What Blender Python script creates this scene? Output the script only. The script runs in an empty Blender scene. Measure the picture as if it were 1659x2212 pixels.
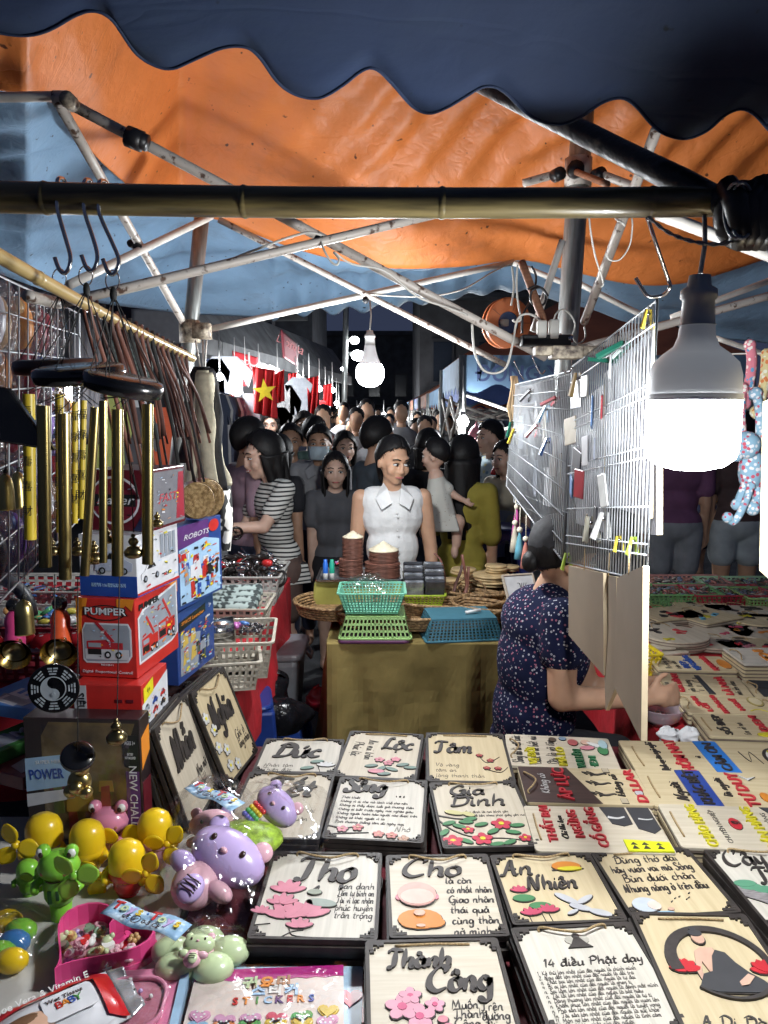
import bpy, bmesh, math, random
from mathutils import Vector, Matrix, Euler, noise
from math import sin, cos, pi, radians, sqrt, atan2
random.seed(7)
SC = bpy.context.scene
COL = SC.collection
# ---------------------------------------------------------------- camera
F, CX, CY = 1650.0, 829.5, 1106.0
PITCH = radians(7.3)
CAMZ = 1.6
cd = bpy.data.cameras.new('camera'); cam = bpy.data.objects.new('camera', cd); COL.objects.link(cam)
cam.location = (0, 0, CAMZ); cam.rotation_euler = (pi/2 - PITCH, 0, 0)
cd.sensor_fit = 'VERTICAL'; cd.sensor_height = 24.0; cd.lens = 24.0*F/2212.0
cd.clip_start = .05; cd.clip_end = 400
SC.camera = cam
# ---------------------------------------------------------------- night sky
W = bpy.data.worlds.new('World'); SC.world = W; W.use_nodes = True
wn = W.node_tree.nodes; wl = W.node_tree.links
bg = wn['Background']; bg.inputs['Color'].default_value = (.062, .080, .15, 1); bg.inputs['Strength'].default_value = .36
# ---------------------------------------------------------------- exposure
SC.view_settings.view_transform = 'Standard'; SC.view_settings.look = 'None'
SC.view_settings.exposure = 0.4; SC.view_settings.gamma = 1.0; SC.view_settings.use_curve_mapping = False
cy = SC.cycles if hasattr(SC, 'cycles') else None
if cy:
    cy.max_bounces = 6; cy.diffuse_bounces = 3; cy.glossy_bounces = 3; cy.transmission_bounces = 4; cy.transparent_max_bounces = 10
    cy.sample_clamp_indirect = 2.0; cy.sample_clamp_direct = 30; cy.caustics_reflective = False; cy.caustics_refractive = False
    cy.use_denoising = True; cy.use_adaptive_sampling = True; cy.adaptive_threshold = .02

# ---------------------------------------------------------------- helpers
def V(*a): return Vector(a[0] if len(a) == 1 else a)
def ray(u, v):
    x = (u-CX)/F; yy = -(v-CY)/F
    return Vector((x, cos(PITCH)+yy*sin(PITCH), -sin(PITCH)+yy*cos(PITCH)))
def at(u, v, y=None, z=None):
    """a point of the place, from where it shows and its measured distance y or height z"""
    d = ray(u, v)
    t = y/d.y if y is not None else (z-CAMZ)/d.z
    return Vector((0, 0, CAMZ)) + d*t
def TR(loc=(0,0,0), rz=0, rx=0, ry=0, s=1.0):
    if not hasattr(s, '__len__'): s = (s, s, s)
    return Matrix.Translation(Vector(loc)) @ Euler((rx, ry, rz), 'XYZ').to_matrix().to_4x4() @ Matrix.Diagonal((s[0], s[1], s[2], 1))
def frame_from(o, xd, up):
    """matrix at o with local x along xd and z near up"""
    x = Vector(xd).normalized(); z = Vector(up); z = (z - x*z.dot(x)).normalized(); y = z.cross(x)
    m = Matrix((x, y, z)).transposed().to_4x4(); m.translation = Vector(o); return m

class B:
    def __init__(s, M=None): s.v = []; s.f = []; s.m = []; s.k = 0; s.M = M
    def add(s, vs, fs, M=None):
        n = len(s.v)
        for p in vs:
            p = Vector(p)
            if M is not None: p = M @ p
            if s.M is not None: p = s.M @ p
            s.v.append(p)
        s.f += [tuple(i+n for i in f) for f in fs]; s.m += [s.k]*len(fs)
        return s
    def box(s, c, d, M=None, rz=0):
        x, y, z = d[0]/2, d[1]/2, d[2]/2
        vs = [Vector(c) + Vector((cos(rz)*a*x - sin(rz)*b*y, sin(rz)*a*x + cos(rz)*b*y, e*z)) for a in (-1,1) for b in (-1,1) for e in (-1,1)]
        return s.add(vs, [(0,1,3,2),(4,6,7,5),(0,4,5,1),(2,3,7,6),(0,2,6,4),(1,5,7,3)], M)
    def taper(s, c, d0, d1, h, M=None):
        """frustum box: d0 the (x,y) size at the bottom, d1 at the top"""
        vs = []
        for z, d in ((0, d0), (h, d1)):
            for a, b in ((-1,-1),(1,-1),(1,1),(-1,1)): vs.append((c[0]+a*d[0]/2, c[1]+b*d[1]/2, c[2]+z))
        return s.add(vs, [(3,2,1,0),(4,5,6,7),(0,1,5,4),(1,2,6,5),(2,3,7,6),(3,0,4,7)], M)
    def tube(s, pts, r, n=8, M=None, closed=False, flat=1.0, cap=True):
        pts = [Vector(p) for p in pts]; k = len(pts)
        rs = r if hasattr(r, '__len__') else [r]*k
        vs = []; fs = []; nrm = None
        for i in range(k):
            a = pts[i-1] if (i > 0 or closed) else pts[0]; b = pts[(i+1) % k] if (i < k-1 or closed) else pts[-1]
            t = (b-a)
            t = t.normalized() if t.length > 1e-9 else Vector((0,0,1))
            if nrm is None:
                nrm = t.orthogonal().normalized() if abs(t.z) > .9 else Vector((0,0,1))
            nrm = (nrm - t*nrm.dot(t))
            nrm = nrm.normalized() if nrm.length > 1e-6 else t.orthogonal().normalized()
            bn = t.cross(nrm)
            for j in range(n):
                q = 2*pi*j/n
                vs.append(pts[i] + (nrm*cos(q)*flat + bn*sin(q))*rs[i])
        for i in range(k if closed else k-1):
            for j in range(n):
                a = i*n+j; b = i*n+(j+1) % n; i2 = (i+1) % k
                fs.append((a, b, i2*n+(j+1) % n, i2*n+j))
        if cap and not closed: fs += [tuple(range(n-1, -1, -1)), tuple((k-1)*n+j for j in range(n))]
        return s.add(vs, fs, M)
    def lathe(s, prof, n=16, M=None, a0=0, a1=2*pi):
        vs = []; fs = []; full = abs(a1-a0-2*pi) < 1e-6; m = n if full else n+1
        for r, z in prof:
            for j in range(m):
                q = a0+(a1-a0)*j/n; vs.append((max(r, 1e-5)*cos(q), max(r, 1e-5)*sin(q), z))
        for i in range(len(prof)-1):
            for j in range(n):
                j2 = (j+1) % m; fs.append((i*m+j, i*m+j2, (i+1)*m+j2, (i+1)*m+j))
        return s.add(vs, fs, M)
    def ball(s, c, r, n=14, m=9, M=None):
        if not hasattr(r, '__len__'): r = (r, r, r)
        vs = [(c[0], c[1], c[2]+r[2])]; fs = []
        for i in range(1, m):
            a = pi*i/m
            for j in range(n):
                q = 2*pi*j/n; vs.append((c[0]+r[0]*sin(a)*cos(q), c[1]+r[1]*sin(a)*sin(q), c[2]+r[2]*cos(a)))
        vs.append((c[0], c[1], c[2]-r[2])); L = len(vs)-1
        for j in range(n): fs.append((0, 1+j, 1+(j+1) % n)); fs.append((L, 1+(m-2)*n+(j+1) % n, 1+(m-2)*n+j))
        for i in range(m-2):
            for j in range(n): fs.append((1+i*n+j, 1+(i+1)*n+j, 1+(i+1)*n+(j+1) % n, 1+i*n+(j+1) % n))
        return s.add(vs, fs, M)
    def prism(s, pts, h, M=None, z0=0.0):
        if sum(pts[i][0]*pts[(i+1) % len(pts)][1]-pts[(i+1) % len(pts)][0]*pts[i][1] for i in range(len(pts))) < 0: pts = pts[::-1]
        n = len(pts)
        vs = [(p[0], p[1], z0) for p in pts]+[(p[0], p[1], z0+h) for p in pts]
        fs = [tuple(range(n-1, -1, -1)), tuple(range(n, 2*n))]+[(i, (i+1) % n, n+(i+1) % n, n+i) for i in range(n)]
        return s.add(vs, fs, M)
    def ringprism(s, a, b, h, M=None, z0=0.0):
        """band between two outlines with the same number of points"""
        n = len(a)
        vs = [(p[0], p[1], z) for z in (z0, z0+h) for q in (a, b) for p in q]
        fs = []
        for i in range(n):
            j = (i+1) % n
            fs += [(i, j, 2*n+j, 2*n+i), (n+j, n+i, 3*n+i, 3*n+j), (2*n+i, 2*n+j, 3*n+j, 3*n+i), (i, n+i, n+j, j)]
        return s.add(vs, fs, M)
    def sheet(s, fn, nu, nv, M=None):
        vs = [fn(i/nu, j/nv) for j in range(nv+1) for i in range(nu+1)]
        fs = [(j*(nu+1)+i, j*(nu+1)+i+1, (j+1)*(nu+1)+i+1, (j+1)*(nu+1)+i) for j in range(nv) for i in range(nu)]
        return s.add(vs, fs, M)
    def stroke(s, pts, ws, h, M=None, z0=0.0):
        """flat raised brush stroke along 2D pts with widths ws"""
        k = len(pts); L = []; R = []
        for i in range(k):
            a = pts[max(i-1, 0)]; b = pts[min(i+1, k-1)]; dx, dy = b[0]-a[0], b[1]-a[1]; l = sqrt(dx*dx+dy*dy) or 1
            w = ws[i]/2; L.append((pts[i][0]-dy/l*w, pts[i][1]+dx/l*w)); R.append((pts[i][0]+dy/l*w, pts[i][1]-dx/l*w))
        vs = [(p[0], p[1], z0+h) for p in L]+[(p[0], p[1], z0+h) for p in R]+[(p[0], p[1], z0) for p in L]+[(p[0], p[1], z0) for p in R]
        fs = []
        for i in range(k-1):
            fs += [(k+i, k+i+1, i+1, i), (i, i+1, 2*k+i+1, 2*k+i), (k+i+1, k+i, 3*k+i, 3*k+i+1)]
        fs += [(0, 2*k, 3*k, k), (k-1, 2*k-1, 4*k-1, 3*k-1)]
        return s.add(vs, fs, M)

def smooth_pts(pts, sub=4):
    """Catmull-Rom through the points (any dimension)"""
    out = []; n = len(pts)
    for i in range(n-1):
        p0 = pts[max(i-1, 0)]; p1 = pts[i]; p2 = pts[i+1]; p3 = pts[min(i+2, n-1)]
        for k in range(sub):
            t = k/sub; t2 = t*t; t3 = t2*t
            out.append(tuple(.5*((2*b)+(-a+c)*t+(2*a-5*b+4*c-d)*t2+(-a+3*b-3*c+d)*t3) for a, b, c, d in zip(p0, p1, p2, p3)))
    out.append(tuple(pts[-1])); return out
def rrect(w, h, r, n=3, cx=0, cy=0):
    o = []
    for sx, sy, a in ((1,1,0),(-1,1,pi/2),(-1,-1,pi),(1,-1,1.5*pi)):
        for i in range(n+1):
            q = a+pi/2*i/n; o.append((cx+sx*(w/2-r)+r*cos(q), cy+sy*(h/2-r)+r*sin(q)))
    return o
def ell(rx, ry, n=16, cx=0, cy=0, rot=0):
    return [(cx+rx*cos(2*pi*i/n)*cos(rot)-ry*sin(2*pi*i/n)*sin(rot), cy+rx*cos(2*pi*i/n)*sin(rot)+ry*sin(2*pi*i/n)*cos(rot)) for i in range(n)]

def mesh_of(b, mats, smooth=False):
    me = bpy.data.meshes.new('mesh'); me.from_pydata([tuple(v) for v in b.v], [], b.f)
    if not isinstance(mats, (list, tuple)): mats = [mats]
    for m in mats: me.materials.append(m)
    if len(mats) > 1:
        me.polygons.foreach_set('material_index', b.m)
    if smooth: me.polygons.foreach_set('use_smooth', [True]*len(me.polygons))
    me.update(); return me
def put(name, me, parent=None, mw=None):
    o = bpy.data.objects.new(name, me); COL.objects.link(o)
    if parent is not None: o.parent = parent
    if mw is not None: o.matrix_basis = mw
    return o
def tag(o, label, cat, group=None):
    o['label'] = label; o['category'] = cat
    if group: o['group'] = group
    return o
def thing(name, label, cat, M=None, group=None):
    o = bpy.data.objects.new(name, None); COL.objects.link(o); o.empty_display_size = .02
    if M is None: M = Matrix()
    if isinstance(M, Vector): M = Matrix.Translation(M)
    o.matrix_basis = M
    return tag(o, label, cat, group)
def part(name, b, mat, parent, smooth=False, world=False, bev=0, label=None):
    """a mesh under parent; world=True: b holds place coordinates, else the parent's own"""
    if world:
        q = parent; Mi = Matrix()
        while q is not None: Mi = q.matrix_basis @ Mi; q = q.parent
        Mi = Mi.inverted(); b.v = [Mi @ p for p in b.v]
    o = put(name, mesh_of(b, mat, smooth), parent)
    if bev: bevel(o, bev)
    if label: o['label'] = label
    return o
def solo(name, label, cat, b, mat, group=None, smooth=False, bev=0, M=None):
    o = put(name, mesh_of(b, mat, smooth), None, M); tag(o, label, cat, group)
    if bev: bevel(o, bev)
    return o
def struct(name, b, mat, smooth=False, kind='structure'):
    o = put(name, mesh_of(b, mat, smooth)); o['kind'] = kind; return o
def bevel(o, w, seg=2):
    m = o.modifiers.new('bevel', 'BEVEL'); m.width = w; m.segments = seg; m.limit_method = 'ANGLE'; m.angle_limit = radians(40)
def solidify(o, t, off=0):
    m = o.modifiers.new('solid', 'SOLIDIFY'); m.thickness = t; m.offset = off
def copy_tree(o, M=None, label=None, parent=None):
    c = o.copy(); COL.objects.link(c); c.parent = parent
    if M is not None: c.matrix_basis = M
    if label: c['label'] = label
    for ch in [x for x in o.children]: copy_tree(ch, None, None, c)
    return c

# ---------------------------------------------------------------- materials
MATS = {}
def mat(name, col, rough=.55, metal=0.0, var=.12, scale=18, bump=0.0, bscale=None, stretch=None, col2=None, emit=0, alpha=1.0, coat=0, trans=0, thr=(.35, .65), sss=0, detail=4, spec=None, ecol=None):
    if name in MATS: return MATS[name]
    m = bpy.data.materials.new(name); MATS[name] = m; m.use_nodes = True
    nt = m.node_tree; N = nt.nodes; L = nt.links; p = N['Principled BSDF']
    p.inputs['Roughness'].default_value = rough; p.inputs['Metallic'].default_value = metal
    if spec is not None: p.inputs['Specular IOR Level'].default_value = spec
    if coat: p.inputs['Coat Weight'].default_value = coat; p.inputs['Coat Roughness'].default_value = .08
    if trans: p.inputs['Transmission Weight'].default_value = trans
    if alpha < 1: p.inputs['Alpha'].default_value = alpha
    if emit:
        p.inputs['Emission Color'].default_value = (*(ecol or col), 1); p.inputs['Emission Strength'].default_value = emit
    if var or bump or col2:
        tc = N.new('ShaderNodeTexCoord'); mp = N.new('ShaderNodeMapping'); L.new(tc.outputs['Object'], mp.inputs['Vector'])
        if stretch: mp.inputs['Scale'].default_value = stretch
        nz = N.new('ShaderNodeTexNoise'); nz.inputs['Scale'].default_value = scale; nz.inputs['Detail'].default_value = detail
        L.new(mp.outputs['Vector'], nz.inputs['Vector'])
        rp = N.new('ShaderNodeValToRGB'); rp.color_ramp.elements[0].position = thr[0]; rp.color_ramp.elements[1].position = thr[1]
        a = col2 if col2 else tuple(max(0, c*(1-var)) for c in col)
        b = col if col2 else tuple(min(1, c*(1+var)) for c in col)
        rp.color_ramp.elements[0].color = (*a, 1); rp.color_ramp.elements[1].color = (*b, 1)
        L.new(nz.outputs['Fac'], rp.inputs['Fac']); L.new(rp.outputs['Color'], p.inputs['Base Color'])
        if bump:
            bp = N.new('ShaderNodeBump'); bp.inputs['Strength'].default_value = bump; bp.inputs['Distance'].default_value = .01
            src = nz
            if bscale:
                src = N.new('ShaderNodeTexNoise'); src.inputs['Scale'].default_value = bscale; src.inputs['Detail'].default_value = 5
                L.new(mp.outputs['Vector'], src.inputs['Vector'])
            L.new(src.outputs['Fac'], bp.inputs['Height']); L.new(bp.outputs['Normal'], p.inputs['Normal'])
    else:
        p.inputs['Base Color'].default_value = (*col, 1)
    return m
def plain(col, rough=.5, metal=0.0, **k):
    nm = 'paint_%02x%02x%02x_%d_%d' % (*[int(255*min(1, c)) for c in col], int(rough*10), int(metal*10))
    if k: nm += '_'+'_'.join('%s%s' % (a, b) for a, b in sorted(k.items()))
    k.setdefault('var', .08); k.setdefault('scale', 30)
    return mat(nm, col, rough, metal, **k)
def srgb(r, g, b):
    return tuple(((c/255)/12.92 if c/255 < .04045 else ((c/255+.055)/1.055)**2.4) for c in (r, g, b))

def film_mat(name, gloss=1.0, bs=13):
    m = bpy.data.materials.new(name); MATS[name] = m; m.use_nodes = True; nt = m.node_tree; N = nt.nodes; L = nt.links; N.remove(N['Principled BSDF'])
    tr = N.new('ShaderNodeBsdfTransparent'); tr.inputs[0].default_value = (.97,.97,.97,1); g = N.new('ShaderNodeBsdfGlossy'); g.inputs['Roughness'].default_value = .12; g.inputs['Color'].default_value = (1,1,1,1)
    fr = N.new('ShaderNodeFresnel'); fr.inputs['IOR'].default_value = 1.35; mx = N.new('ShaderNodeMixShader'); mu = N.new('ShaderNodeMath'); mu.operation = 'MULTIPLY'; mu.inputs[1].default_value = gloss; mu.use_clamp = True
    tc = N.new('ShaderNodeTexCoord'); nz = N.new('ShaderNodeTexNoise'); nz.inputs['Scale'].default_value = bs; nz.inputs['Detail'].default_value = 3; bp = N.new('ShaderNodeBump'); bp.inputs['Strength'].default_value = .9; bp.inputs['Distance'].default_value = .02
    L.new(tc.outputs['Object'], nz.inputs['Vector']); L.new(nz.outputs['Fac'], bp.inputs['Height']); L.new(bp.outputs['Normal'], g.inputs['Normal']); L.new(bp.outputs['Normal'], fr.inputs['Normal'])
    mx.inputs[0].default_value = .09*gloss; L.new(tr.outputs[0], mx.inputs[1]); L.new(g.outputs[0], mx.inputs[2]); L.new(mx.outputs[0], N['Material Output'].inputs['Surface']); return m

# ---------------------------------------------------------------- lettering
def text_mesh(s, size=.02, ext=.0015, bold=0.0, align='CENTER', shear=0.0, sx=1.0, lines=1.0, res=2):
    c = bpy.data.curves.new('t', 'FONT'); c.body = s; c.size = size; c.align_x = align; c.align_y = 'CENTER'; c.extrude = ext
    c.offset = bold*size; c.shear = shear; c.resolution_u = res; c.space_line = lines
    o = bpy.data.objects.new('t', c)
    me = o.to_mesh().copy(); o.to_mesh_clear(); me.transform(Matrix.Diagonal((sx, 1, 1, 1)))
    bpy.data.objects.remove(o); bpy.data.curves.remove(c); return me
def text(s, parent, loc, size, m, rz=0, name='lettering', M=None, fit=None, **k):
    me = text_mesh(s, size, **k); me.materials.clear(); me.materials.append(m)
    if fit:
        xs = [v.co.x for v in me.vertices]
        if xs:
            w = max(xs)-min(xs)
            if w > 0: me.transform(Matrix.Diagonal((fit/w, 1, 1, 1)))
    o = put(name, me, parent); o.matrix_basis = M if M is not None else TR(loc, rz); return o
# one-stroke handwriting: letters on a 0..1 body, baseline 0, x-height .5
GL = {
'a': (.55, [[(.45,.45),(.2,.5),(.05,.25),(.2,.02),(.42,.2),(.45,.48),(.46,.1),(.58,.04)]]),
'b': (.5, [[(.08,.95),(.05,.1),(.25,.0),(.42,.22),(.25,.45),(.08,.3)]]),
'c': (.45, [[(.4,.42),(.2,.5),(.05,.22),(.2,0),(.45,.1)]]),
'd': (.55, [[(.45,.42),(.2,.5),(.05,.22),(.2,0),(.42,.2),(.47,.95),(.47,.1),(.58,.03)]]),
'e': (.45, [[(.05,.22),(.35,.3),(.3,.48),(.12,.42),(.06,.15),(.2,0),(.45,.1)]]),
'g': (.55, [[(.45,.42),(.2,.5),(.05,.25),(.2,.05),(.42,.2),(.46,.45),(.42,-.3),(.15,-.38),(.08,-.2)]]),
'h': (.55, [[(.08,1.),(.06,0)],[(.07,.25),(.25,.48),(.42,.4),(.42,.08),(.55,.03)]]),
'i': (.25, [[(.1,.48),(.1,.08),(.25,.03)]]),
'k': (.5, [[(.08,.95),(.06,0)],[(.4,.48),(.1,.25),(.45,0)]]),
'l': (.28, [[(.1,1.),(.08,.1),(.26,.03)]]),
'm': (.8, [[(.05,.48),(.06,0)],[(.06,.3),(.22,.5),(.33,.38),(.34,0)],[(.34,.3),(.5,.5),(.62,.38),(.63,.06),(.78,.03)]]),
'n': (.55, [[(.06,.48),(.06,0)],[(.07,.28),(.25,.5),(.4,.38),(.4,.06),(.55,.03)]]),
'o': (.5, [[(.28,.5),(.08,.4),(.07,.1),(.26,0),(.44,.15),(.42,.4),(.26,.5),(.4,.46)]]),
'p': (.5, [[(.08,.48),(.05,-.4)],[(.08,.3),(.28,.5),(.44,.28),(.28,.02),(.1,.1)]]),
'q': (.55, [[(.45,.42),(.2,.5),(.05,.25),(.2,.05),(.42,.2),(.46,.45),(.44,-.4)]]),
'r': (.4, [[(.06,.48),(.06,0)],[(.07,.28),(.2,.48),(.38,.44)]]),
's': (.42, [[(.36,.44),(.18,.5),(.1,.36),(.32,.18),(.28,.02),(.05,.05)]]),
't': (.38, [[(.18,.8),(.15,.1),(.34,.03)],[(.02,.5),(.36,.52)]]),
'u': (.55, [[(.07,.48),(.07,.1),(.24,0),(.42,.2),(.43,.48),(.44,.06),(.56,.03)]]),
'v': (.48, [[(.05,.48),(.2,.02),(.4,.48),(.48,.46)]]),
'x': (.48, [[(.05,.48),(.42,0)],[(.42,.48),(.05,0)]]),
'y': (.5, [[(.06,.48),(.14,.12),(.36,.2),(.42,.48)],[(.42,.48),(.36,-.3),(.1,-.35)]]),
'A': (.75, [[(.02,.05),(.15,.0),(.42,.95),(.5,.5),(.6,.02),(.75,.08)],[(.18,.35),(.66,.38)]]),
'B': (.65, [[(.12,.95),(.1,0)],[(.02,.85),(.4,1.),(.5,.72),(.15,.52),(.55,.45),(.52,.08),(.05,.0)]]),
'C': (.8, [[(.62,.72),(.7,.9),(.45,.98),(.1,.6),(.08,.2),(.35,.0),(.72,.14)]]),
'D': (.75, [[(.2,.95),(.16,0)],[(.02,.82),(.35,1.),(.7,.7),(.62,.15),(.2,0),(.06,.08)]]),
'G': (.75, [[(.62,.8),(.42,.98),(.1,.65),(.1,.2),(.38,0),(.6,.2),(.62,.42)],[(.42,.42),(.7,.44),(.62,-.25),(.3,-.2)]]),
'K': (.7, [[(.12,.95),(.1,0)],[(.6,.95),(.14,.45),(.68,.0)]]),
'L': (.62, [[(.45,.85),(.3,1.),(.2,.6),(.18,.1),(.05,.02),(.3,.1),(.62,.02)]]),
'M': (.95, [[(.04,0),(.18,.95),(.42,.2),(.68,.95),(.8,.05),(.95,.06)]]),
'N': (.85, [[(.02,.1),(.12,.02),(.2,.9),(.5,.05),(.62,.1),(.66,.9),(.82,.98)]]),
'P': (.65, [[(.15,.95),(.1,0)],[(.0,.8),(.35,1.),(.6,.8),(.5,.5),(.15,.45)]]),
'S': (.6, [[(.5,.78),(.38,.98),(.15,.85),(.2,.6),(.48,.38),(.42,.05),(.1,.0),(.04,.2)]]),
'T': (.75, [[(.02,.8),(.2,.95),(.75,.92)],[(.4,.92),(.38,.2),(.25,0),(.1,.1)]]),
'V': (.7, [[(.02,.9),(.12,.95),(.3,.02),(.55,.85),(.7,.95)]]),
'1': (.35, [[(.05,.7),(.2,.9),(.18,0)]]), '2': (.5, [[(.05,.7),(.25,.9),(.4,.65),(.05,0),(.45,.02)]]), '4': (.55, [[(.3,.9),(.05,.3),(.5,.32)],[(.38,.6),(.36,0)]]),
'.': (.2, [[(.06,.04),(.1,.02)]]), ',': (.2, [[(.08,.06),(.04,-.12)]]),
}
import unicodedata
def script_text(b, s, size, x0, y0, w, h, M=None, z0=0.0, slant=.15, align='C', thick=.5, sub=3, seed=0, fw=None, maxw=None):
    """handwritten brush line: pen width w, raised h"""
    rnd = random.Random(seed); x = 0; S = []
    for ch in s:
        if ch == ' ': x += .4; continue
        d = unicodedata.normalize('NFD', ch.replace('đ', 'd\u0335').replace('Đ', 'D\u0335')); base = d[0]; marks = d[1:]
        g = GL.get(base) or GL.get(base.lower()) or GL['n']
        for st in g[1]: S.append([(x+px, py+rnd.uniform(-.02, .02)) for px, py in st])
        top = 1.08 if base.isupper() or base in 'bdhkl' else .62; mx = x+g[0]*.42
        for m_ in marks:
            if m_ == '\u0302': S.append([(mx-.14, top), (mx, top+.16), (mx+.14, top)]); top += .2
            elif m_ == '\u0306': S.append([(mx-.14, top+.12), (mx, top), (mx+.14, top+.12)]); top += .2
            elif m_ == '\u0301': S.append([(mx, top), (mx+.16, top+.2)])
            elif m_ == '\u0300': S.append([(mx-.14, top+.2), (mx+.02, top)])
            elif m_ == '\u0309': S.append([(mx-.06, top+.2), (mx+.08, top+.14), (mx, top)])
            elif m_ == '\u0303': S.append([(mx-.16, top), (mx-.04, top+.12), (mx+.06, top+.02), (mx+.18, top+.14)])
            elif m_ == '\u0323': S.append([(mx-.04, -.2), (mx+.06, -.22)])
            elif m_ == '\u031b': S.append([(x+g[0]*.78, .5), (x+g[0]*.95, .62)])
            elif m_ == '\u0335': S.append([(mx-.05, .72), (mx+.3, .76)])
        if base == 'i' and not marks: S.append([(mx, .68), (mx+.05, .7)])
        x += g[0]+.04
    off = -x/2 if align == 'C' else 0
    xs = .8
    if fw: xs = fw/(x*size)
    if maxw: xs = min(xs, maxw/(x*size))
    for k, st in enumerate(S):
        pts = smooth_pts(st, sub); n = len(pts); ws = []; q = []
        for i, p in enumerate(pts):
            a = pts[max(i-1, 0)]; c = pts[min(i+1, n-1)]; dx, dy = c[0]-a[0], c[1]-a[1]; l = sqrt(dx*dx+dy*dy) or 1
            e = min(1, .35+min(i, n-1-i)*.4)
            ws.append(w*e*(1-thick+thick*abs(dy*.8-dx*.6)/l*1.3))
            q.append((x0+(p[0]+off+p[1]*slant)*size*xs, y0+p[1]*size))
        b.stroke(q, ws, h, M, z0=z0+(k % 7)*2e-5)
    return x*size
# ================================================================ the place: ground, canopy, frame, lamps
m_asph = mat('asphalt', (.045, .047, .052), .75, var=.35, scale=6, bump=.4, bscale=120)
g = B(); g.sheet(lambda a, b: ((a-.5)*160, -8+b*170, 0), 40, 40); struct('ground', g, m_asph)

def tarp_mat(name, col, dirt, rough=.38, bump=.5, sc=3.0):
    m = mat(name, col, rough, var=.1, scale=5, detail=8)
    nt = m.node_tree; N = nt.nodes; L = nt.links; p = N['Principled BSDF']
    tc = N['Texture Coordinate']; base = p.inputs['Base Color'].links[0].from_socket
    n2 = N.new('ShaderNodeTexNoise'); n2.inputs['Scale'].default_value = 2.2; n2.inputs['Detail'].default_value = 9; n2.inputs['Roughness'].default_value = .7
    mp = N.new('ShaderNodeMapping'); mp.inputs['Scale'].default_value = (1.2, 3, 1); L.new(tc.outputs['Object'], mp.inputs['Vector']); L.new(mp.outputs['Vector'], n2.inputs['Vector'])
    rp = N.new('ShaderNodeValToRGB'); rp.color_ramp.elements[0].position = .55; rp.color_ramp.elements[1].position = .8
    L.new(n2.outputs['Fac'], rp.inputs['Fac'])
    mx = N.new('ShaderNodeMix'); mx.data_type = 'RGBA'; L.new(rp.outputs['Color'], mx.inputs[0]); L.new(base, mx.inputs[6]); mx.inputs[7].default_value = (*dirt, 1)
    # small dark specks
    vo = N.new('ShaderNodeTexNoise'); vo.inputs['Scale'].default_value = 38; vo.inputs['Detail'].default_value = 2; L.new(tc.outputs['Object'], vo.inputs['Vector'])
    r2 = N.new('ShaderNodeValToRGB'); r2.color_ramp.elements[0].position = .7; r2.color_ramp.elements[1].position = .76; L.new(vo.outputs['Fac'], r2.inputs['Fac'])
    mx2 = N.new('ShaderNodeMix'); mx2.data_type = 'RGBA'; L.new(r2.outputs['Color'], mx2.inputs[0]); L.new(mx.outputs[2], mx2.inputs[6]); mx2.inputs[7].default_value = (*[c*.3 for c in dirt], 1)
    L.new(mx2.outputs[2], p.inputs['Base Color'])
    w = N.new('ShaderNodeTexNoise'); w.inputs['Scale'].default_value = sc*6; w.inputs['Detail'].default_value = 6; w.inputs['Distortion'].default_value = .3
    L.new(tc.outputs['Object'], w.inputs['Vector'])
    bp = N.new('ShaderNodeBump'); bp.inputs['Strength'].default_value = bump; bp.inputs['Distance'].default_value = .03
    L.new(w.outputs['Fac'], bp.inputs['Height'])
    cr = N.new('ShaderNodeTexNoise'); cr.inputs['Scale'].default_value = sc*1.6; cr.inputs['Detail'].default_value = 3; cr.inputs['Distortion'].default_value = .8; L.new(mp.outputs['Vector'], cr.inputs['Vector'])
    sb = N.new('ShaderNodeMath'); sb.operation = 'SUBTRACT'; sb.inputs[1].default_value = .5; ab = N.new('ShaderNodeMath'); ab.operation = 'ABSOLUTE'; mn = N.new('ShaderNodeMath'); mn.operation = 'MINIMUM'; mn.inputs[1].default_value = .035
    L.new(cr.outputs['Fac'], sb.inputs[0]); L.new(sb.outputs[0], ab.inputs[0]); L.new(ab.outputs[0], mn.inputs[0])
    b2 = N.new('ShaderNodeBump'); b2.inputs['Strength'].default_value = .13; b2.inputs['Distance'].default_value = .25; L.new(mn.outputs[0], b2.inputs['Height']); L.new(bp.outputs['Normal'], b2.inputs['Normal']); L.new(b2.outputs['Normal'], p.inputs['Normal'])
    return m
m_or = tarp_mat('orange_tarpaulin', (.63, .19, .045), (.29, .085, .03), .5, .24, 2.6)
m_bl = tarp_mat('blue_tarpaulin', (.20, .33, .48), (.15, .20, .25), .6, .2)
m_nv = tarp_mat('navy_tarpaulin', (.011, .026, .072), (.016, .034, .072), .85, .2, 1.2)

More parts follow.
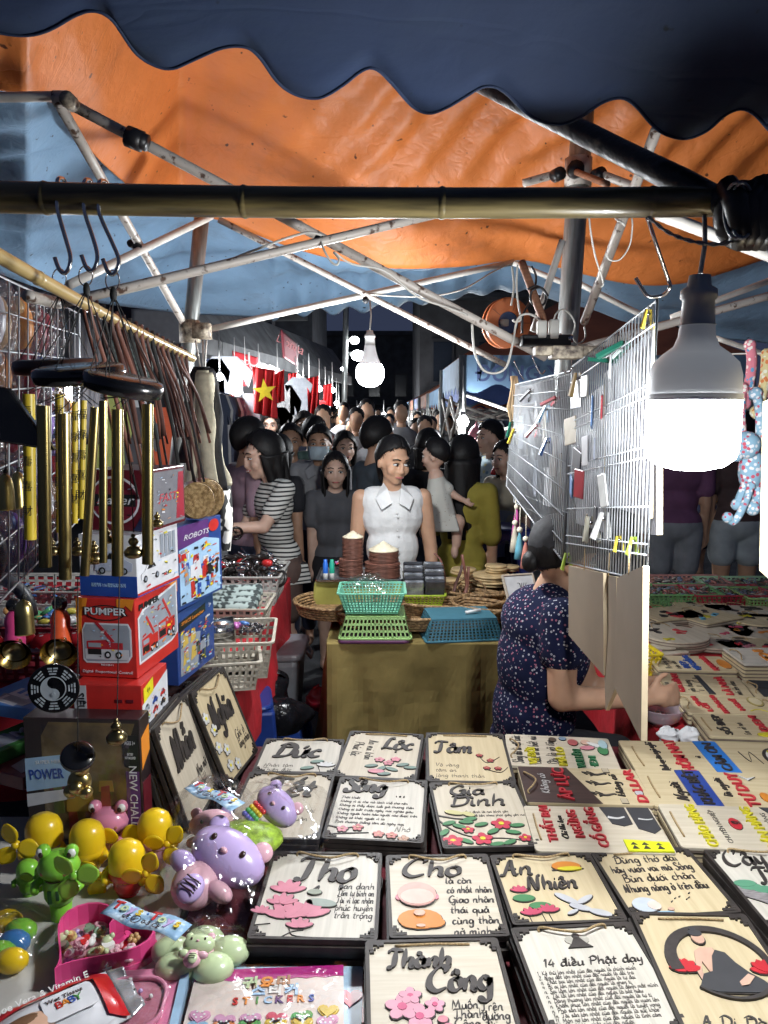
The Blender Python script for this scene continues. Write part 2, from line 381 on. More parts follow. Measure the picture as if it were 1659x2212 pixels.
def lut(tab, u):
    if u <= tab[0][0]: return tab[0][1]
    for (a, b), (c, d) in zip(tab, tab[1:]):
        if u <= c:
            t = (u-a)/(c-a); return b+(d-b)*t
    return tab[-1][1]
OB = smooth_pts([(-80,186),(60,205),(130,235),(200,330),(270,395),(340,445),(470,475),(600,525),(720,560),(850,580),(1000,576),(1130,562),(1250,590),(1350,612),(1440,616),(1540,597),(1740,530)], 4)
NV = smooth_pts([(-160,40),(-90,30),(-40,60),(0,72),(60,78),(110,65),(165,34),(205,25),(245,45),(290,110),(325,138),(370,150),(420,130),(480,105),(530,103),(562,125),(600,178),(640,206),(690,213),(740,186),(785,152),(815,152),(850,185),(890,230),(925,246),(962,235),(1005,210),(1045,188),(1085,196),(1130,240),(1165,262),(1205,270),(1250,256),(1300,223),(1342,213),(1372,230),(1405,268),(1435,291),(1480,301),(1525,284),(1565,250),(1600,237),(1630,250),(1668,290),(1720,320),(1780,300),(1840,270)], 4)
def fold(p, amp, sx=3.0, sy=3.0): return amp*noise.noise(Vector((p.x*sx, p.y*sy, p.z*2)))
def orange(s, t):
    u = -80+1820*s; vb = lut(OB, u); vt = -60+.06*u
    if u < 130: vt = min(vt, vb-160)
    v = vt+(vb-vt)*t; q_ = max(0, min(1, (u-60)/330)); yt = 1.6+.65*q_; yb = 1.85+1.15*q_
    y = yt+(yb-yt)*t
    p = at(u, v, y)
    # pleats fanning from the right corner, sag between the bars
    k = max(0, min(1, (u-500)/500))
    p.z += .016*k*sin((u*.055+v*.05)+2.0*noise.noise(Vector((u*.004, v*.006, 0))))*sin(pi*min(1, t*1.1)) + fold(p, .045, 1.6, 1.2)*sin(pi*t) + .008*noise.noise(Vector((u*.03, v*.012, 3)))*sin(pi*t)
    return p
b = B(); b.sheet(orange, 150, 60); o = solo('orange_tarp', 'orange plastic canopy sheet stretched over the white frame', 'tarp', b, m_or, smooth=True); solidify(o, .001)
BB = [(-80,575),(0,592),(130,640),(250,660),(400,678),(575,686),(650,676),(740,672),(800,668),(900,655),(1000,640),(1070,630),(1140,628),(1215,655),(1263,668),(1340,690),(1450,705),(1549,726),(1740,762)]
def blue(s, t):
    u = -80+1820*s; vt = lut(OB, u)-45; vb = lut(BB, u)
    if 590 < u < 1140: vb += (10-6*(u-590)/550)*sin((u-640)/68*2*pi*1.05)
    elif u >= 1215: vb += 4*sin(u/30)
    v = vt+(vb-vt)*t; q_ = max(0, min(1, (u-60)/330)); yt = 1.93+1.13*q_; yb = 2.95+.8*q_
    y = yt+(yb-yt)*t
    p = at(u, v, y)
    p.z += (fold(p, .05, 1.5, 5)+.012*sin(v*.09+u*.004+3*noise.noise(Vector((u*.003, v*.01, 5)))))*sin(pi*t)
    return p
b = B(); b.sheet(blue, 220, 40); o = solo('blue_tarp', 'light blue canopy sheet with scalloped edge behind the orange one', 'tarp', b, m_bl, smooth=True); solidify(o, .001)
def navy(s, t):
    u = -160+2000*s; d = ray(u, lut(NV, u)); k = .844/(d.z/d.y+.37); e = Vector((d.x/d.y*k, k, 2.444-.37*k))
    y = e.y+(-1.3-e.y)*t**1.3; p = Vector((e.x*(1+.25*t), y, 2.444-.37*y))
    p.z += (fold(p, .05, .9, 1.3)+.006*noise.noise(Vector((p.x*9+p.y*5, p.y*3, 2))))*min(1, t*5); return p
b = B(); b.sheet(navy, 240, 24); o = solo('navy_awning', 'dark navy awning sheet with wavy hem overhead', 'awning', b, m_nv, smooth=True); solidify(o, .0015)
b = B(); b.tube([navy(i/240, .004) for i in range(241)], .0028, 6); put('hem', mesh_of(b, m_nv, True), o)

# ---- canopy frame
m_wt = mat('chipped_white_tube', (.50, .45, .40), .45, var=0, col2=(.09, .05, .035), scale=55, thr=(.33, .42), stretch=(1, 1, 1), bump=.15)
m_wt2 = mat('clean_white_tube', (.58, .55, .50), .4, var=.12, scale=20)
m_gv = mat('galvanised_post', (.26, .27, .26), .38, metal=.55, var=.25, scale=12, stretch=(8, 8, 1))
m_blk = mat('black_plastic', (.012, .012, .014), .4, var=.2)
m_rust = mat('rusty_clamp', (.45, .38, .28), .6, col2=(.06, .04, .03), scale=60, bump=.3)
m_brn = mat('brown_stick', (.30, .14, .08), .55, var=.25, scale=25, stretch=(1,1,6))
fr = thing('canopy_frame', 'white chipped steel tube frame holding up the orange and blue canopy', 'canopy frame', at(435, 470, 2.6))
def tube2(a, c, r, m, name='tube', n=10, parent=fr):
    p, q = at(*a), at(*c); t = B(); k = 6
    t.tube([p+(q-p)*i/k for i in range(k+1)], r, n); return part(name, t, m, parent, True, True)
tube2((-60,211,1.72), (125,208,1.68), .0105, m_wt2)
tube2((140,218,1.62), (1178,772,2.05), .0118, m_wt)
tube2((130,228,1.66), (405,712,2.58), .0115, m_wt)
tube2((150,615,1.8), (455,468,2.5), .011, m_wt2)
tube2((128,656,1.5), (962,458,1.78), .0095, m_wt)
tube2((472,474,2.58), (1095,790,2.85), .0105, m_wt)
tube2((440,714,2.58), (1110,566,2.85), .0105, m_wt2)
tube2((1418,280,1.66), (1262,696,2.2), .0118, m_wt)
tube2((1424,462,1.30), (1700,568,1.5), .0105, m_wt2)
tube2((1250,612,2.7), (1405,690,2.7), .010, m_wt2)
tube2((1245,756,2.0), (1700,628,2.3), .0115, m_wt)
tube2((1450,686,2.6), (1700,592,2.6), .0105, m_wt2)
tube2((1215,520,2.1), (1152,716,2.1), .0098, m_wt2)
tube2((1540,728,2.7), (1690,778,2.7), .009, m_wt2)
tube2((1105,566,2.85), (1240,620,2.8), .0095, m_wt2)
tube2((128,395+260,1.5), (60,640,1.35), .011, m_wt)
tube2((1130,396,2.46), (1208,374,2.46), .0125, m_wt)
tube2((1292,374,2.44), (1372,404,2.36), .0125, m_wt)
tube2((1246,372,2.40), (1312,398,2.15), .0095, m_brn, 'wooden_stick')
tube2((1127,566,2.1), (1184,720,2.0), .0105, m_brn, 'wooden_stick')
def post(a, c, r):
    p, q = at(*a), at(*c); d = (p-q).normalized(); q = p-d*((p.z-.0)/d.z) ; t = B(); t.tube([p+(q-p)*i/8 for i in range(9)], r, 16); part('post', t, m_gv, fr, True, True)
post((436,468,2.6), (392,900,2.58), .0245); post((1260,232,2.48), (1226,722,2.48), .034)
# collars, bolts and clamps on the frame
def blob(name, c, r, m, d=None, n=10):
    t = B(); c = at(*c) if len(c) == 3 else c
    if d is None: t.ball(c, r, n, 7)
    else: t.tube([c-Vector(d)*.5, c+Vector(d)*.5], r, n)
    return part(name, t, m, fr, True, True)
t = B(); c = at(1249, 372, 2.48); t.tube([c+Vector((0,0,-.044)), c+Vector((0,0,.04))], .042, 16); part('post_collar', t, m_wt, fr, True, True)
for u in (1205, 1293): blob("bolt", (u, 377, 2.43), .02, m_blk, (.012, -.03, 0))
blob("bolt", (1243, 366, 2.42), .026, m_blk, (0, -.02, 0))
blob('bolt', (150, 219, 1.60), .015, m_rust, (.0, -.03, .0)); blob('joint_block', (133, 214, 1.64), .016, m_wt, (.03, 0, 0))
blob('joint_block', (291, 300, 1.64), .021, m_blk, (.03, .0, -.012)); blob('joint_block', (302, 303, 1.64), .017, m_blk, (.03, .0, -.012))
for c in ((690, 521, 1.69), (790, 648, 2.66), (300, 536, 2.1), (286, 528, 2.2)): blob('bolt', c, .011, m_blk, (0, -.03, 0))
t = B(); c = at(410, 716, 2.55); t.tube([c+Vector((0,0,-.035)), c+Vector((0,0,.035))], .034, 14); t.box(c+Vector((.04,-.01,0)), (.06,.04,.05)); part('post_collar', t, m_rust, fr, True, True)
t = B(); c = at(1222, 762, 1.84); t.box(c, (.075,.05,.03)); t.box(c+Vector((-.05,0,.004)), (.05,.04,.022)); t.box(c+Vector((.055,0,.004)), (.05,.04,.022)); part('post_collar', t, m_rust, fr, False, True, bev=.004)

# ---- bamboo rail across the stall, tarred pole and tape clamp at its end
m_bam = mat('aged_bamboo', (.20, .155, .062), .34, col2=(.05, .04, .02), scale=9, stretch=(.6, 6, 6), bump=.12, var=.2, coat=.25)
m_bamy = mat('yellow_bamboo', (.50, .36, .15), .3, var=.2, scale=9, stretch=(1, 1, 1), coat=.4)
def bamboo(name, label, a, c, r0, r1, nodes, m, seg=60):
    p, q = a, c; pts = []; rs = []
    for i in range(seg+1):
        t = i/seg; k = min(abs(t-nn) for nn in nodes)
        pts.append(p+(q-p)*t+Vector((0,0,-.006*sin(pi*t)))); rs.append((r0+(r1-r0)*t)*(1+.0*t)-.0005)
    root = thing(name, label, 'bamboo pole', p)
    t = B(); t.tube(pts, rs, 20); part('culm', t, m, root, True, True)
    d = (q-p).normalized()
    for nn in nodes:
        rr = r0+(r1-r0)*nn; cc = p+(q-p)*nn+Vector((0,0,-.006*sin(pi*nn)))
        t = B(); t.tube([cc-d*.006, cc-d*.002, cc+d*.001, cc+d*.003], [rr*.99, rr*1.06, rr*1.02, rr*1.0], 20, cap=False); part('node_ring', t, m, root, True, True)
    return root
bamboo('bamboo_pole', 'thick brown bamboo pole lying across the stall under the canopy', at(-90, 424, 1.17), at(1700, 434, 1.13), .0232, .0208, [.11, .354, .593, .842], m_bam)
bamboo('bamboo_pole', 'thin yellow bamboo pole hung with strap bags', at(-60, 520, 1.15), at(416, 774, 1.95), .0125, .0105, [.2, .42, .63, .83], m_bamy)
m_tar = mat('peeling_black_paint', (.010, .010, .012), .45, col2=(.10, .085, .07), scale=24, thr=(.28, .40), bump=.5, bscale=40)
root = thing('tarred_pole', 'black peeling paint pole tied to the bamboo end with tape', 'pole', at(1600, 462, 1.10))
p, q = at(1625, 470, 1.085), at(1020, 168, 1.5); t = B(); t.tube([p+(q-p)*i/10 for i in range(11)], [.0185+.002*noise.noise(Vector((i*1.7,0,0))) for i in range(11)], 14); part('pole_shaft', t, m_tar, root, True, True)
t = B()
c = at(1588, 452, 1.085); [t.tube([c+Vector((-.014+.012*i+.05*sin(i),0,.034)), c+Vector((-.006+.012*i,-.022,.0)), c+Vector((.004+.012*i,-.016,-.036)), c+Vector((.008+.01*i,.0,-.046))], [.014,.018,.017,.013], 10) for i in range(4)]; t.ball(c+Vector((.01,.01,-.005)), (.034,.03,.046), 16, 10)
c = at(1640, 440, 1.09); t.tube([c+Vector((-.03,0,.0)), c+Vector((.06,.0,.012))], [.03, .024], 12); part('tape_wrap', t, m_blk, root, True, True)
m_wire = mat('plastic_white_wire', (.55, .53, .48), .45, var=.1)
m_wireg = mat('grey_wire', (.28, .28, .28), .4, var=.1)
t = B()
for k in (0, 1):
    pts = []
    for i in range(25):
        a = 2*pi*i/24; u = 1590+26*cos(a)+k*13; v = 455+60*sin(a)
        pts.append(at(u, v, 1.045-.005*k+.03*abs(cos(a))))
    t.tube(pts, .0022, 6)
sp = smooth_pts([(1400,468),(1440,500),(1490,520),(1550,528),(1598,516)], 6)
for k in (0, 1): t.tube([at(u, v+3*sin(i*1.2+k*pi), 1.07) for i, (u, v) in enumerate(sp)], .0016, 6)
part('tie_wire', t, m_wireg, root, True, True)

# ---- bulbs
def lamp_mat(name, s, col=(.93, .97, 1.0)):
    m = bpy.data.materials.new(name); m.use_nodes = True; p = m.node_tree.nodes['Principled BSDF']
    p.inputs['Base Color'].default_value = (.9, .9, .9, 1); p.inputs['Emission Color'].default_value = (*col, 1); p.inputs['Emission Strength'].default_value = s
    MATS[name] = m; return m
m_lamp1 = lamp_mat('lit_diffuser_big', 235); m_lamp2 = lamp_mat('lit_diffuser_mid', 480); m_lamp3 = lamp_mat('lit_diffuser_far', 480)
m_house = mat('white_lamp_housing', (.75, .75, .76), .45, var=.02)
nt = m_house.node_tree; tl = nt.nodes.new('ShaderNodeBsdfTranslucent'); mx = nt.nodes.new('ShaderNodeMixShader'); mx.inputs[0].default_value = .0014
nt.links.new(nt.nodes['Principled BSDF'].outputs[0], mx.inputs[1]); nt.links.new(tl.outputs[0], mx.inputs[2]); nt.links.new(mx.outputs[0], nt.nodes['Material Output'].inputs['Surface']); m_sock = mat('grey_lamp_socket', (.48, .48, .47), .45, var=.05)
def bulb(label, top, R, flat, lm, cordtop, name='light_bulb', n=28, group=None):
    """hung LED bulb: top = socket top"""
    root = thing(name, label, 'light bulb', top, group)
    s = R/.07; zz = .93 if flat else 1.0
    t = B(); t.lathe([(.003,0),(.016,-.002),(.018,-.018),(.027,-.024),(.028,-.036),(.024,-.040),(.026,-.075),(.028,-.078)], n); 
    for q in t.v: q *= s
    part('socket', t, m_sock, root, True)
    if flat:
        hp = [(.026,-.076),(.028,-.095),(.034,-.11),(.05,-.122),(.064,-.136),(.0695,-.155),(.0705,-.185),(.0705,-.188)]
        dp = [(.0712,-.189),(.0715,-.24),(.071,-.268),(.066,-.285),(.05,-.298),(.025,-.304),(.0,-.306)]
        hp2 = [(.0725,-.184),(.0725,-.194)]
    else:
        hp = [(.026,-.076),(.033,-.11),(.042,-.14),(.05,-.158),(.058,-.17)]
        dp = [(.058,-.17),(.068,-.185),(.073,-.21),(.07,-.24),(.056,-.266),(.03,-.282),(0,-.287)]; hp2 = [(.0585,-.167),(.0595,-.172)]
    for nm, pr, mm in (('housing', hp, m_house), ('collar', hp2, m_house), ('diffuser', dp, lm)):
        t = B(); t.lathe([(a*s, c*s) for a, c in pr], n); part(nm, t, mm, root, True)
    t = B(); t.tube([Vector((0,0,-.003)), (Vector(cordtop)-Vector(top))*.5+Vector((.004,0,0)), Vector(cordtop)-Vector(top)], .0035 if flat else .0025, 8); part('cord', t, m_sock if flat else m_wire, root, True)
    return root
bulb('large lit bulb with flat grey housing hanging below the bamboo pole', at(1512, 592, 1.10), .063, True, m_lamp1, at(1522, 462, 1.13), n=40)
bulb('small lit round bulb hanging over the crowd', at(799, 713, 2.6), .046, False, m_lamp2, at(799, 650, 2.66))
# ================================================================ sign tables and wooden signs
def wood_mat(name, c1, c2, rough=.5, st=(26, 1.6, 8)):
    m = mat(name, c1, rough, col2=c2, scale=3.2, stretch=st, thr=(.3, .68), bump=.06, detail=6); return m
m_wA = wood_mat('pale_wood_print', (.52, .46, .36), (.42, .36, .27))
m_wB = wood_mat('yellow_wood_print', (.52, .43, .27), (.43, .34, .20))
m_wC = wood_mat('grey_wood_print', (.54, .50, .43), (.43, .40, .34), st=(30, 1.4, 8))
m_wD = wood_mat('ash_wood_print', (.52, .47, .38), (.44, .38, .29), st=(1.4, 26, 8))
m_dk = mat('dark_brown_mdf', (.028, .022, .019), .55, var=.3, scale=40)
m_ink = mat('brown_black_cutout', (.030, .024, .022), .55, var=.25, scale=60)
m_edge = mat('mdf_edge', (.16, .12, .09), .8, var=.25, scale=30)
m_cord = mat('jute_cord', (.34, .24, .12), .85, var=.3, scale=300, bump=.4)
m_cream = plain((.72, .66, .52), .5)
RED, YEL, BLU, GRN, PNK, WHT = plain((0.422,0.0238,0.034),.45), plain((0.53,0.462,0.0204),.45), plain((0.0204,0.0612,0.258),.45), plain((0.0204,0.136,0.0544),.5), plain((0.49,0.177,0.218),.5), plain((0.51,0.503,0.49),.5)
LEAF, DPNK, ORG, SKIN, GRY, BRW = plain((0.0408,0.163,0.0612),.5), plain((0.408,0.0476,0.0952),.5), plain((0.51,0.177,0.0204),.5), plain((0.49,0.306,0.224),.5), plain((0.034,0.034,0.0374),.55), plain((0.0408,0.0204,0.017),.5, stretch=(20,2,4), scale=4, var=.3)
SKY_, SILV = plain((0.238,0.374,0.49),.5), plain((0.374,0.374,0.394),.4)

def plane_mat(TL, TR, BL, z, tilt=0):
    a, c, d = at(*TL, z=z), at(*TR, z=z), at(*BL, z=z)
    x = (c-a); w = x.length; x.normalize(); y = (a-d); y = y-x*y.dot(x); h = y.length; y.normalize()
    o = a+x*w/2-y*h/2
    m = Matrix((x, y, x.cross(y))).transposed().to_4x4(); m.translation = o
    if tilt: m = m @ Euler((0, tilt, 0)).to_matrix().to_4x4()
    return m, w, h

class Sign:
    def __init__(s, label, M, w, h, board, framed=True, th=.007, cat='wall sign', group='wooden wall signs laid out on the table', slot=False, cords=True, seed=0, name='wall_sign'):
        s.w, s.h, s.M = w, h, M; s.z = 0; s.rnd = random.Random(seed)
        s.o = thing(name, label, cat, M, group)
        if framed:
            b = B(); b.prism(rrect(w-.006, h-.006, .003, 1), th, z0=-th); part('board', b, board, s.o)
            f = .0062; b = B()
            b.ringprism(rrect(w, h, .007, 3), rrect(w-2*f, h-2*f, .003, 3), th+.003, z0=-th); part('frame', b, m_dk, s.o)
            q = .0068
            for sx in (-1, 1):
                for sy in (-1, 1):
                    b = B()
                    for i, j in ((1,1),(2,1),(3,1),(1,2),(1,3),(2,3),(3,2),(4,1.2),(1.2,4)):
                        if (i, j) == (2, 2): continue
                        b.box((sx*(w/2-f-(i-.5)*q*.85), sy*(h/2-f-(j-.5)*q*.85), .0012+.0002*((i*3+j*7) % 5)), (q*.95 if (i, j) not in ((2,3),(3,2)) else q*.5, q*.95 if (i, j) not in ((2,3),(3,2)) else q*.5, .0045))
                    part('corner_fretwork', b, m_dk, s.o)
        else:
            b = B(); b.prism(rrect(w, h, .008, 3), th, z0=-th); part('board', b, board, s.o, bev=.001)
            b = B(); b.prism(rrect(w-.0006, h-.0006, .008, 3), .004, z0=-th-.0042); part('backing', b, m_edge, s.o)
        if cords:
            k = s.rnd.uniform(-.01, .012); b = B()
            if slot: pts = [(-.28*w, h*.44, .002), (0, h*.445, .003), (.28*w, h*.44, .002)]
            else: pts = [(-.27*w, h*.45, -.003), (-.26*w, h*.47, .006), (-.12*w, h*(.42+k), .008), (.05*w, h*(.39+k*2), .009), (.19*w, h*(.43-k), .009), (.27*w, h*.46, .006), (.28*w, h*.45, -.003)]
            b.tube(smooth_pts(pts, 4), .0021, 6); part('hanging_cord', b, m_cord, s.o, True)
    def X(s, fx, fy): return ((fx-.5)*s.w, (.5-fy)*s.h)
    def word(s, t, fx, fy, size, pen, m=None, h=.003, slant=.2, seed=1, thick=.55, name='lettering', fw=None):
        size *= .72; x, y = s.X(fx, fy); b = B(); script_text(b, t, size*s.w, x, y-size*s.w*.42, pen*s.w*.64, h, z0=.0004, slant=slant, thick=max(thick, .72), seed=seed, sub=4, fw=fw*s.w if fw else None)
        return part(name, b, m or m_ink, s.o)
    def lines(s, ts, fx, fy, size, dy, pen=.006, align='L', m=None, seed=3, slant=.12):
        for i, t in enumerate(ts):
            x, y = s.X(fx, fy+i*dy); b = B(); script_text(b, t, size*s.w, x, y, pen*s.w, .0004, z0=.0003, align=align, thick=.3, sub=2, seed=seed+i, slant=slant, maxw=(.95-fx)*s.w if align == 'L' else .8*s.w); part('lettering', b, m or m_ink, s.o)
    def block(s, t, fx, fy, size, m, h=.004, bold=.012, fit=None, rz=0, **k):
        x, y = s.X(fx, fy); return text(t, s.o, (x, y, h/2+.0003), size*s.w*.88, m, ext=h/2, bold=bold, fit=fit*s.w if fit else None, rz=rz, **k)
    def cut(s, name, pts, m, h=.0022, z=.0002, out=.0011, res=None):
        """raised cut-out piece with a dark rim; pts in sign fractions"""
        P = [s.X(*p) for p in pts]; cx = sum(p[0] for p in P)/len(P); cy = sum(p[1] for p in P)/len(P)
        s.z = (s.z+1) % 9; zz = z+s.z*.00012
        b = B()
        if out:
            O = [(cx+(p[0]-cx)*(1+out/max(1e-4, sqrt((p[0]-cx)**2+(p[1]-cy)**2)))+.0006, cy+(p[1]-cy)*(1+out/max(1e-4, sqrt((p[0]-cx)**2+(p[1]-cy)**2)))-.0009) for p in P]
            b.k = 1; b.prism(O, h*.7, z0=zz); b.k = 0
        b.prism(P, h, z0=zz+.0002)
        return part(name, b, [m, m_ink], s.o)
    def el(s, name, fx, fy, rx, ry, m, rot=0, n=14, **k):
        r = s.w/s.h
        return s.cut(name, [(fx+a, fy-c*r) for a, c in ell(rx, ry, n, 0, 0, rot)], m, **k)
    def lotus(s, fx, fy, r, m=None, n=5):
        for i in range(n):
            a = pi*(.12+.76*i/(n-1)); s.el('petal', fx+.55*r*cos(a), fy-.5*r*sin(a), r*.62, r*.24, m or PNK, rot=a, n=10)
    def flower(s, fx, fy, r, m=None, cm=None, n=5):
        for i in range(n):
            a = 2*pi*i/n+.3; s.el('petal', fx+.6*r*cos(a), fy-.6*r*sin(a)*s.w/s.h, r*.48, r*.4, m or PNK, rot=a, n=9)
        s.el('flower_centre', fx, fy, r*.3, r*.3, cm or YEL, n=8, h=.003, out=0)
    def leaf(s, fx, fy, r, rot, m=None): s.el('leaf', fx, fy, r, r*.45, m or LEAF, rot=rot, n=10)
    def twig(s, pts, pen=.01, m=None):
        b = B(); q = smooth_pts([s.X(*p) for p in pts], 4); b.stroke(q, [pen*s.w*(1-.6*i/len(q)) for i in range(len(q))], .0016, z0=.0002); part('branch', b, m or m_ink, s.o)

def under(M, w, h, n, what, framed=True, seed=0, gap=.0115, first=.0105):
    """the signs stacked beneath a top one"""
    rnd = random.Random(seed)
    key = (round(w, 3), round(h, 3), framed)
    b = B()
    if framed:
        b.prism(rrect(w-.004, h-.004, .004, 2), .007, z0=-.007); b.k = 1; b.ringprism(rrect(w, h, .006, 3), rrect(w-.012, h-.012, .003, 3), .0095, z0=-.007)
        ms = [m_wC, m_dk]
    else:
        b.prism(rrect(w, h, .008, 3), .007, z0=-.007); b.k = 1; b.prism(rrect(w-.0006, h-.0006, .008, 3), .004, z0=-.0112); ms = [m_wB, m_edge]
    me = mesh_of(b, ms)
    for i in range(n):
        o = put('wall_sign', me, None, M @ TR((rnd.uniform(-.004, .004), rnd.uniform(-.005, .003), -first-gap*i-.0005), rnd.uniform(-.02, .02)))
        tag(o, ('dark framed sign' if framed else 'plain edged sign')+' stacked beneath the one '+what, 'wall sign', 'stacked signs beneath '+what)

# ---- tables
m_cloth = mat('maroon_tablecloth', (.10, .008, .014), .8, var=.25, scale=12, bump=.2, bscale=60)
m_redc = mat('red_tablecloth', (.42, .012, .02), .75, var=.25, scale=9, bump=.25, bscale=50)
m_steel = mat('dull_steel', (.3, .3, .31), .4, metal=.7, var=.15)
def table(name, label, x0, x1, y0, y1, z, m, drape=.25, legs=True, wave=.01, t=.02):
    root = thing(name, label, 'table', Vector(((x0+x1)/2, (y0+y1)/2, 0)))
    b = B(); b.box(((x0+x1)/2, (y0+y1)/2, z-t/2-.004), (x1-x0, y1-y0, t)); part('table_top', b, m_edge, root, False, True)
    if m:
        b = B(); per = []
        N = 40
        for i in range(N*4):
            k, f = divmod(i, N); f /= N
            p = [(x0+(x1-x0)*f, y0), (x1, y0+(y1-y0)*f), (x1-(x1-x0)*f, y1), (x0, y1-(y1-y0)*f)][k]
            nx, ny = [(0,-1),(1,0),(0,1),(-1,0)][k]; per.append((p[0], p[1], nx, ny))
        rows = 12; vs = []; n = len(per)
        for r in range(rows):
            for i, (px, py, nx, ny) in enumerate(per):
                d = drape*max(0, r-1)/(rows-2); wv = (.004 if r else 0)+wave*d/drape*(1+sin(i*.55+2*noise.noise(Vector((i*.07, 0, x0))))+.8*noise.noise(Vector((i*.31, d*7, x0))))*(1 if r > 1 else 0)
                vs.append((px+nx*wv, py+ny*wv, z-(0 if r == 0 else .004 if r == 1 else 0)-d))
        fs = [(r*n+i, r*n+(i+1) % n, (r+1)*n+(i+1) % n, (r+1)*n+i) for r in range(rows-1) for i in range(n)]
        b.add(vs, [tuple(reversed(f)) for f in fs]); b.add(vs[:n], [tuple(range(n))]); part('tablecloth', b, m, root, False, True)
    if legs:
        for sx in (x0+.05, x1-.05):
            for sy in (y0+.05, y1-.05):
                b = B(); b.tube([(sx, sy, 0), (sx, sy, z-.02)], .014, 8); part('leg', b, m_steel, root, True, True)
    return root
ZT = .735
table('sign_table', 'long low table covered with rows of wooden lettered signs', -.36, 1.35, .45, 2.02, ZT-.05, m_cloth)
table('sign_table', 'table under a red cloth stacked with small signs beside the seated woman', .80, 2.4, 2.06, 3.95, ZT-.05, m_redc)

# ---- framed signs
D = {}
def fsign(key, label, TL, TR, BL, z, board, n=2, **k):
    M, w, h = plane_mat(TL, TR, BL, z); s = Sign(label, M, w, h, board, seed=len(D)+1, **k); D[key] = s
    under(M, w, h, n, 'lettered '+key, seed=len(D)); return s
s = fsign('Đức', 'framed sign lettered Đức with green lotus, in the row beside the aisle', (575,1597),(745,1599),(548,1670), ZT, m_wC)
s.word('Đức', .45, .38, .52, .10, fw=0.58); s.lines(['Nhân tâm', 'Thiện đức'], .1, .82, .09, .12); s.lotus(.83, .8, .1, WHT); s.leaf(.62, .86, .08, .3, plain((0.15,0.225,0.188))); s.leaf(.72, .68, .08, .2, plain((0.15,0.225,0.188))); s.twig([(.72,.7),(.78,.95)])
s = fsign('Lộc', 'framed sign lettered Lộc with pink blooms, in the farthest row', (757,1580),(916,1588),(733,1679), ZT+.01, m_wA, slot=True)
s.word('Lộc', .68, .27, .48, .075, seed=4, fw=0.42)
for k, (fx, t) in enumerate(((.12, 'Phúc lộc'), (.3, 'An vui tràn'))):
    b = B(); script_text(b, t, .13*s.w, 0, 0, .016*s.w, .0005, M=TR((*s.X(fx, .4), .0003), -pi/2), thick=.3, sub=2, seed=k); part('lettering', b, m_ink, s.o)
for fx, fy in ((.5,.62),(.62,.68),(.7,.6)): s.flower(fx, fy, .06, PNK, plain((0.375,0.15,0.15)))
for fx, fy, a in ((.42,.75,.3),(.55,.8,1.),(.68,.8,-.4),(.8,.7,.4),(.9,.75,.1),(.6,.9,.2)): s.leaf(fx, fy, .08, a, plain((0.12,0.18,0.15)))
s.el('petal', .5, .86, .1, .05, PNK)
s = fsign('Tâm', 'framed sign lettered Tâm with tiny red blossoms, in the farthest row', (920,1584),(1087,1587),(928,1690), ZT+.012, m_wB, slot=True)
s.word('Tâm', .32, .33, .46, .07, seed=8, fw=0.5); s.lines(['Vô vàng', 'tâm an', 'lòng thanh thản'], .1, .7, .09, .1)
for fx, fy in ((.64,.48),(.76,.58),(.7,.73),(.83,.73)): s.flower(fx, fy, .04, plain((0.3,0.0375,0.045)), plain((0.375,0.188,0.075)))
s.twig([(.64,.5),(.72,.62),(.88,.5)], .006); s.twig([(.7,.75),(.85,.8),(.95,.7)], .006)
s = fsign('Tết', 'framed sign lettered Tết half covered by a bagged lilac toy', (540,1669),(724,1673),(498,1812), ZT+.012, m_wA)
s.word('Tết', .52, .26, .6, .11, seed=2, fw=0.6); s.lines(['lộc tài', 'xuân'], .66, .62, .09, .12); s.twig([(.15,.6),(.3,.5),(.4,.62)], .03)
s = fsign('Sống', 'framed sign lettered Sống with a poem and a row of pink flowers', (735,1680),(924,1688),(690,1813), ZT+.012, m_wC)
s.word('Sống', .32, .15, .42, .085, seed=3, fw=0.46); s.word('...', .72, .24, .3, .03)
s.lines(['Thật khiết', 'Không vì ai nhẹ mà lành khổ cho nên', 'Không ai thấy được tuổi già thương thân', 'Không ai biết trước ngày mai nghèo giàu', 'Không người hoàn hảo người nào được trên', 'Không có khóc người vì ta', 'Tình thương thẳng tâm dù ngày mai'], .08, .36, .05, .065, pen=.008); s.lines(['Nhớ'], .7, .84, .1, .1)
for fx, fy, mm in ((.18,.87,PNK),(.33,.84,plain((0.45,0.12,0.128))),(.55,.92,plain((0.413,0.135,0.112))),(.68,.93,plain((0.413,0.135,0.112))),(.8,.97,plain((0.375,0.225,0.15)))): s.flower(fx, fy-.02, .055, mm, plain((0.45,0.225,0.15)))
s.twig([(.02,.8),(.2,.83),(.35,.78)], .02); s.twig([(.02,.93),(.25,.9),(.45,.88)], .02)
s = fsign('Gia Đình', 'framed sign lettered Gia Đình with red roses on a branch', (926,1693),(1112,1689),(918,1837), ZT+.014, m_wA)
s.word('Gia', .4, .15, .3, .055, seed=5, fw=0.4); s.word('Đình', .48, .32, .34, .05, seed=6, fw=0.62); s.lines(['Gia đình là nơi bình yên', 'Tìm về bên nhau phút giây yên vui'], .32, .5, .05, .055, pen=.007)
for fx, fy, r in ((.66,.68,.1),(.42,.88,.1),(.12,.9,.1),(.3,.75,.06),(.85,.88,.06)): s.flower(fx, fy, r, plain((0.413,0.0225,0.0525)), YEL)
for fx, fy, a in ((.12,.65,.4),(.22,.7,-.5),(.35,.6,.2),(.55,.78,.6),(.75,.8,-.2),(.82,.7,.1),(.55,.95,.2),(.68,.93,.5),(.25,.9,-.6),(.05,.78,.9),(.45,.68,.3),(.3,.64,-.1)): s.leaf(fx, fy, .075, a)
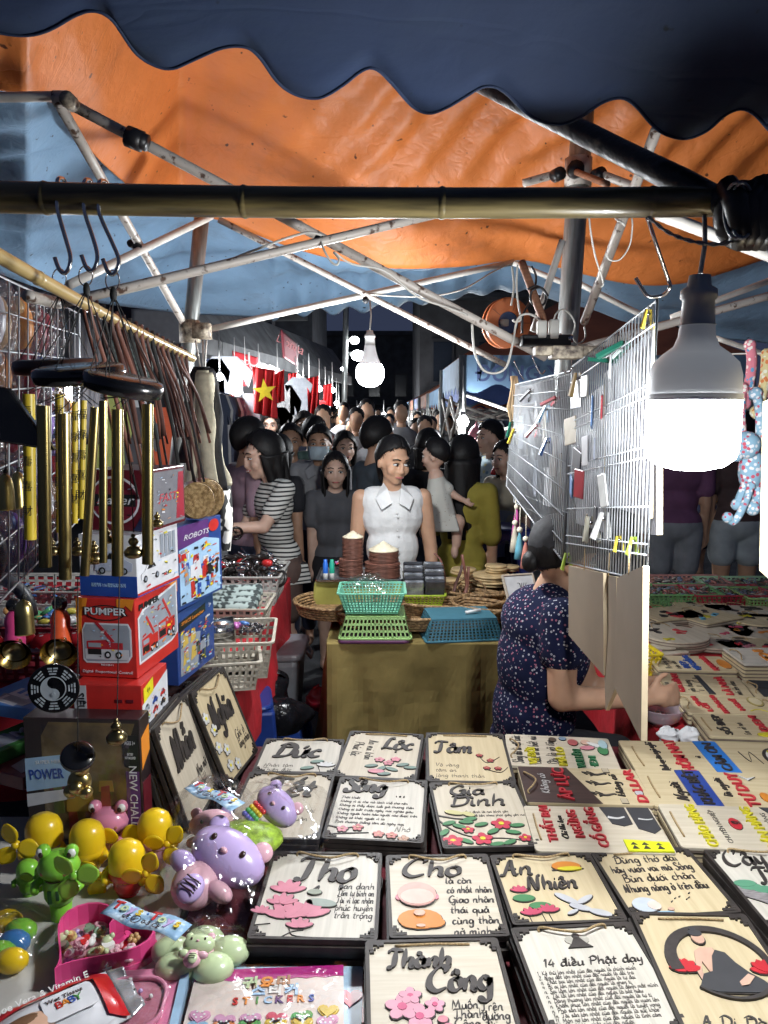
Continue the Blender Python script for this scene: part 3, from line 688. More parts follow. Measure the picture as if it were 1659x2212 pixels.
s.twig([(.02,.6),(.15,.75),(.35,.85),(.7,.88),(.95,.95)], .02); s.el('bird', .2, .5, .1, .04, plain((0.45,0.413,0.188)), rot=-.3); s.el('bird', .35, .53, .07, .04, plain((0.45,0.413,0.188)), rot=-.5); s.twig([(.02,.53),(.2,.58),(.38,.6)], .025)
s = fsign('Thọ', 'framed sign lettered Thọ with pink lotus flowers and a short verse', (590,1841),(826,1845),(526,2030), ZT+.012, m_wC, n=4)
s.word('Thọ', .5, .24, .5, .085, seed=9, fw=0.55); s.lines(['Bạn danh', 'Tâm tự bình an', 'Tài vì lạc nhân', 'phúc huyền', 'trân trọng'], .64, .45, .09, .08, pen=.01)
for fx, fy, r in ((.22,.5,.14),(.2,.64,.12),(.42,.76,.17),(.26,.78,.17),(.05,.74,.08),(.38,.88,.1)): s.lotus(fx, fy, r, plain((0.51,0.165,0.225)))
s.twig([(.3,.85),(.34,.95),(.5,.97)], .008); s.twig([(.25,.98),(.33,.92),(.42,.9)], .008); s.twig([(.02,.86),(.15,.84)], .008); s.el('lotus_leaf', .52, .62, .13, .05, plain((0.225,0.262,0.225)), rot=-.15); s.el('lotus_leaf', .45, .5, .06, .035, plain((0.225,0.247,0.188))); s.twig([(.4,.52),(.48,.42),(.46,.52)], .02)
s = fsign('Cho', 'framed sign lettered Cho with a praying little monk in orange', (833,1850),(1053,1847),(818,2030), ZT+.012, m_wD, n=3)
s.word('Cho', .42, .19, .42, .07, seed=11, fw=0.56); s.lines(['là còn', 'có nhất nhân', 'Giao nhân', 'thái quả', 'cùng thần', 'nở mình'], .54, .38, .105, .118, pen=.017)
s.el('monk_robe', .27, .8, .19, .13, ORG, n=18); s.el('monk_robe', .2, .84, .1, .07, ORG); s.el('monk_robe', .37, .84, .11, .07, ORG); s.el('monk_ear', .1, .55, .03, .04, PNK, out=0); s.el('monk_ear', .43, .55, .03, .04, PNK, out=0)
s.el('monk_head', .265, .52, .175, .17, plain((0.555,0.3,0.255)), n=20, h=.003); s.el('monk_face', .265, .555, .15, .11, plain((0.585,0.39,0.33)), n=18, h=.0036, out=0); s.el('praying_hand', .27, .745, .05, .04, SKIN, out=0, h=.004)
for fx in (.19, .34): s.twig([(fx-.04,.54),(fx,.55),(fx+.04,.54)], .006)
s.twig([(.23,.6),(.265,.61),(.3,.6)], .006); s.el('praying_hand', .27, .88, .04, .02, SKIN, out=0, h=.004)
s = fsign('An Nhiên', 'framed sign lettered An Nhiên with a rising sun, lotus and crane', (1057,1850),(1273,1843),(1078,2003), ZT+.014, m_wB, n=3)
s.word('An', .2, .22, .34, .055, seed=12, fw=0.32); s.word('Nhiên', .48, .45, .3, .05, seed=13, fw=0.48)
s.el('sun', .7, .21, .14, .075, ORG, n=18); s.el('sun_glow', .72, .255, .12, .03, YEL, out=0, h=.003); s.twig([(.55,.26),(.7,.255),(.86,.25)], .02, m_ink)
for fx, fy, r in ((.17,.56,.08),(.2,.87,.09),(.36,.84,.09)): s.lotus(fx, fy, r, DPNK)
for fx, fy, r in ((.18,.65,.1),(.3,.76,.1)): s.el('lotus_leaf', fx, fy, r, .05, LEAF, n=14)
for a in ((.36,.98),(.3,.97),(.18,.98)): s.twig([(a[0],a[1]),(a[0]-.01,.86)], .006)
s.el('crane_body', .65, .8, .1, .04, SILV, rot=-.45); s.el('crane_wing', .56, .68, .12, .04, SILV, rot=-.75); s.el('crane_wing', .72, .7, .1, .03, SILV, rot=.6); s.el('crane_tail', .8, .88, .1, .04, SILV, rot=-.4); s.el('crane_head', .56, .86, .06, .02, SILV, rot=.5)
s = fsign('Đừng thở dài', 'framed sign with a four line verse and a small monk blowing petals', (1274,1843),(1483,1832),(1337,1990), ZT+.014, m_wB, n=3, slot=True)
for i, t in enumerate(('Đừng thở dài', 'hãy vươn vai mà Sống', 'Bùn dưới chân', 'Nhưng nắng ở trên đầu')): s.lines([t], .5, .2+i*.145, .125, .1, pen=.018, align='C', seed=20+i)
s.el('monk_robe', .3, .97, .12, .05, SKY_, rot=.1); s.el('monk_head', .2, .83, .12, .1, plain((0.413,0.45,0.495)), n=18, h=.003); s.el('monk_face', .27, .85, .06, .06, plain((0.57,0.465,0.405)), out=0, h=.0036); s.el('monk_hand', .4, .9, .03, .02, SKIN, out=0)
for fx, fy in ((.45,.8),(.5,.76),(.55,.74),(.6,.78),(.66,.7),(.63,.76)): s.twig([(fx,fy),(fx+.02,fy-.015)], .01)
s = fsign('Thanh Tùng', 'framed sign with a twisting grey pine trunk, cut by the picture edge', (1517,1837),(1735,1829),(1640,2018), ZT+.014, m_wC, n=4)
s.word('Cây', .3, .14, .36, .05, seed=31, fw=0.4); s.word('Tùng', .5, .38, .36, .05, seed=32, fw=0.5)
s.cut('pine_trunk', [(.02,.45),(.12,.52),(.3,.62),(.55,.75),(.8,.86),(.95,.94),(.6,.92),(.35,.82),(.12,.66),(.02,.6)], plain((0.225,0.203,0.203), scale=20, var=.4, stretch=(3,20,5)))
for fx, fy in ((.15,.5),(.25,.54),(.35,.6),(.45,.62),(.12,.46)): s.el('pine_foliage', fx, fy, .1, .05, plain((0.09,0.247,0.15)))
s = fsign('Thành Công', 'framed sign lettered Thành Công with pink orchids, in the nearest row', (789,2035),(1074,2028),(768,2290), ZT+.018, m_wD, n=4, slot=True)
s.word('Thành', .38, .2, .27, .062, seed=40, fw=0.48); s.word('Công', .65, .40, .34, .068, seed=41, fw=0.46); s.lines(['Muốn', 'Thành', 'Công'], .57, .64, .085, .075, pen=.012); s.lines(['Trên', 'đường', 'đời'], .76, .66, .085, .075, pen=.012)
for fx, fy, r in ((.24,.62,.11),(.35,.7,.1),(.3,.53,.075),(.46,.61,.065)): s.flower(fx, fy, r, plain((0.54,0.247,0.315)), plain((0.45,0.06,0.15)))
for fx, fy in ((.5,.73),(.53,.79),(.46,.8)): s.el('orchid_bud', fx, fy, .035, .03, PNK)
s.twig([(.3,.7),(.27,.8),(.25,.98)], .02, plain((0.262,0.375,0.15))); s.twig([(.5,.72),(.47,.85),(.4,.98)], .016)
s = fsign('14 điều', 'framed sign listing numbered Buddhist sayings under a small seated figure emblem', (1101,2008),(1359,1993),(1132,2250), ZT+.02, m_wC, n=4)
s.word('14 điều Phật dạy', .54, .37, .125, .022, seed=50, h=.001, fw=0.78)
s.lines(['1. Kẻ thù lớn nhất của đời người là chính mình', '2. Ngu dốt lớn nhất của đời người là dối trá', '3. Thất bại lớn nhất của đời người là tự đại', '4. Bi ai lớn nhất của đời người là ghen tị', '5. Sai lầm lớn nhất của đời người là đánh mất mình', '6. Tội lỗi lớn nhất của đời người là bất hiếu', '7. Đáng thương lớn nhất của đời người là tự ti', '8. Khâm phục lớn nhất của đời người là vươn lên', '9. Phá sản lớn nhất của đời người là tuyệt vọng', '10. Tài sản lớn nhất của đời người là sức khỏe', '11. Món nợ lớn nhất của đời người là tình cảm', '12. Lễ vật lớn nhất của đời người', '13. Khiếm khuyết lớn nhất của đời người'], .08, .475, .042, .041, pen=.0055)
s.cut('emblem', [(.44,.2),(.5,.1),(.56,.2),(.6,.24),(.4,.24)], m_ink, out=0); s.el('emblem_halo', .5, .155, .1, .06, plain((0.375,0.352,0.3)), z=-.0012, out=0); s.el('emblem_head', .5, .12, .03, .03, m_ink, out=0)
s = fsign('A Di Đà Phật', 'framed sign of a meditating Buddha inside a brush circle', (1360,1972),(1609,1977),(1458,2262), ZT+.024, m_wB, n=4, slot=True)
b = B(); cc = s.X(.55, .42); pts = [(cc[0]+.36*s.w*cos(a)*1.05, cc[1]+.27*s.h*sin(a)) for a in [radians(195-330*i/44) for i in range(45)]]
b.stroke(pts, [s.w*(.085*(1-i/44)**1.2+.02) for i in range(45)], .004, z0=.0003); part('brush_circle', b, m_ink, s.o)
s.cut('robe', [(.28,.62),(.36,.52),(.44,.5),(.5,.38),(.55,.33),(.62,.35),(.66,.43),(.72,.5),(.8,.56),(.84,.62),(.7,.65),(.4,.65)], GRY, h=.0036)
s.cut('torso', [(.38,.34),(.44,.31),(.54,.31),(.55,.36),(.52,.44),(.47,.5),(.42,.5),(.4,.42),(.36,.5),(.37,.6),(.33,.6),(.32,.5)], SKIN, h=.003)
s.el('buddha_face', .465, .235, .052, .065, SKIN, h=.0036); s.el('buddha_hair', .46, .195, .058, .04, GRY, h=.0046, out=0); s.el('buddha_hair', .455, .16, .03, .025, GRY, h=.0046, out=0)
s.cut('foot', [(.6,.58),(.7,.52),(.74,.54),(.66,.6),(.6,.61)], SKIN, h=.0045)
for fx, sg in ((.24, 1), (.87, -1)):
    for k in range(6):
        a = pi*(.1+.16*k); s.el('lotus_petal', fx+.06*cos(a), .5-.055*sin(a), .07, .032, plain((0.413,0.015,0.0225)), rot=a, n=8, h=.003)
s.word('A Di Đà Phật', .55, .84, .14, .026, seed=60, h=.001, fw=0.8)

# ---- unframed plaques read from the side
def rsign(key, label, TL, TR, BL, z, board, n=2, name='wall_sign', **k):
    """plaque whose own top edge faces left: image corners in, own frame out"""
    a, c, d = at(*TL, z=z), at(*TR, z=z), at(*BL, z=z)
    y = -(c-a); h = y.length; y.normalize(); x = (a-d); x = x-y*x.dot(y); w = x.length; x.normalize()
    o = a-y*h/2-x*w/2; M = Matrix((x, y, x.cross(y))).transposed().to_4x4(); M.translation = o
    s = Sign(label, M, w, h, board, framed=False, seed=len(D)+30, name=name, **k); D[key] = s
    under(M, w, h, n, 'lettered '+key, framed=False, seed=len(D), first=.0125, gap=.012); return s
s = rsign('Vị đời', 'wood plaque with yellow and green words and a cut-out lying couple', (1091,1585),(1313,1595),(1108,1653), ZT+.012, m_wA)
s.lines(['Sống đời là một cuộc', 'Bước đi để biết vui', 'Đời là vô tận'], .08, .14, .15, .16, pen=.02); s.block('VỊ ĐỜI', .3, .23, .17, YEL, fit=.5); s.block('MÀ LO', .32, .5, .18, YEL, fit=.55); s.block('VUI LÊN', .28, .66, .18, GRN, fit=.55); s.block('ĐI', .22, .78, .16, GRN, fit=.3)
s.el('pebble', .9, .55, .06, .05, plain((0.15,0.225,0.315))); s.el('pebble', .85, .45, .07, .05, plain((0.06,0.0375,0.0225)))
s.el('figure_head', .78, .64, .1, .07, plain((0.338,0.075,0.075))); s.el('figure_head', .8, .76, .08, .06, SKIN); s.el('figure_body', .62, .76, .06, .1, PNK, rot=.2); s.el('figure_body', .7, .86, .16, .05, WHT, rot=.9); s.el('bush', .55, .9, .13, .07, LEAF); s.el('bush', .75, .92, .14, .06, plain((0.3,0.413,0.45)))
s = rsign('ÁP LỰC', 'half dark brown plaque with red words ÁP LỰC and DOLLAR', (1117,1656),(1369,1662),(1132,1733), ZT+.016, m_wB, n=3)
s.cut('dark_panel', [(.005,.005),(.995,.005),(.995,.42),(.005,.6)], BRW, h=.0006, out=0, z=.0001)
s.word('Không có', .5, .18, .16, .02, WHT, h=.0006, name='lettering', fw=0.55).location.z = .0016; s.block('ÁP LỰC', .5, .34, .26, RED, fit=.88).location.z = .0036; s.word('không có', .5, .78, .15, .018, fw=0.6); s.block('D LLAR', .5, .93, .21, RED, fit=.9); s.el('coin', .3, .925, .075, .05, SILV); s.cut('banknote', [(.02,.75),(.14,.75),(.14,.8),(.02,.8)], plain((0.375,0.315,0.225))); s.cut('banknote', [(.86,.72),(.98,.72),(.98,.77),(.86,.77)], plain((0.375,0.315,0.225)))
for k, fx in enumerate((.25, .55, .82)):
    s.twig([(fx,.6),(fx-.02,.66),(fx+.02,.72),(fx,.74)], .045); s.twig([(fx-.02,.58),(fx+.06,.54),(fx,.62)], .02); s.twig([(fx-.06,.6),(fx,.64),(fx+.08,.58)], .015)
s = rsign('THẤT BẠI', 'pale plaque lettered THẤT BẠI with grey panels and a yellow diamond strip', (1130,1740),(1403,1745),(1146,1838), ZT+.018, m_wA, n=3, slot=True)
s.block('THẤT BẠI', .58, .155, .17, RED, fit=.8); s.word('Chỉ khi bạn', .5, .25, .1, .012, fw=0.5); s.block('NGỪNG', .58, .36, .18, RED, fit=.6); s.block('CỐ GẮNG', .52, .51, .19, RED, fit=.86)
s.cut('grey_panel', [(.98,.6),(.98,.79),(.6,.79),(.55,.72),(.6,.64)], GRY, h=.001); s.cut('grey_panel', [(.98,.81),(.98,.98),(.5,.985),(.4,.92),(.5,.82)], GRY, h=.001)
s.twig([(.75,.63),(.72,.7),(.76,.76)], .05, WHT); s.twig([(.72,.86),(.7,.92),(.72,.97)], .03, WHT); s.cut('diamond_strip', [(.01,.66),(.24,.66),(.2,.985),(.01,.985)], plain((0.562,0.6,0.015)), h=.003, out=0)
for fy in (.72, .8, .9):
    for sg in (0, 1): s.cut('diamond', [(.05+.08*sg,fy-.025),(.12+.06*sg,fy),(.05+.08*sg,fy+.025)], m_ink, h=.0036, out=0)
s = rsign('CẢM ƠN', 'yellow wood plaque with red words and a blue strip lettered CẢM ƠN', (1334,1599),(1700,1606),(1362,1672), ZT+.012, m_wB, slot=True)
s.word('Dịch vụ ăn ngủ nghỉ', .5, .17, .13, .02, fw=0.85); s.block('HÔM NAY', .55, .3, .24, RED, fit=.95); s.cut('blue_strip', [(.02,.44),(.98,.44),(.98,.57),(.02,.57)], plain((0.0225,0.143,0.45)), h=.003); s.block('CẢM ƠN', .5, .51, .2, m_ink, fit=.8).location.z = .005; s.word('vì', .5, .4, .1, .015)
s.twig([(.7,.66),(.4,.68),(.7,.72),(.35,.74)], .01); s.el('ring', .5, .88, .32, .24, m_ink, n=24); s.el('ring_face', .5, .88, .27, .2, WHT, n=24, h=.003, out=0); s.block('VUI', .5, .85, .2, YEL, fit=.4).location.z = .005; s.block('LÊN', .5, .95, .2, RED, fit=.4).location.z = .005
s = rsign('KHÁC BIỆT', 'yellow wood plaque with blue strip lettered KHÁC BIỆT and red TƯ DUY', (1370,1662),(1700,1672),(1408,1742), ZT+.016, m_wB, n=3, slot=True)
s.word('Người', .4, .2, .2, .025, fw=0.5); s.cut('blue_strip', [(.02,.26),(.98,.26),(.98,.42),(.02,.42)], plain((0.0225,0.0525,0.255)), h=.003); s.block('KHÁC BIỆT', .5, .34, .22, m_ink, fit=.9).location.z = .005; s.word('là người', .55, .5, .15, .02, fw=0.5); s.block('TƯ DUY', .5, .62, .24, RED, fit=.9)
s.el('astronaut', .35, .82, .2, .1, WHT); s.el('astronaut', .5, .86, .12, .08, plain((0.075,0.225,0.45))); s.el('astronaut', .3, .78, .1, .06, plain((0.525,0.525,0.15))); s.el('astronaut', .25, .9, .12, .05, SKY_); s.el('astronaut', .3, .72, .12, .06, ORG); s.cut('paper_plane', [(.75,.7),(.85,.76),(.8,.7),(.88,.66)], WHT)
s = rsign('CHÀO HÀNG', 'pale plaque lettered CHÀO HÀNG and BÁN HÀNG in yellow', (1420,1736),(1700,1746),(1468,1830), ZT+.02, m_wA, n=4, slot=True)
s.block('CHÀO HÀNG', .5, .24, .2, YEL, fit=.95); s.block('CHUYÊN NGHIỆP', .5, .38, .1, m_ink, h=.0006, bold=0, fit=.75); s.el('medal', .55, .5, .13, .07, RED); s.block('₫', .55, .5, .12, m_ink, h=.001).location.z = .0045; s.block('BÁN HÀNG', .5, .66, .2, YEL, fit=.92); s.block('THÀNH CÔNG', .5, .77, .1, m_ink, h=.0006, bold=0, fit=.7); s.cut('grey_panel', [(.98,.78),(.98,.98),(.5,.98),(.62,.88)], GRY, h=.001)
s = rsign('VỢ CHỒNG', 'plaque with navy and red words and an orange sun, beside the yellow basket', (1394,1415),(1556,1418),(1404,1447), ZT+.012, m_wB)
s.lines(['Vợ chồng nghĩa', 'trăm năm'], .1, .2, .14, .12, pen=.02); s.block('VỢ CHỒNG', .5, .52, .2, BLU, fit=.95); s.block('ĐẸP', .35, .4, .2, BLU, fit=.45); s.block('HẠNH PHÚC', .5, .74, .2, RED, fit=.95); s.el('sun', .45, .92, .3, .12, ORG)
s = rsign('GIA ĐÌNH', 'plaque with two red word pairs and a grey comb shape', (1408,1452),(1597,1464),(1436,1495), ZT+.016, m_wB, n=2, slot=True)
s.block('GIA ĐÌNH', .5, .25, .18, RED, fit=.9); s.lines(['yêu thương'], .1, .4, .14, .1, pen=.02); s.cut('grey_bar', [(.95,.48),(.95,.53),(.05,.6),(.05,.53)], GRY); s.block('LÀ NHÀ', .5, .76, .2, RED, fit=.9); s.lines(['mãi bên nhau'], .1, .9, .13, .1, pen=.02); s.lines(['niềm tin'], .1, .14, .13, .1, pen=.02)
for k in range(4): s.twig([(.2+k*.2,.5),(.2+k*.2,.44)], .012)
s = rsign('SINH LỜI', 'plaque with three red words beside a clock ring, next to the clear bowl', (1455,1500),(1648,1506),(1484,1540), ZT+.014, m_wB, n=2)
s.block('SINH', .62, .2, .17, RED, fit=.5); s.block('LỜI', .3, .26, .17, RED, fit=.4); s.block('KHÔNG LO', .5, .42, .17, RED, fit=.95); s.block('NGHĨ', .5, .62, .17, RED, fit=.6); s.el('clock_ring', .7, .85, .25, .14, plain((0.338,0.262,0.075)), n=20); s.el('clock_face', .7, .85, .2, .11, plain((0.54,0.465,0.3)), n=20, h=.003, out=0); s.twig([(.2,.7),(.3,.8),(.15,.9)], .02, YEL)
s = rsign('ZALO SỐ', 'plaque with dark and red words above a yellow oval', (1494,1541),(1700,1548),(1530,1590), ZT+.018, m_wB, n=3, slot=True)
s.block('SỐ ĐẸP', .5, .22, .2, m_ink, fit=.85); s.block('ĐEM', .6, .62, .22, RED, fit=.7); s.block('LÀM', .6, .85, .22, RED, fit=.6); s.lines(['tìm về nơi'], .1, .44, .14, .1, pen=.018); s.el('yellow_oval', .12, .65, .1, .26, YEL)
s = rsign('ĐI CHƠI', 'white plaque with orange red words on top of a thick sign stack', (1560,1399),(1720,1400),(1590,1434), ZT+.045, m_wC, n=4)
s.block('ĐI', .5, .42, .3, ORG, fit=.7); s.block('CHƠI', .5, .7, .26, RED, fit=.95)
s = rsign('LỜI', 'plaque with a grey and red block, cut by the picture edge', (1600,1468),(1740,1474),(1626,1506), ZT+.012, m_wB, n=1)
s.cut('grey_panel', [(.05,.1),(.48,.1),(.48,.5),(.05,.5)], GRY); s.cut('grey_panel', [(.52,.1),(.95,.1),(.95,.4),(.52,.4)], GRY); s.cut('red_panel', [(.05,.55),(.95,.5),(.95,.85),(.05,.85)], RED)
s = rsign('VÒNG', 'plaque with a brown ring, cut by the picture edge below the grey block', (1634,1506),(1760,1512),(1666,1548), ZT+.012, m_wB, n=1)
s.el('brown_ring', .5, .5, .35, .3, plain((0.112,0.075,0.0375)), n=18); s.el('ring_face', .5, .5, .28, .24, plain((0.525,0.45,0.3)), n=18, h=.003, out=0)
# ================================================================ left stall: chimes, cartons, bags
m_brass = mat('antique_brass', (.42, .33, .13), .28, metal=1.0, var=.25, scale=8, stretch=(4,4,.5))
m_brassd = mat('dark_brass', (.24, .19, .09), .3, metal=1.0, var=.3, scale=20)
m_gold = mat('shiny_gold', (.75, .52, .16), .18, metal=1.0, var=.1)
m_ytub = mat('yellow_bamboo_tube', (.55, .40, .03), .4, var=.25, scale=15, stretch=(3,3,.6))
m_lacq = mat('black_lacquer', (.008, .008, .009), .22, var=.2, coat=.4)
m_lacqb = mat('brown_lacquer', (.05, .022, .015), .35, var=.3)
m_thr = mat('black_thread', (.012, .012, .012), .7, var=0)
m_chr = mat('chrome_hook', (.62, .62, .62), .16, metal=1.0, var=.05)

def hook(label, u, v0, v1, lean, y=1.148):
    root = thing('s_hook', label, 'hook', at(u, v0, y), 'steel hooks on the bamboo pole')
    pts = [(u+14,v0+42,.05),(u+10,v0+8,.055),(u+2,v0,.045),(u-6,v0+6,.02),(u-7,v0+45,0),(u-4,v0+75,0),(u+lean*.6,v1-70,0),(u+lean,v1-35,0),(u+lean-3,v1-12,0),(u+lean-12,v1,0),(u+lean-24,v1-8,0),(u+lean-34,v1-34,0)]
    b = B(); b.tube([at(p[0], p[1], y+p[2]) for p in smooth_pts(pts, 4)], .0031, 8); part('hook_wire', b, m_chr, root, True, True); return root
hook('steel hook farthest to the left on the bamboo pole', 130, 385, 590, 22); hook('steel hook in the middle of the left three', 188, 388, 585, 22); hook('steel hook third from the left, beside the slanted tube', 220, 390, 593, 36)
def chime(label, ring, disk, rx, tubes, y, tilt, mdisk, clap=None, th=.027):
    """ring: D point, disk: D centre, tubes: (u, vtop, vbottom, du, width px, material)"""
    root = thing('wind_chime', label, 'wind chime', at(*ring, y), 'wind chimes hanging from the bamboo pole')
    c = at(*disk, y); s = rx*c.y/F
    b = B(); b.tube([at(ring[0]+r0*cos(q), ring[1]+22*sin(q), y+.004*sin(q*2)) for q in [2*pi*i/20 for i in range(20)] for r0 in (15,)], .0011, 6, closed=True); part('ring', b, m_chr, root, True, True)
    k = at(ring[0]+2, ring[1]+30, y); b = B(); b.ball(k, (.006,.006,.012), 8, 6); part('knot', b, m_thr, root, True, True)
    M = TR(c, 0, tilt[0], tilt[1]); b = B(); b.lathe([(0,th*.2),(s*.86,th*.2),(s*.97,th*.1),(s,-th*.25),(s*.97,-th*.7),(s*.85,-th*.8),(0,-th*.8)], 36, M=M); part('top_disk', b, mdisk, root, True, True)
    b = B()
    for i in range(6): b.tube([k, M @ Vector((s*.82*cos(i*pi/3+.3), s*.82*sin(i*pi/3+.3), th*.2))], .0009, 5)
    part('suspension_thread', b, m_thr, root, False, True)
    for i, (u, v0, v1, du, w, mm) in enumerate(tubes):
        dy = [-.04, .035, .0, .05, -.025][i % 5]; yy = y+dy
        p, q = at(u, v0, yy), at(u+du, v1, yy); r = w/2*yy/F
        b = B(); n = 14; d = (q-p).normalized(); b.tube([p, p+(q-p)*.5, q], r, n, cap=False); b.tube([q, p], r*.86, n, cap=False); part('chime_tube', b, mm, root, True, True)
        if mm is m_ytub:
            for j in range(5):
                gp = p+(q-p)*(.12+.17*j)+Vector((0,-r*1.01,0)); ch = '福祿壽喜財'[j]
                text(ch, root, None, .02, m_ink, ext=.0002, M=root.matrix_basis.inverted() @ (Matrix.Translation(gp) @ Euler((pi/2,0,0)).to_matrix().to_4x4()))
        b = B(); t = p-d*0; b.tube([p-d*.0+Vector((r*.7,0,.004)), M @ Vector((s*.7*cos(i*1.26), s*.7*sin(i*1.26), -th*.5))], .0008, 4); b.tube([p+Vector((-r*.7,0,.004)), M @ Vector((s*.7*cos(i*1.26), s*.7*sin(i*1.26), -th*.5))], .0008, 4); part('tube_thread', b, m_thr, root, False, True)
    return root, c
Y1 = 1.27
r1, c1 = chime('wind chime with brown disk and yellow lettered tubes, leftmost', (128,602), (118,782), 84, [(62,851,1165,4,25,m_ytub),(128,851,1150,2,17,m_ytub),(181,865,1120,-6,13,m_ytub),(162,868,1130,0,12,m_ytub)], 1.42, (.1,-.03), m_lacqb)
r2, c2 = chime('wind chime with round black disk and thick brass tubes', (185,596), (170,797), 96, [(93,876,1224,5,27,m_brass),(138,893,1251,3,27,m_brass),(206,880,1243,-23,20,m_brass)], Y1, (.16,-.04), m_lacq)
r3, c3 = chime('wind chime with tilted black disk over the car toy carton', (243,606), (268,820), 84, [(223,866,1215,0,17,m_brass),(254,884,1243,0,25,m_brass),(319,873,1218,0,24,m_brass)], 1.2, (.1,.22), m_lacq)
def beads(root, u, v, y, s, m=m_brassd, spin=0):
    c = at(u, v, y); k = s*y/F; b = B(M=Matrix.Translation(c))
    b.lathe([(0,k*1.5),(k*.12,k*1.45),(k*.2,k*1.3),(k*.1,k*1.18),(k*.3,k*1.1),(k*.42,k*.85),(k*.32,k*.6),(k*.2,k*.52),(k*.48,k*.42),(k*.78,k*.05),(k*.74,-k*.3),(k*.45,-k*.5),(0,-k*.55)], 18); part('brass_bead', b, m, root, True, True)
def thread(root, a, c, r=.0009):
    b = B(); b.tube([a, c], r, 5); part('thread', b, m_thr, root, False, True)
beads(r3, 289, 1192, 1.2, 27); thread(r3, c3, at(289, 1150, 1.2)); beads(r3, 340, 1130, 1.26, 17)
beads(r2, 204, 1205, 1.3, 26); beads(r2, 252, 1592, 1.2, 30); thread(r2, at(258, 1245, 1.2), at(253, 1545, 1.2)); beads(r3, 232, 1165, 1.24, 18); beads(r2, 113, 1190, 1.3, 20); beads(r1, 168, 1190, 1.4, 20)
# sails of the chimes
yb = 1.16; c = at(117, 1486, yb); k = 56*yb/F; M = frame_from(c, (1, .12, 0), (0, -1, .05)); b = B(M=M); b.prism(ell(k, k*1.0, 36), .004); part('bagua_sail', b, m_lacq, r1, False, True, bev=.001)
gl = plain((.42,.47,.5),.5)
b = B(M=M); b.ringprism(ell(k*.5,k*.5,30), ell(k*.46,k*.46,30), .0006, z0=.004)
yy = [(k*.46*cos(q), k*.46*sin(q)) for q in [pi/2+pi*i/16 for i in range(17)]]+[(k*.23*cos(q), -k*.23+k*.23*sin(q)) for q in [-pi/2+pi*i/10 for i in range(11)]]+[(-k*.23*cos(q), k*.23+k*.23*sin(q)) for q in [-pi/2+pi*i/10 for i in range(11)]]
b.prism(yy, .0005, z0=.004); b.prism(ell(k*.08,k*.08,12,0,-k*.23), .0012, z0=.004)
for i in range(8):
    q = i*pi/4
    for j in range(3):
        rr = k*(.6+.11*j); L = k*(.26+.07*j)
        segs = ((-.5,.5),) if (i*3+j*5) % 3 == 0 else ((-.5,-.06),(.06,.5))
        for s0, s1 in segs:
            m0 = (s0+s1)/2*L; b.box((rr*cos(q)-m0*sin(q), rr*sin(q)+m0*cos(q), .0043), (k*.055, (s1-s0)*L, .0008), rz=q)
part('trigram', b, gl, r1, False, True); b = B(M=M); b.prism(ell(k*.08,k*.08,12,0,k*.23), .0012, z0=.0042); part('yin_dot', b, m_lacq, r1, False, True); thread(r1, at(118, 1240, 1.2), at(118, 1432, yb))
c = at(168, 1634, 1.2); k = 38*1.2/F; b = B(); b.lathe([(0,k*.2),(k*.85,k*.22),(k,0),(k*.85,-k*.25),(0,-k*.25)], 26, M=TR(c, .3, .75, .12)); part('striker_disk', b, m_lacq, r2, True, True); thread(r2, at(168, 1250, 1.25), c)
b = B(); q = at(172, 1690, 1.2); b.ball(q, (.020,.016,.022)); b.ball(q+Vector((.006,-.004,.026)), .013); b.ball(q+Vector((-.012,-.01,-.01)), .011); b.ball(q+Vector((.014,-.01,-.012)), .011); b.ball(q+Vector((0,-.014,-.002)), .012); part('brass_figurine', b, m_brass, r2, True, True)
# hanging brass bells
def bell(label, u, v, y, w, h):
    root = thing('brass_bell', label, 'bell', at(u, v-h/2, y), 'brass bells hanging over the toy baskets'); k = y/F
    W, H = w/2*k, h*k; b = B(M=Matrix.Translation(at(u, v, y)))
    b.lathe([(W*.12,H*.5),(W*.25,H*.47),(W*.62,H*.42),(W*.86,H*.28),(W*.95,H*.05),(W,-H*.45),(W*1.02,-H*.5),(W*.93,-H*.5),(W*.88,-H*.1),(W*.6,H*.35)], 24); part('bell_cup', b, m_brass, root, True, True)
    b = B(); b.tube([at(u, v-h/2, y), at(u, v-h/2-260, y)], .0008, 5); b.ball(at(u, v-h/2-4, y), .005, 8, 6); part('thread', b, m_thr, root, False, True)
bell('brass bell hanging leftmost behind the yellow chime tube', 12, 1062, 1.5, 36, 80); bell('darker brass bell just behind the leftmost one', 40, 1058, 1.62, 32, 82); bell('brass bell hanging in front of the white toy basket', 52, 1332, 1.3, 42, 78)
b = B(); b.prism([(-.09,0),(.09,-.03),(.02,.075),(-.05,.085)], .02, M=TR(at(5, 935, 1.3), .1, pi/2)); solo('hanging_ornament', 'black pointed chime top at the left picture edge', 'ornament', b, m_lacq, bev=.004)

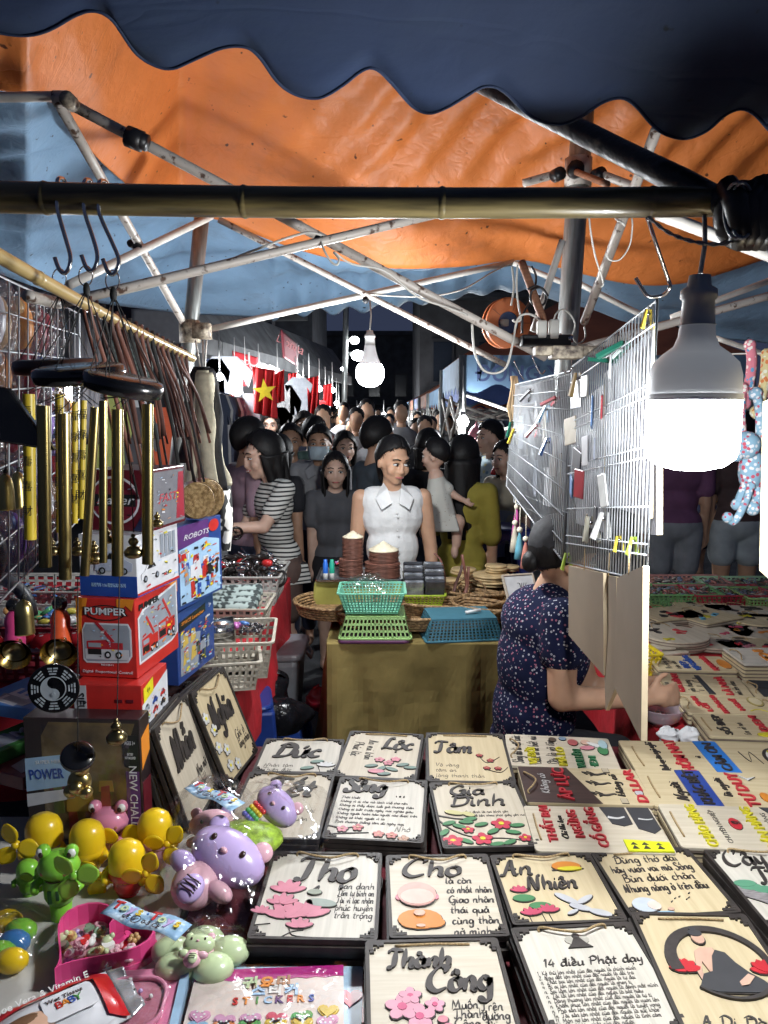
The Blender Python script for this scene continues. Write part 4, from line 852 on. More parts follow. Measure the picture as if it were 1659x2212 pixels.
# ---- yellow pole goods: strap bags, rattan bag, tote
m_strap = mat('brown_leather_strap', (.17, .065, .045), .5, var=.3, scale=14)
m_strap2 = mat('dark_leather_strap', (.08, .035, .028), .5, var=.3, scale=14)
m_rat = mat('woven_rattan', (.52, .36, .17), .6, col2=(.26, .16, .06), scale=90, thr=(.4,.6), bump=.8)
random.seed(11)
for i in range(18):
    t = .40+.58*i/18; p = at(-60, 520, 1.15)*(1-t)+at(416, 774, 1.95)*t
    ue = 270+i*10; ve = 990+random.uniform(-60, 90); ue += random.uniform(-22, 22); dy = .1+.02*i
    root = thing('strap_bag', ['brown','dark brown','reddish'][i % 3]+' leather bag strap looped over the yellow pole, number '+str(i)+' from the chimes', 'bag strap', p, 'leather bag straps on the yellow pole')
    root['label'] = ['brown','dark brown','black','dark'][i % 4]+' bag strap on the yellow pole, '+'first second third fourth fifth sixth seventh eighth ninth tenth eleventh twelfth thirteenth fourteenth fifteenth sixteenth seventeenth last'.split()[i]+' from the chimes'
    for sg in (-1, 1):
        e = at(ue+sg*(7+random.random()*8), ve, p.y+.12+.004*i)
        pts = [p+Vector((0,0,.013)), p+Vector((sg*.005,-.013,0)), p+Vector((sg*.006,-.012,-.03)), p+(e-p)*.5+Vector((sg*.01*random.random(),0,0)), e]
        b = B(); b.tube(smooth_pts([tuple(q) for q in pts], 4), .003+.003*random.random(), 6, flat=.25); part('strap', b, [m_strap,m_strap2,m_thr,m_strap2][i % 4], root, True, True)
def rattan_bag(label, u, v, y, r, rz):
    c = at(u, v, y); k = r*y/F; M = TR(c, rz, pi/2); root = thing('rattan_bag', label, 'bag', M, 'round rattan bags')
    for z in (-.02, .02):
        b = B(); b.lathe([(0,z*1.15),(k*.3,z*1.13),(k*.62,z*1.1),(k*.9,z*1.02),(k,z*.8)], 40); part('woven_side', b, m_rat, root, True)
    b = B()
    for j in range(11): rr = k*(.12+.08*j); b.tube([(rr*cos(q), rr*sin(q), .0235) for q in [2*pi*i/28 for i in range(28)]], .0018, 5, closed=True)
    part('woven_coil', b, m_rat, root, True); b = B(); b.lathe([(k*1.01,-.02),(k*1.03,0),(k*1.01,.02)], 40); part('rim', b, m_strap, root, True); return root
rattan_bag('round woven rattan bag at the foot of the straps', 420, 1080, 2.05, 40, .6); rattan_bag('second rattan bag edge behind the first', 440, 1075, 2.15, 42, .75)
m_canv = mat('cream_canvas', (.55, .50, .36), .8, var=.15, scale=40, bump=.2); m_canb = mat('black_canvas', (.015, .015, .018), .75, var=.3, scale=40, bump=.2)
root = thing('tote_bag', 'black and cream canvas tote bag hanging by its straps from the post', 'bag', at(440, 780, 2.45))
def strip(pts, w, m, name, dx=0):
    b = B(); P = [at(u, v, y) for u, v, y in smooth_pts(pts, 5)]; n = len(P)
    vs = []; 
    for i, p in enumerate(P): ww = w*(1+.15*sin(i)); vs += [p+Vector((-ww/2,0,0)), p+Vector((ww/2,.006*sin(i*.9),0))]
    b.add(vs, [(2*i,2*i+1,2*i+3,2*i+2) for i in range(n-1)]); o = part(name, b, m, root, True, True); solidify(o, .003)
for k, (pts, w, m) in enumerate([([(438,800,2.42),(425,860,2.4),(418,950,2.4),(412,1080,2.42)], .045, m_canv), ([(441,805,2.32),(446,880,2.29),(446,960,2.29),(460,1095,2.3)], .05, m_canv), ([(438,800,2.33),(428,880,2.31),(420,960,2.31),(412,1050,2.33)], .035, m_canv), ([(444,795,2.36),(462,860,2.33),(464,950,2.33),(474,1060,2.35)], .045, m_canb), ([(436,792,2.37),(416,850,2.36),(420,900,2.36),(400,1000,2.45)], .05, m_canb), ([(452,930,2.37),(470,1000,2.36),(484,1050,2.37)], .05, m_canv)]): strip(pts, w, m, 'strap')
b = B()
def tote(s, t):
    u = 455+42*s+6*sin(t*3); v = 1030+160*t; return at(u, v, 2.42-.05*sin(pi*s)+.01*sin(8*s+t*5))
b.sheet(tote, 10, 14); m_print = mat('black_white_print', (.62, .60, .55), .8, col2=(.012,.012,.012), scale=26, thr=(.47,.5), detail=1); part('printed_body', b, m_print, root, True, True)
b = B(); b.sheet(lambda s, t: at(420+40*s, 1000+200*t, 2.47-.03*sin(pi*s)), 8, 10); part('black_body', b, m_canb, root, True, True)
b = B()
for du in (-18, -2, 6): b.tube([at(440+du*.4, 795, 2.43), at(440+du, 735, 2.5)], .003, 5)
part('hanging_string', b, m_wire, root, True, True)

# ---- cartons
def carton(label, FL, FR, BR, z, h, col, name='toy_box', cat='toy box', group='boxed toys on the left stall', y=None):
    if y: z = at(*FR, y=y).z
    a, c, d = at(*FL, z=z), at(*FR, z=z), at(*BR, z=z); x = c-a; w = x.length; x.normalize(); yv = d-c; yv = yv-x*yv.dot(x); dp = yv.length; yv.normalize()
    M = Matrix((x, yv, Vector((0,0,1)))).transposed().to_4x4(); M.translation = a
    root = thing(name, label, cat, M, group)
    b = B(); b.box((w/2, dp/2, h/2), (w, dp, h)); part('carton', b, col, root, bev=.0015)
    root['w'] = 0; del root['w']
    Mf = TR((0, -.0004, 0), 0, pi/2); Ms = TR((w+.0004, 0, 0), pi/2) @ TR((0,0,0), 0, pi/2)
    return root, (Mf, w, h), (Ms, dp, h)
def decal(root, face, name, pts, m, z=0.0, h=.0006):
    Mx, w, hh = face; b = B(M=Mx); b.prism([(p[0]*w, p[1]*hh) for p in pts], h, z0=z); return part(name, b, m, root)
def rect(x0, y0, x1, y1): return [(x0,y0),(x1,y0),(x1,y1),(x0,y1)]
def ftext(root, face, s, fx, fy, size, m, z=.001, fit=None, rz=0, **k):
    Mx, w, hh = face; return text(s, root, None, size*hh, m, ext=.0003, M=Mx @ TR((fx*w, fy*hh, z), rz), fit=fit*w if fit else None, **k)
cR, cW, cK, cB, cG, cY, cS = plain((.50,.025,.02),.35), plain((.66,.67,.70),.35), plain((.012,.012,.014),.35), plain((.02,.07,.34),.35), plain((.28,.31,.36),.35), plain((.75,.66,.02),.35), plain((.36,.55,.75),.35)
cO = plain((.72,.24,.02),.35); cYG = plain((.45,.48,.06),.35); cGR = plain((.06,.25,.05),.4); cPU = plain((.10,.03,.16),.35); cMR = plain((.12,.012,.02),.35)
def car(root, f, x, y, w, hh, m):
    decal(root, f, 'printed_car', [(x,y),(x+w,y),(x+w*1.02,y+hh*.4),(x+w*.85,y+hh*.55),(x+w*.7,y+hh*.95),(x+w*.38,y+hh),(x+w*.2,y+hh*.55),(x+w*.02,y+hh*.4)], m, .0007)
    decal(root, f, 'printed_car_window', [(x+w*.3,y+hh*.6),(x+w*.75,y+hh*.6),(x+w*.66,y+hh*.88),(x+w*.42,y+hh*.9)], cK, .0012)
    ar = f[1]/f[2]
    for q in (.2, .8): decal(root, f, 'printed_wheel', [(x+w*q+a, y+b_*ar) for a, b_ in ell(w*.09, w*.09, 12)], cK, .0014); decal(root, f, 'printed_wheel_rim', [(x+w*q+a, y+b_*ar) for a, b_ in ell(w*.05, w*.05, 10)], cG, .002)
def truck(root, f, x, y, w, hh, m):
    decal(root, f, 'printed_truck', [(x,y),(x+w*.5,y),(x+w,y+hh*.12),(x+w,y+hh*.42),(x+w*.62,y+hh*.42),(x+w*.55,y+hh*.5),(x,y+hh*.45)], m, .0008); decal(root, f, 'printed_ladder', [(x+w*.7,y+hh*.42),(x+w*.78,y+hh*.46),(x+w*.32,y+hh*1.05),(x+w*.25,y+hh*1.0)], m, .0012)
    decal(root, f, 'printed_grille', rect(x+w*.03, y+hh*.05, x+w*.4, y+hh*.22), cK, .0014); decal(root, f, 'printed_windscreen', rect(x+w*.05, y+hh*.27, x+w*.4, y+hh*.4), cG, .0014)
    ar = f[1]/f[2]
    for q in (.58, .88): decal(root, f, 'printed_wheel', [(x+w*q+a, y+hh*.05+b_*ar) for a, b_ in ell(w*.09, w*.1, 12)], cK, .0016); decal(root, f, 'printed_wheel_rim', [(x+w*q+a, y+hh*.05+b_*ar) for a, b_ in ell(w*.045, w*.05, 10)], cW, .0022)
def fine_print(r, f, n, seed, x0=.05, y0=.05, x1=.95, y1=.95, s=.05):
    rnd = random.Random(seed); b = B(M=f[0]); ms = [cW, cK, cY, cR, cG, cO, cS]
    for i in range(n):
        b.k = rnd.randrange(7); x, y = rnd.uniform(x0, x1), rnd.uniform(y0, y1); w, h = s*rnd.uniform(.3, 1.6), s*rnd.uniform(.1, .5); q = rnd.uniform(-.3, .3)*s
        b.prism([(a*f[1], c*f[2]) for a, c in ((x,y),(x+w,y+q),(x+w*.9,y+h+q),(x+.1*w,y+h))], .0003, z0=.0016+.0002*(i % 5))
    part('fine_print', b, ms, r)['kind'] = 'stuff'
# red fire engine carton
r, f, sd = carton('red carton lettered PUMPER with a printed fire engine', (172,1460), (297,1466), (378,1398), 0, .176, cR, y=1.6)
Z1 = r.matrix_basis.translation.z
for x0, x1, h0 in ((0,.2,.75),(.7,1,.8),(0,.12,.5)): decal(r, f, 'flame', [(x0,1),(x1,1),(x1-.05,h0+.05),((x0+x1)/2,h0+.12),(x0,h0)], cO, 0)
decal(r, f, 'picture_border', [(.09,.22),(.09,.6),(.14,.69),(.88,.69),(.93,.62),(.93,.28),(.86,.2),(.4,.18),(.14,.18)], cW, .0002); decal(r, f, 'picture', [(.115,.24),(.115,.6),(.16,.67),(.87,.67),(.905,.61),(.905,.29),(.84,.22),(.16,.2)], cG, .0006); decal(r, f, 'picture_floor', rect(.13,.23,.88,.36), plain((.55,.57,.6),.35), .0009)
truck(r, f, .16, .27, .62, .42, plain((.40,.02,.03),.35))
decal(r, f, 'title_oval', [(.5+a, .82+b_) for a, b_ in ell(.34,.1,24)], cK, .0004); decal(r, f, 'title_oval_rim', [(.5+a, .82+b_) for a, b_ in ell(.31,.085,24)], cR, .0008)
ftext(r, f, 'PUMPER', .5, .835, .13, cK, .0016, fit=.76, bold=.06); ftext(r, f, 'PUMPER', .5, .835, .125, cW, .0022, fit=.70, bold=.01)
ftext(r, f, 'Digital  Proportional  Control!', .5, .07, .05, cW, fit=.86); ftext(r, f, 'NO.128-Y1', .5, .16, .035, cW)
decal(r, sd, 'picture', [(.08,.18),(.08,.72),(.2,.8),(.95,.92),(.95,.26),(.8,.2)], cG, .0004); decal(r, sd, 'picture_border', [(.05,.15),(.05,.74),(.18,.84),(.98,.95),(.98,.24),(.82,.17)], cW, .0001)
truck(r, sd, .12, .24, .36, .46, cR); truck(r, sd, .5, .3, .4, .5, cR); ftext(r, sd, 'PUMPER', .3, .86, .1, cK, fit=.46, bold=.05); decal(r, sd, 'flame', [(.5,1),(1,1),(1,.8),(.8,.96)], cO, 0)
fine_print(r, f, 26, 1, .14, .24, .84, .62, .04); fine_print(r, sd, 40, 2, .1, .2, .85, .8, .06)
# white car carton above
r, f, sd = carton('white and blue carton with a printed sports car on the fire engine carton', (175,1288), (298,1294), (380,1252), 0, .135, cW, y=1.61)
r.location.z = Z1+.1775
decal(r, f, 'blue_band', rect(0,0,1,.34), cB, 0); ftext(r, f, '遥控汽车 1:16 模型玩具车系列', .5, .18, .07, cS, fit=.6); car(r, f, .28, .42, .64, .32, plain((.5,.55,.68),.3)); decal(r, sd, 'blue_band', rect(0,0,1,.04), cB, 0); car(r, sd, .08, .25, .45, .25, cW); ftext(r, sd, '2.4G', .72, .2, .1, cK)
for i in range(4): decal(r, sd, 'printed_panel', rect(.55+.1*i,.5,.62+.1*i,.9), cG, .0004)
decal(r, sd, 'red_stripe', rect(0,.02,1,.06), cR, .0004)
fine_print(r, sd, 36, 3, .05, .1, .9, .95, .06); fine_print(r, f, 14, 4, .3, .45, .85, .7, .03)
# race carton on top
r, f, sd = carton('dark red carton with a round racing badge under the chimes', (196,1172), (330,1176), (396,1150), 0, .135, plain((.10,.008,.014),.3), y=1.66)
r.location.z = Z1+.1775+.1365
decal(r, f, 'badge_rim', [(.42+a, .5+b_) for a, b_ in ell(.4,.4,28)], cW, 0); decal(r, f, 'badge', [(.42+a, .5+b_) for a, b_ in ell(.37,.36,28)], plain((.16,.015,.03),.3), .0006); decal(r, f, 'badge_band', rect(.08,.4,.76,.6), cK, .001); ftext(r, f, 'Racer', .42, .5, .22, cW, .0018, fit=.6, shear=.3); decal(r, f, 'blue_corner', [(.7,0),(1,0),(1,.5)], plain((.015,.02,.06),.3), 0)
decal(r, sd, 'silver_panel', rect(.04,.05,.96,.95), plain((.2,.2,.22),.2), 0); ftext(r, sd, 'FAST', .45, .5, .2, plain((.5,.06,.08),.3), fit=.55, shear=.3); decal(r, sd, 'red_stripe', [(.7,.1),(.95,.1),(.95,.9),(.8,.9)], plain((.35,.03,.05),.3), .0004)
fine_print(r, sd, 24, 5, .1, .1, .85, .85, .06); fine_print(r, f, 16, 6, .1, .2, .75, .8, .05)
# yellow sports car carton below
r, f, sd = carton('red carton with a yellow sports car under the fire engine carton', (160,1552), (308,1556), (380,1500), 0, .112, cR, y=1.56)
r.location.z = Z1-.1135
decal(r, f, 'grey_strip', rect(.02,0,.2,.98), plain((.5,.5,.52),.35), 0); ftext(r, f, 'SIÊU XE', .11, .5, .2, cK, rz=-pi/2, fit=None, bold=.02); car(r, f, .22, .0, .66, .42, cYG); decal(r, f, 'print', rect(.62,.66,.72,.72), cMR, .0003); decal(r, f, 'print', rect(.78,.66,.88,.72), cMR, .0003)
decal(r, sd, 'white_panel', [(.0,.0),(1,.0),(1,.86),(.0,.6)], cW, 0); decal(r, sd, 'yellow_sticker', [(.06,.62),(.42,.7),(.42,.98),(.06,.9)], cY, .0004); ftext(r, sd, '4+', .24, .8, .16, cK)
for i in range(9): car(r, sd, .06+.31*(i % 3), .06+.19*(i//3), .2, .12, [cK,cO,cG,cYG,cR,cK,cG,cB,cR][i])
fine_print(r, sd, 30, 7, .05, .05, .9, .6, .05)
# tall blue robot cartons beyond the stack
m_rb = plain((.02,.055,.22),.3)
def robot(r, f, x, y, s, cols):
    for k, (dx, dy, w, h) in enumerate(((0,.0,.12,.3),(.16,.0,.12,.3),(-.02,.28,.34,.28),(.06,.56,.18,.14),(-.16,.25,.12,.32),(.36,.25,.12,.32),(-.2,.5,.18,.12),(.34,.5,.18,.12))):
        decal(r, f, 'printed_robot', [(x+(dx+a*w+.02*sin(k*3+b_*5))*s, y+(dy+b_*h)*s) for a, b_ in ((0,0),(1,.05),(.9,1),(.1,.95))], cols[k % len(cols)], .0006+.0003*(k % 3))
r, f, sd = carton('tall blue carton with printed robots', (250,1314), (384,1322), (462,1270), 0, .215, m_rb, y=1.90)
decal(r, sd, 'picture', [(.06,.05),(.94,.03),(.94,.7),(.6,.78),(.06,.72)], cS, 0); robot(r, sd, .28, .08, .75, [cR, cB, cW, plain((.4,.03,.03),.3), cG]); robot(r, sd, .62, .12, .55, [cB, cR, cK]); decal(r, sd, 'logo_disc', [(.82+a, .9+b_) for a, b_ in ell(.12,.08,16)], cR, .0005); ftext(r, sd, 'ROBOTS', .42, .85, .09, cW, fit=.55, shear=.3); decal(r, sd, 'purple_band', rect(0,.74,.7,1), cPU, -.0003); robot(r, sd, .1, .5, .3, [cR, cW]); fine_print(r, sd, 90, 8, .06, .05, .88, .7, .07)
r, f, sd = carton('blue carton with yellow printed gadgets below the robot carton', (252,1474), (386,1482), (470,1418), 0, .19, m_rb, y=1.90)
decal(r, sd, 'picture', [(.06,.1),(.5,.06),(.6,.55),(.08,.68)], cG, 0)
for i in range(4): decal(r, sd, 'printed_gadget', [(.12+.2*(i % 2)+a, .22+.25*(i//2)+b_) for a, b_ in ((0,0),(.15,.03),(.13,.18),(.04,.2))], plain((.6,.42,.08),.35), .0005)
robot(r, sd, .58, .12, .5, [cK, plain((.08,.1,.06),.4), cG]); decal(r, sd, 'title_band', [(.05,.72),(.75,.8),(.75,.92),(.05,.86)], cK, .0004); ftext(r, sd, 'SPACE Launcher', .4, .82, .07, cO, fit=.6, shear=.2); ftext(r, sd, '3+', .88, .85, .09, cW)
fine_print(r, sd, 80, 9, .06, .08, .9, .7, .06)
# blister packed hero toy
r, f, sd = carton('black blister pack lettered NEW CHALLENGE with a clear window', (66,1822), (312,1830), (350,1800), 0, .275, plain((.02,.012,.014),.3), y=1.48)
r.location.z -= .0; f0 = f
decal(r, f, 'window_backing', [(.15,.05),(.15,.86),(.22,.97),(.96,.97),(.9,.82),(.9,.05)], plain((.13,.09,.04), .35, var=.5, scale=14), 0)
robot(r, f, .36, .06, .75, [plain((.22,.02,.03),.3), plain((.12,.01,.02),.3), plain((.3,.18,.04),.3), plain((.06,.01,.01),.3), plain((.1,.12,.03),.3)])
m_film = film_mat('clear_film', .6, 8)
Mx, w, hh = f; b = B(M=Mx); b.sheet(lambda s, t: (w*(.15+.76*s), hh*(.05+.9*t), .03*sin(pi*s)**.4*sin(pi*t)**.4+.002), 16, 16); part('clear_window', b, m_film, r, True)
decal(r, f, 'logo_plate', [(.0,.42),(.38,.48),(.4,.66),(.34,.72),(.0,.68)], cS, .001); ftext(r, f, 'POWER', .18, .56, .11, cB, .002, fit=.3, bold=.02, rz=.08); ftext(r, f, 'SUPER HERO', .22, .66, .04, cW, .002, rz=.08); decal(r, f, 'white_plate', [(.0,.3),(.42,.38),(.42,.46),(.0,.4)], cW, .0012)
for yy in (.14, .0): decal(r, f, 'speaker_button', [(.07+a, yy+.05+b_) for a, b_ in ell(.055,.05,16)], plain((.6,.52,.1),.35), .0006)
decal(r, f, 'side_band', rect(.87,.0,.985,.6), cPU, .0008); ftext(r, f, 'NEW CHALLENGE', .928, .3, .085, cW, .002, rz=-pi/2); decal(r, f, 'age_plate', [(.86,.64),(.98,.6),(.98,.88),(.84,.88)], cK, .001); ftext(r, f, 'AGES 3+', .915, .82, .04, cW, .002, fit=.09); ftext(r, f, 'BATTERY\nNOT INCLUDED', .915, .72, .028, cW, .002, fit=.09)
decal(r, sd, 'side_print', rect(.1,.05,.9,.5), cMR, 0); decal(r, sd, 'side_print', [(.1,.6),(.9,.7),(.9,.9),(.1,.85)], cO, 0)
# flat boxed games lying at the left edge
def flat_box(label, TL, TR_, BL, z, h, col, letter, lc):
    M, w, hh = plane_mat(TL, TR_, BL, z); root = thing('game_box', label, 'toy box', M, 'flat boxed toys at the left edge')
    b = B(); b.box((0,0,-h/2), (w,hh,h)); part('carton', b, col, root, bev=.002); text(letter, root, (w*.12,0,.0006), hh*.55, lc, ext=.0003, bold=.02, shear=.2); b = B(); b.prism([(-w*.45,-hh*.3),(-w*.1,-hh*.35),(-w*.15,hh*.3),(-w*.4,hh*.2)], .0006, z0=.0002); part('print', b, cG, root); return root
flat_box('blue flat game box at the left edge, topmost of three', (-60,1512), (60,1462), (-30,1580), .93, .03, plain((.08,.22,.55),.3), 'TEAM', cW)
flat_box('green flat game box between the blue and maroon ones', (-80,1612), (120,1530), (-60,1650), .87, .03, cGR, 'MINM', cW)
flat_box('maroon flat game box under the round black sail', (-20,1662), (190,1560), (10,1700), .84, .03, plain((.14,.03,.04),.3), 'YZ HERO', cW)

# ---- plastic stools holding the stack
def stool(label, u, v, y, w, d, h, col, rz=0, name='plastic_stool', group='plastic stools'):
    c = at(u, v, y); root = thing(name, label, 'stool', TR((c.x, c.y, c.z-h), rz), group)
    b = B(); b.prism(rrect(w*.9, d*.9, .05, 4), .018, z0=h-.018); part('seat', b, col, root, bev=.008)
    for sx in (-1,1):
        for sy in (-1,1):
            b = B(); b.taper((sx*w*.40, sy*d*.40, 0), (.07,.07), (.1,.1), h-.018)
            b.v = [Vector((p.x-(sx*.035 if p.z > h*.5 else -sx*.01), p.y-(sy*.035 if p.z > h*.5 else -sy*.01), p.z)) for p in b.v]; part('leg', b, col, root, bev=.012)
    for sx, sy in ((1,0),(-1,0),(0,1),(0,-1)):
        bb = B(); n = 10; W = (d if sx else w)*.42; pts = [(-W,h-.018),(-W,h*.55)]+[(-W*.8+1.6*W*i/n, h*.55+h*.3*sin(pi*i/n)) for i in range(n+1)]+[(W,h*.55),(W,h-.018)]
        Mq = TR((sx*w*.415, sy*d*.415, 0), pi/2 if sx else 0, pi/2); bb.prism(pts, .006, M=Mq); part('apron', bb, col, root)
    return root
m_brp = mat('dark_brown_plastic', (.05,.03,.03), .25, var=.2, coat=.3); m_rdp = mat('dark_red_plastic', (.20,.02,.025), .22, var=.2, coat=.3)
stool('dark brown plastic stool beneath the blue cartons', 352, 1462, 2.06, .3, .3, .46, m_brp, .1); stool('dark red plastic stool beneath the red car carton', 262, 1552, 1.80, .30, .28, .46, m_rdp, .1)
# ---- framed signs standing in a row against the stools
def standing(label, BL, BR, lean, up, z, w, h, tone, nback, word, seed):
    a, c = at(*BL, z=z), at(*BR, z=z); x = (c-a).normalized(); w = (c-a).length
    side = x.cross(Vector((0,0,1))).normalized()
    y = (Vector((0,0,1))*cos(lean)-side*sin(lean)).normalized(); zz = x.cross(y)
    M = Matrix((x, y, zz)).transposed().to_4x4(); M.translation = a+x*w/2+y*h/2
    s = Sign(label, M, w, h, tone, seed=seed, group='framed signs standing on edge'); s.word(word, .5, .35, .5, .085, fw=.6, seed=seed)
    for i in range(nback):
        b = B(); b.prism(rrect(w-.004, h-.004, .004, 2), .007, z0=-.007); b.k = 1; b.ringprism(rrect(w, h, .006, 3), rrect(w-.012, h-.012, .003, 3), .0095, z0=-.007)
        o = put('wall_sign', mesh_of(b, [m_wC, m_dk]), None, M @ TR((.004*sin(i*2), .006*sin(i*3+1), -.013*(i+1)-.002), 0, .02*i)); tag(o, 'dark framed sign leaning behind the standing one lettered '+word, 'wall sign', 'standing signs behind '+word)
    return s
s = standing('framed sign lettered Nghĩa standing on edge with white blossoms', (494,1702), (556,1622), .38, 0, ZT-.04, .2, .25, m_wB, 3, 'Nghĩa', 71)
for fx, fy in ((.1,.3),(.18,.45),(.12,.62),(.28,.7),(.22,.85),(.4,.9)): s.flower(fx, fy, .07, WHT, cY)
s.lines(['Gốc ở', 'lòng nhân'], .62, .72, .12, .1, pen=.012)
s = standing('framed sign lettered Nhẫn standing on edge beside the bagged toys', (412,1806), (470,1700), .30, 0, ZT-.04, .2, .25, m_wA, 5, 'Nhẫn', 72)
s.lines(['Nhịn một', 'chút'], .62, .72, .12, .1, pen=.012)
# ================================================================ toy table in the left foreground
m_wcl = mat('white_tablecloth', (.50,.48,.44), .75, var=.12, scale=8, bump=.15, bscale=30)
table('toy_table', 'low table with a white sheet under the small toys', -1.45, -.375, .42, 1.62, .70, m_wcl, .2)
ZL = .70
def pl(col, rough=.28): return plain(col, rough, var=.04, coat=.15)
m_yel, m_yel2 = pl((.80,.53,.015)), mat('translucent_yellow_blade', (.80,.55,.012), .25, var=.05, alpha=.93)
m_grn, m_grn2 = pl((.22,.55,.05)), mat('translucent_green_blade', (.30,.58,.06), .25, var=.05, alpha=.9)
m_pnk, m_pnk2 = pl((.68,.24,.36)), pl((.72,.36,.42)); m_eye = pl((.75,.75,.72)); m_pup = pl((.03,.012,.01)); m_blush = pl((.5,.2,.12))
m_lil, m_lilp = pl((.50,.38,.66)), pl((.72,.42,.48)); m_mint = pl((.52,.62,.36)); m_rdt = pl((.55,.03,.03))
def fan(label, u, v, y, s, m, mb, kind, hub, spin, zb=ZL, body=None, hand=1):
    """hand-held toy fan: u,v head centre, hub = where its propeller shows"""
    c = at(u, v, y); k = s*y/F; root = thing('toy_fan', label, 'toy fan', Vector((c.x, c.y, zb)), 'hand-held toy fans')
    H = c.z-zb
    b = B(M=Matrix.Translation(c))
    if kind == 'frog': b.lathe([(0,k*.85),(k*.5,k*.78),(k*.85,k*.45),(k,0),(k*.92,-k*.4),(k*.6,-k*.72),(0,-k*.85)], 22, M=TR((0,0,0),0,0,0,(1.08,.9,.88)))
    else: b.lathe([(0,k*1.0),(k*.45,k*.93),(k*.8,k*.68),(k*.97,k*.3),(k,-k*.2),(k*1.0,-k*.75),(k*.9,-k*1.1),(k*.6,-k*1.3),(0,-k*1.35)], 22, M=TR((0,0,0),0,0,0,(1,.9,1)))
    part('fan_head', b, m, root, True, True)
    b = B(M=Matrix.Translation(c)); b.lathe([(k*.75,-k*.6),(k*.82,-k*1.0),(k*.78,-k*1.6),(k*.62,-k*1.95),(k*.5,-k*2.0)], 20); b.lathe([(k*.5,-k*2.0),(k*.55,-k*2.1),(k*.5,-H+.004),(k*.54,-H+.001)], 14); part('handle', b, body or m, root, True, True)
    if kind == 'frog':
        for sx in (-1, 1):
            b = B(); b.ball(c+Vector((sx*k*.72,-k*.05,k*.78)), k*.36, 14, 9); e = part('eye_bump', b, m, root, True, True); b = B(); b.ball(c+Vector((sx*k*.78,-k*.25,k*.80)), (k*.24,k*.18,k*.25), 12, 8); part('eye_white', b, m_eye, e, True, True); b = B(); b.ball(c+Vector((sx*k*.72,-k*.40,k*.76)), (k*.13,k*.08,k*.15), 10, 7); part('pupil', b, m_pup, e, True, True)
            b = B(); b.ball(c+Vector((sx*k*.55,-k*.72,-k*.08)), (k*.14,k*.05,k*.11), 10, 7); part('cheek', b, m_blush, root, True, True)
        b = B(); b.tube([c+Vector((k*.5*sin(q),-k*.88+.1*k*abs(sin(q)),-k*(.35+.12*cos(q*1.2)))) for q in [-.9+.3*i for i in range(7)]], k*.025, 6); part('mouth', b, m_pup, root, True, True)
        b = B(); b.box(c+Vector((-k*.2,-k*.78,-k*1.3)), (k*.2,k*.1,k*.7)); b.box(c+Vector((k*.2,-k*.78,-k*1.2)), (k*.16,k*.1,k*.5)); part('stripe', b, plain((.015,.08,.02)) if m is m_grn else m_pnk2, root, False, True)
    else:
        b = B(); b.lathe([(k*1.005,-k*.62),(k*1.02,-k*.7),(k*1.02,-k*.95),(k*.99,-k*1.02)], 22, M=Matrix.Translation(c)@TR((0,0,0),0,0,0,(1,.9,1))); part('band', b, body or m, root, True, True)
    for sx in (-1, 1):
        b = B(); b.tube([c+Vector((sx*k*.85,0,-k*.75)), c+Vector((sx*k*1.15,-k*.3,-k*.95)), c+Vector((sx*k*.95,-k*.75,-k*1.05))], [k*.22,k*.24,k*.2], 10); part('arm', b, m, root, True, True)
    hc = at(*hub, y-.055); b = B(); b.ball(hc, (k*.24,k*.26,k*.24), 12, 8); hb = part('propeller_hub', b, m, root, True, True)
    b = B(); b.tube([hc, c+Vector((0,0,-k*.9))], k*.1, 8); part('propeller_shaft', b, m, root, True, True)
    for i in range(3):
        a = spin+2*pi*i/3; b = B(); n = 8
        def bl(p, q): r_ = k*(.18+1.12*p); w_ = k*.50*sin(pi*(.12+.8*p))*(q-.5)*2; return hc+Vector((cos(a)*r_-sin(a)*w_, -.004+.35*w_*.6, sin(a)*r_+cos(a)*w_))
        b.sheet(bl, 9, 5); o = part('blade', b, mb, hb, True, True); solidify(o, .0014)
    return root
fan('yellow rounded toy fan farthest left with its propeller spread', 95, 1795, 1.42, 42, m_yel, m_yel2, 'dome', (34,1825), 1.9, body=pl((.5,.3,.4)))
fan('yellow rounded toy fan second from left', 188, 1808, 1.40, 40, m_yel, m_yel2, 'dome', (216,1893), .3)
fan('yellow rounded toy fan with red lower half', 274, 1852, 1.345, 42, m_yel, m_yel2, 'dome', (316,1886), 1.2, body=m_rdt)
fan('yellow rounded toy fan beside the bagged toys with pink bib', 335, 1785, 1.43, 40, m_yel, m_yel2, 'dome', (362,1822), .9, body=pl((.62,.3,.42)))
fan('pink frog toy fan peeking behind the yellow ones', 236, 1770, 1.48, 42, m_pnk, m_yel2, 'frog', (262,1815), .6)
fan('green frog toy fan in front of the yellow ones', 127, 1868, 1.275, 45, m_grn, m_grn2, 'frog', (160,1890), .15)
fan('small green toy fan behind the green frog', 60, 1880, 1.34, 26, m_grn, m_grn2, 'dome', (78,1895), .9)
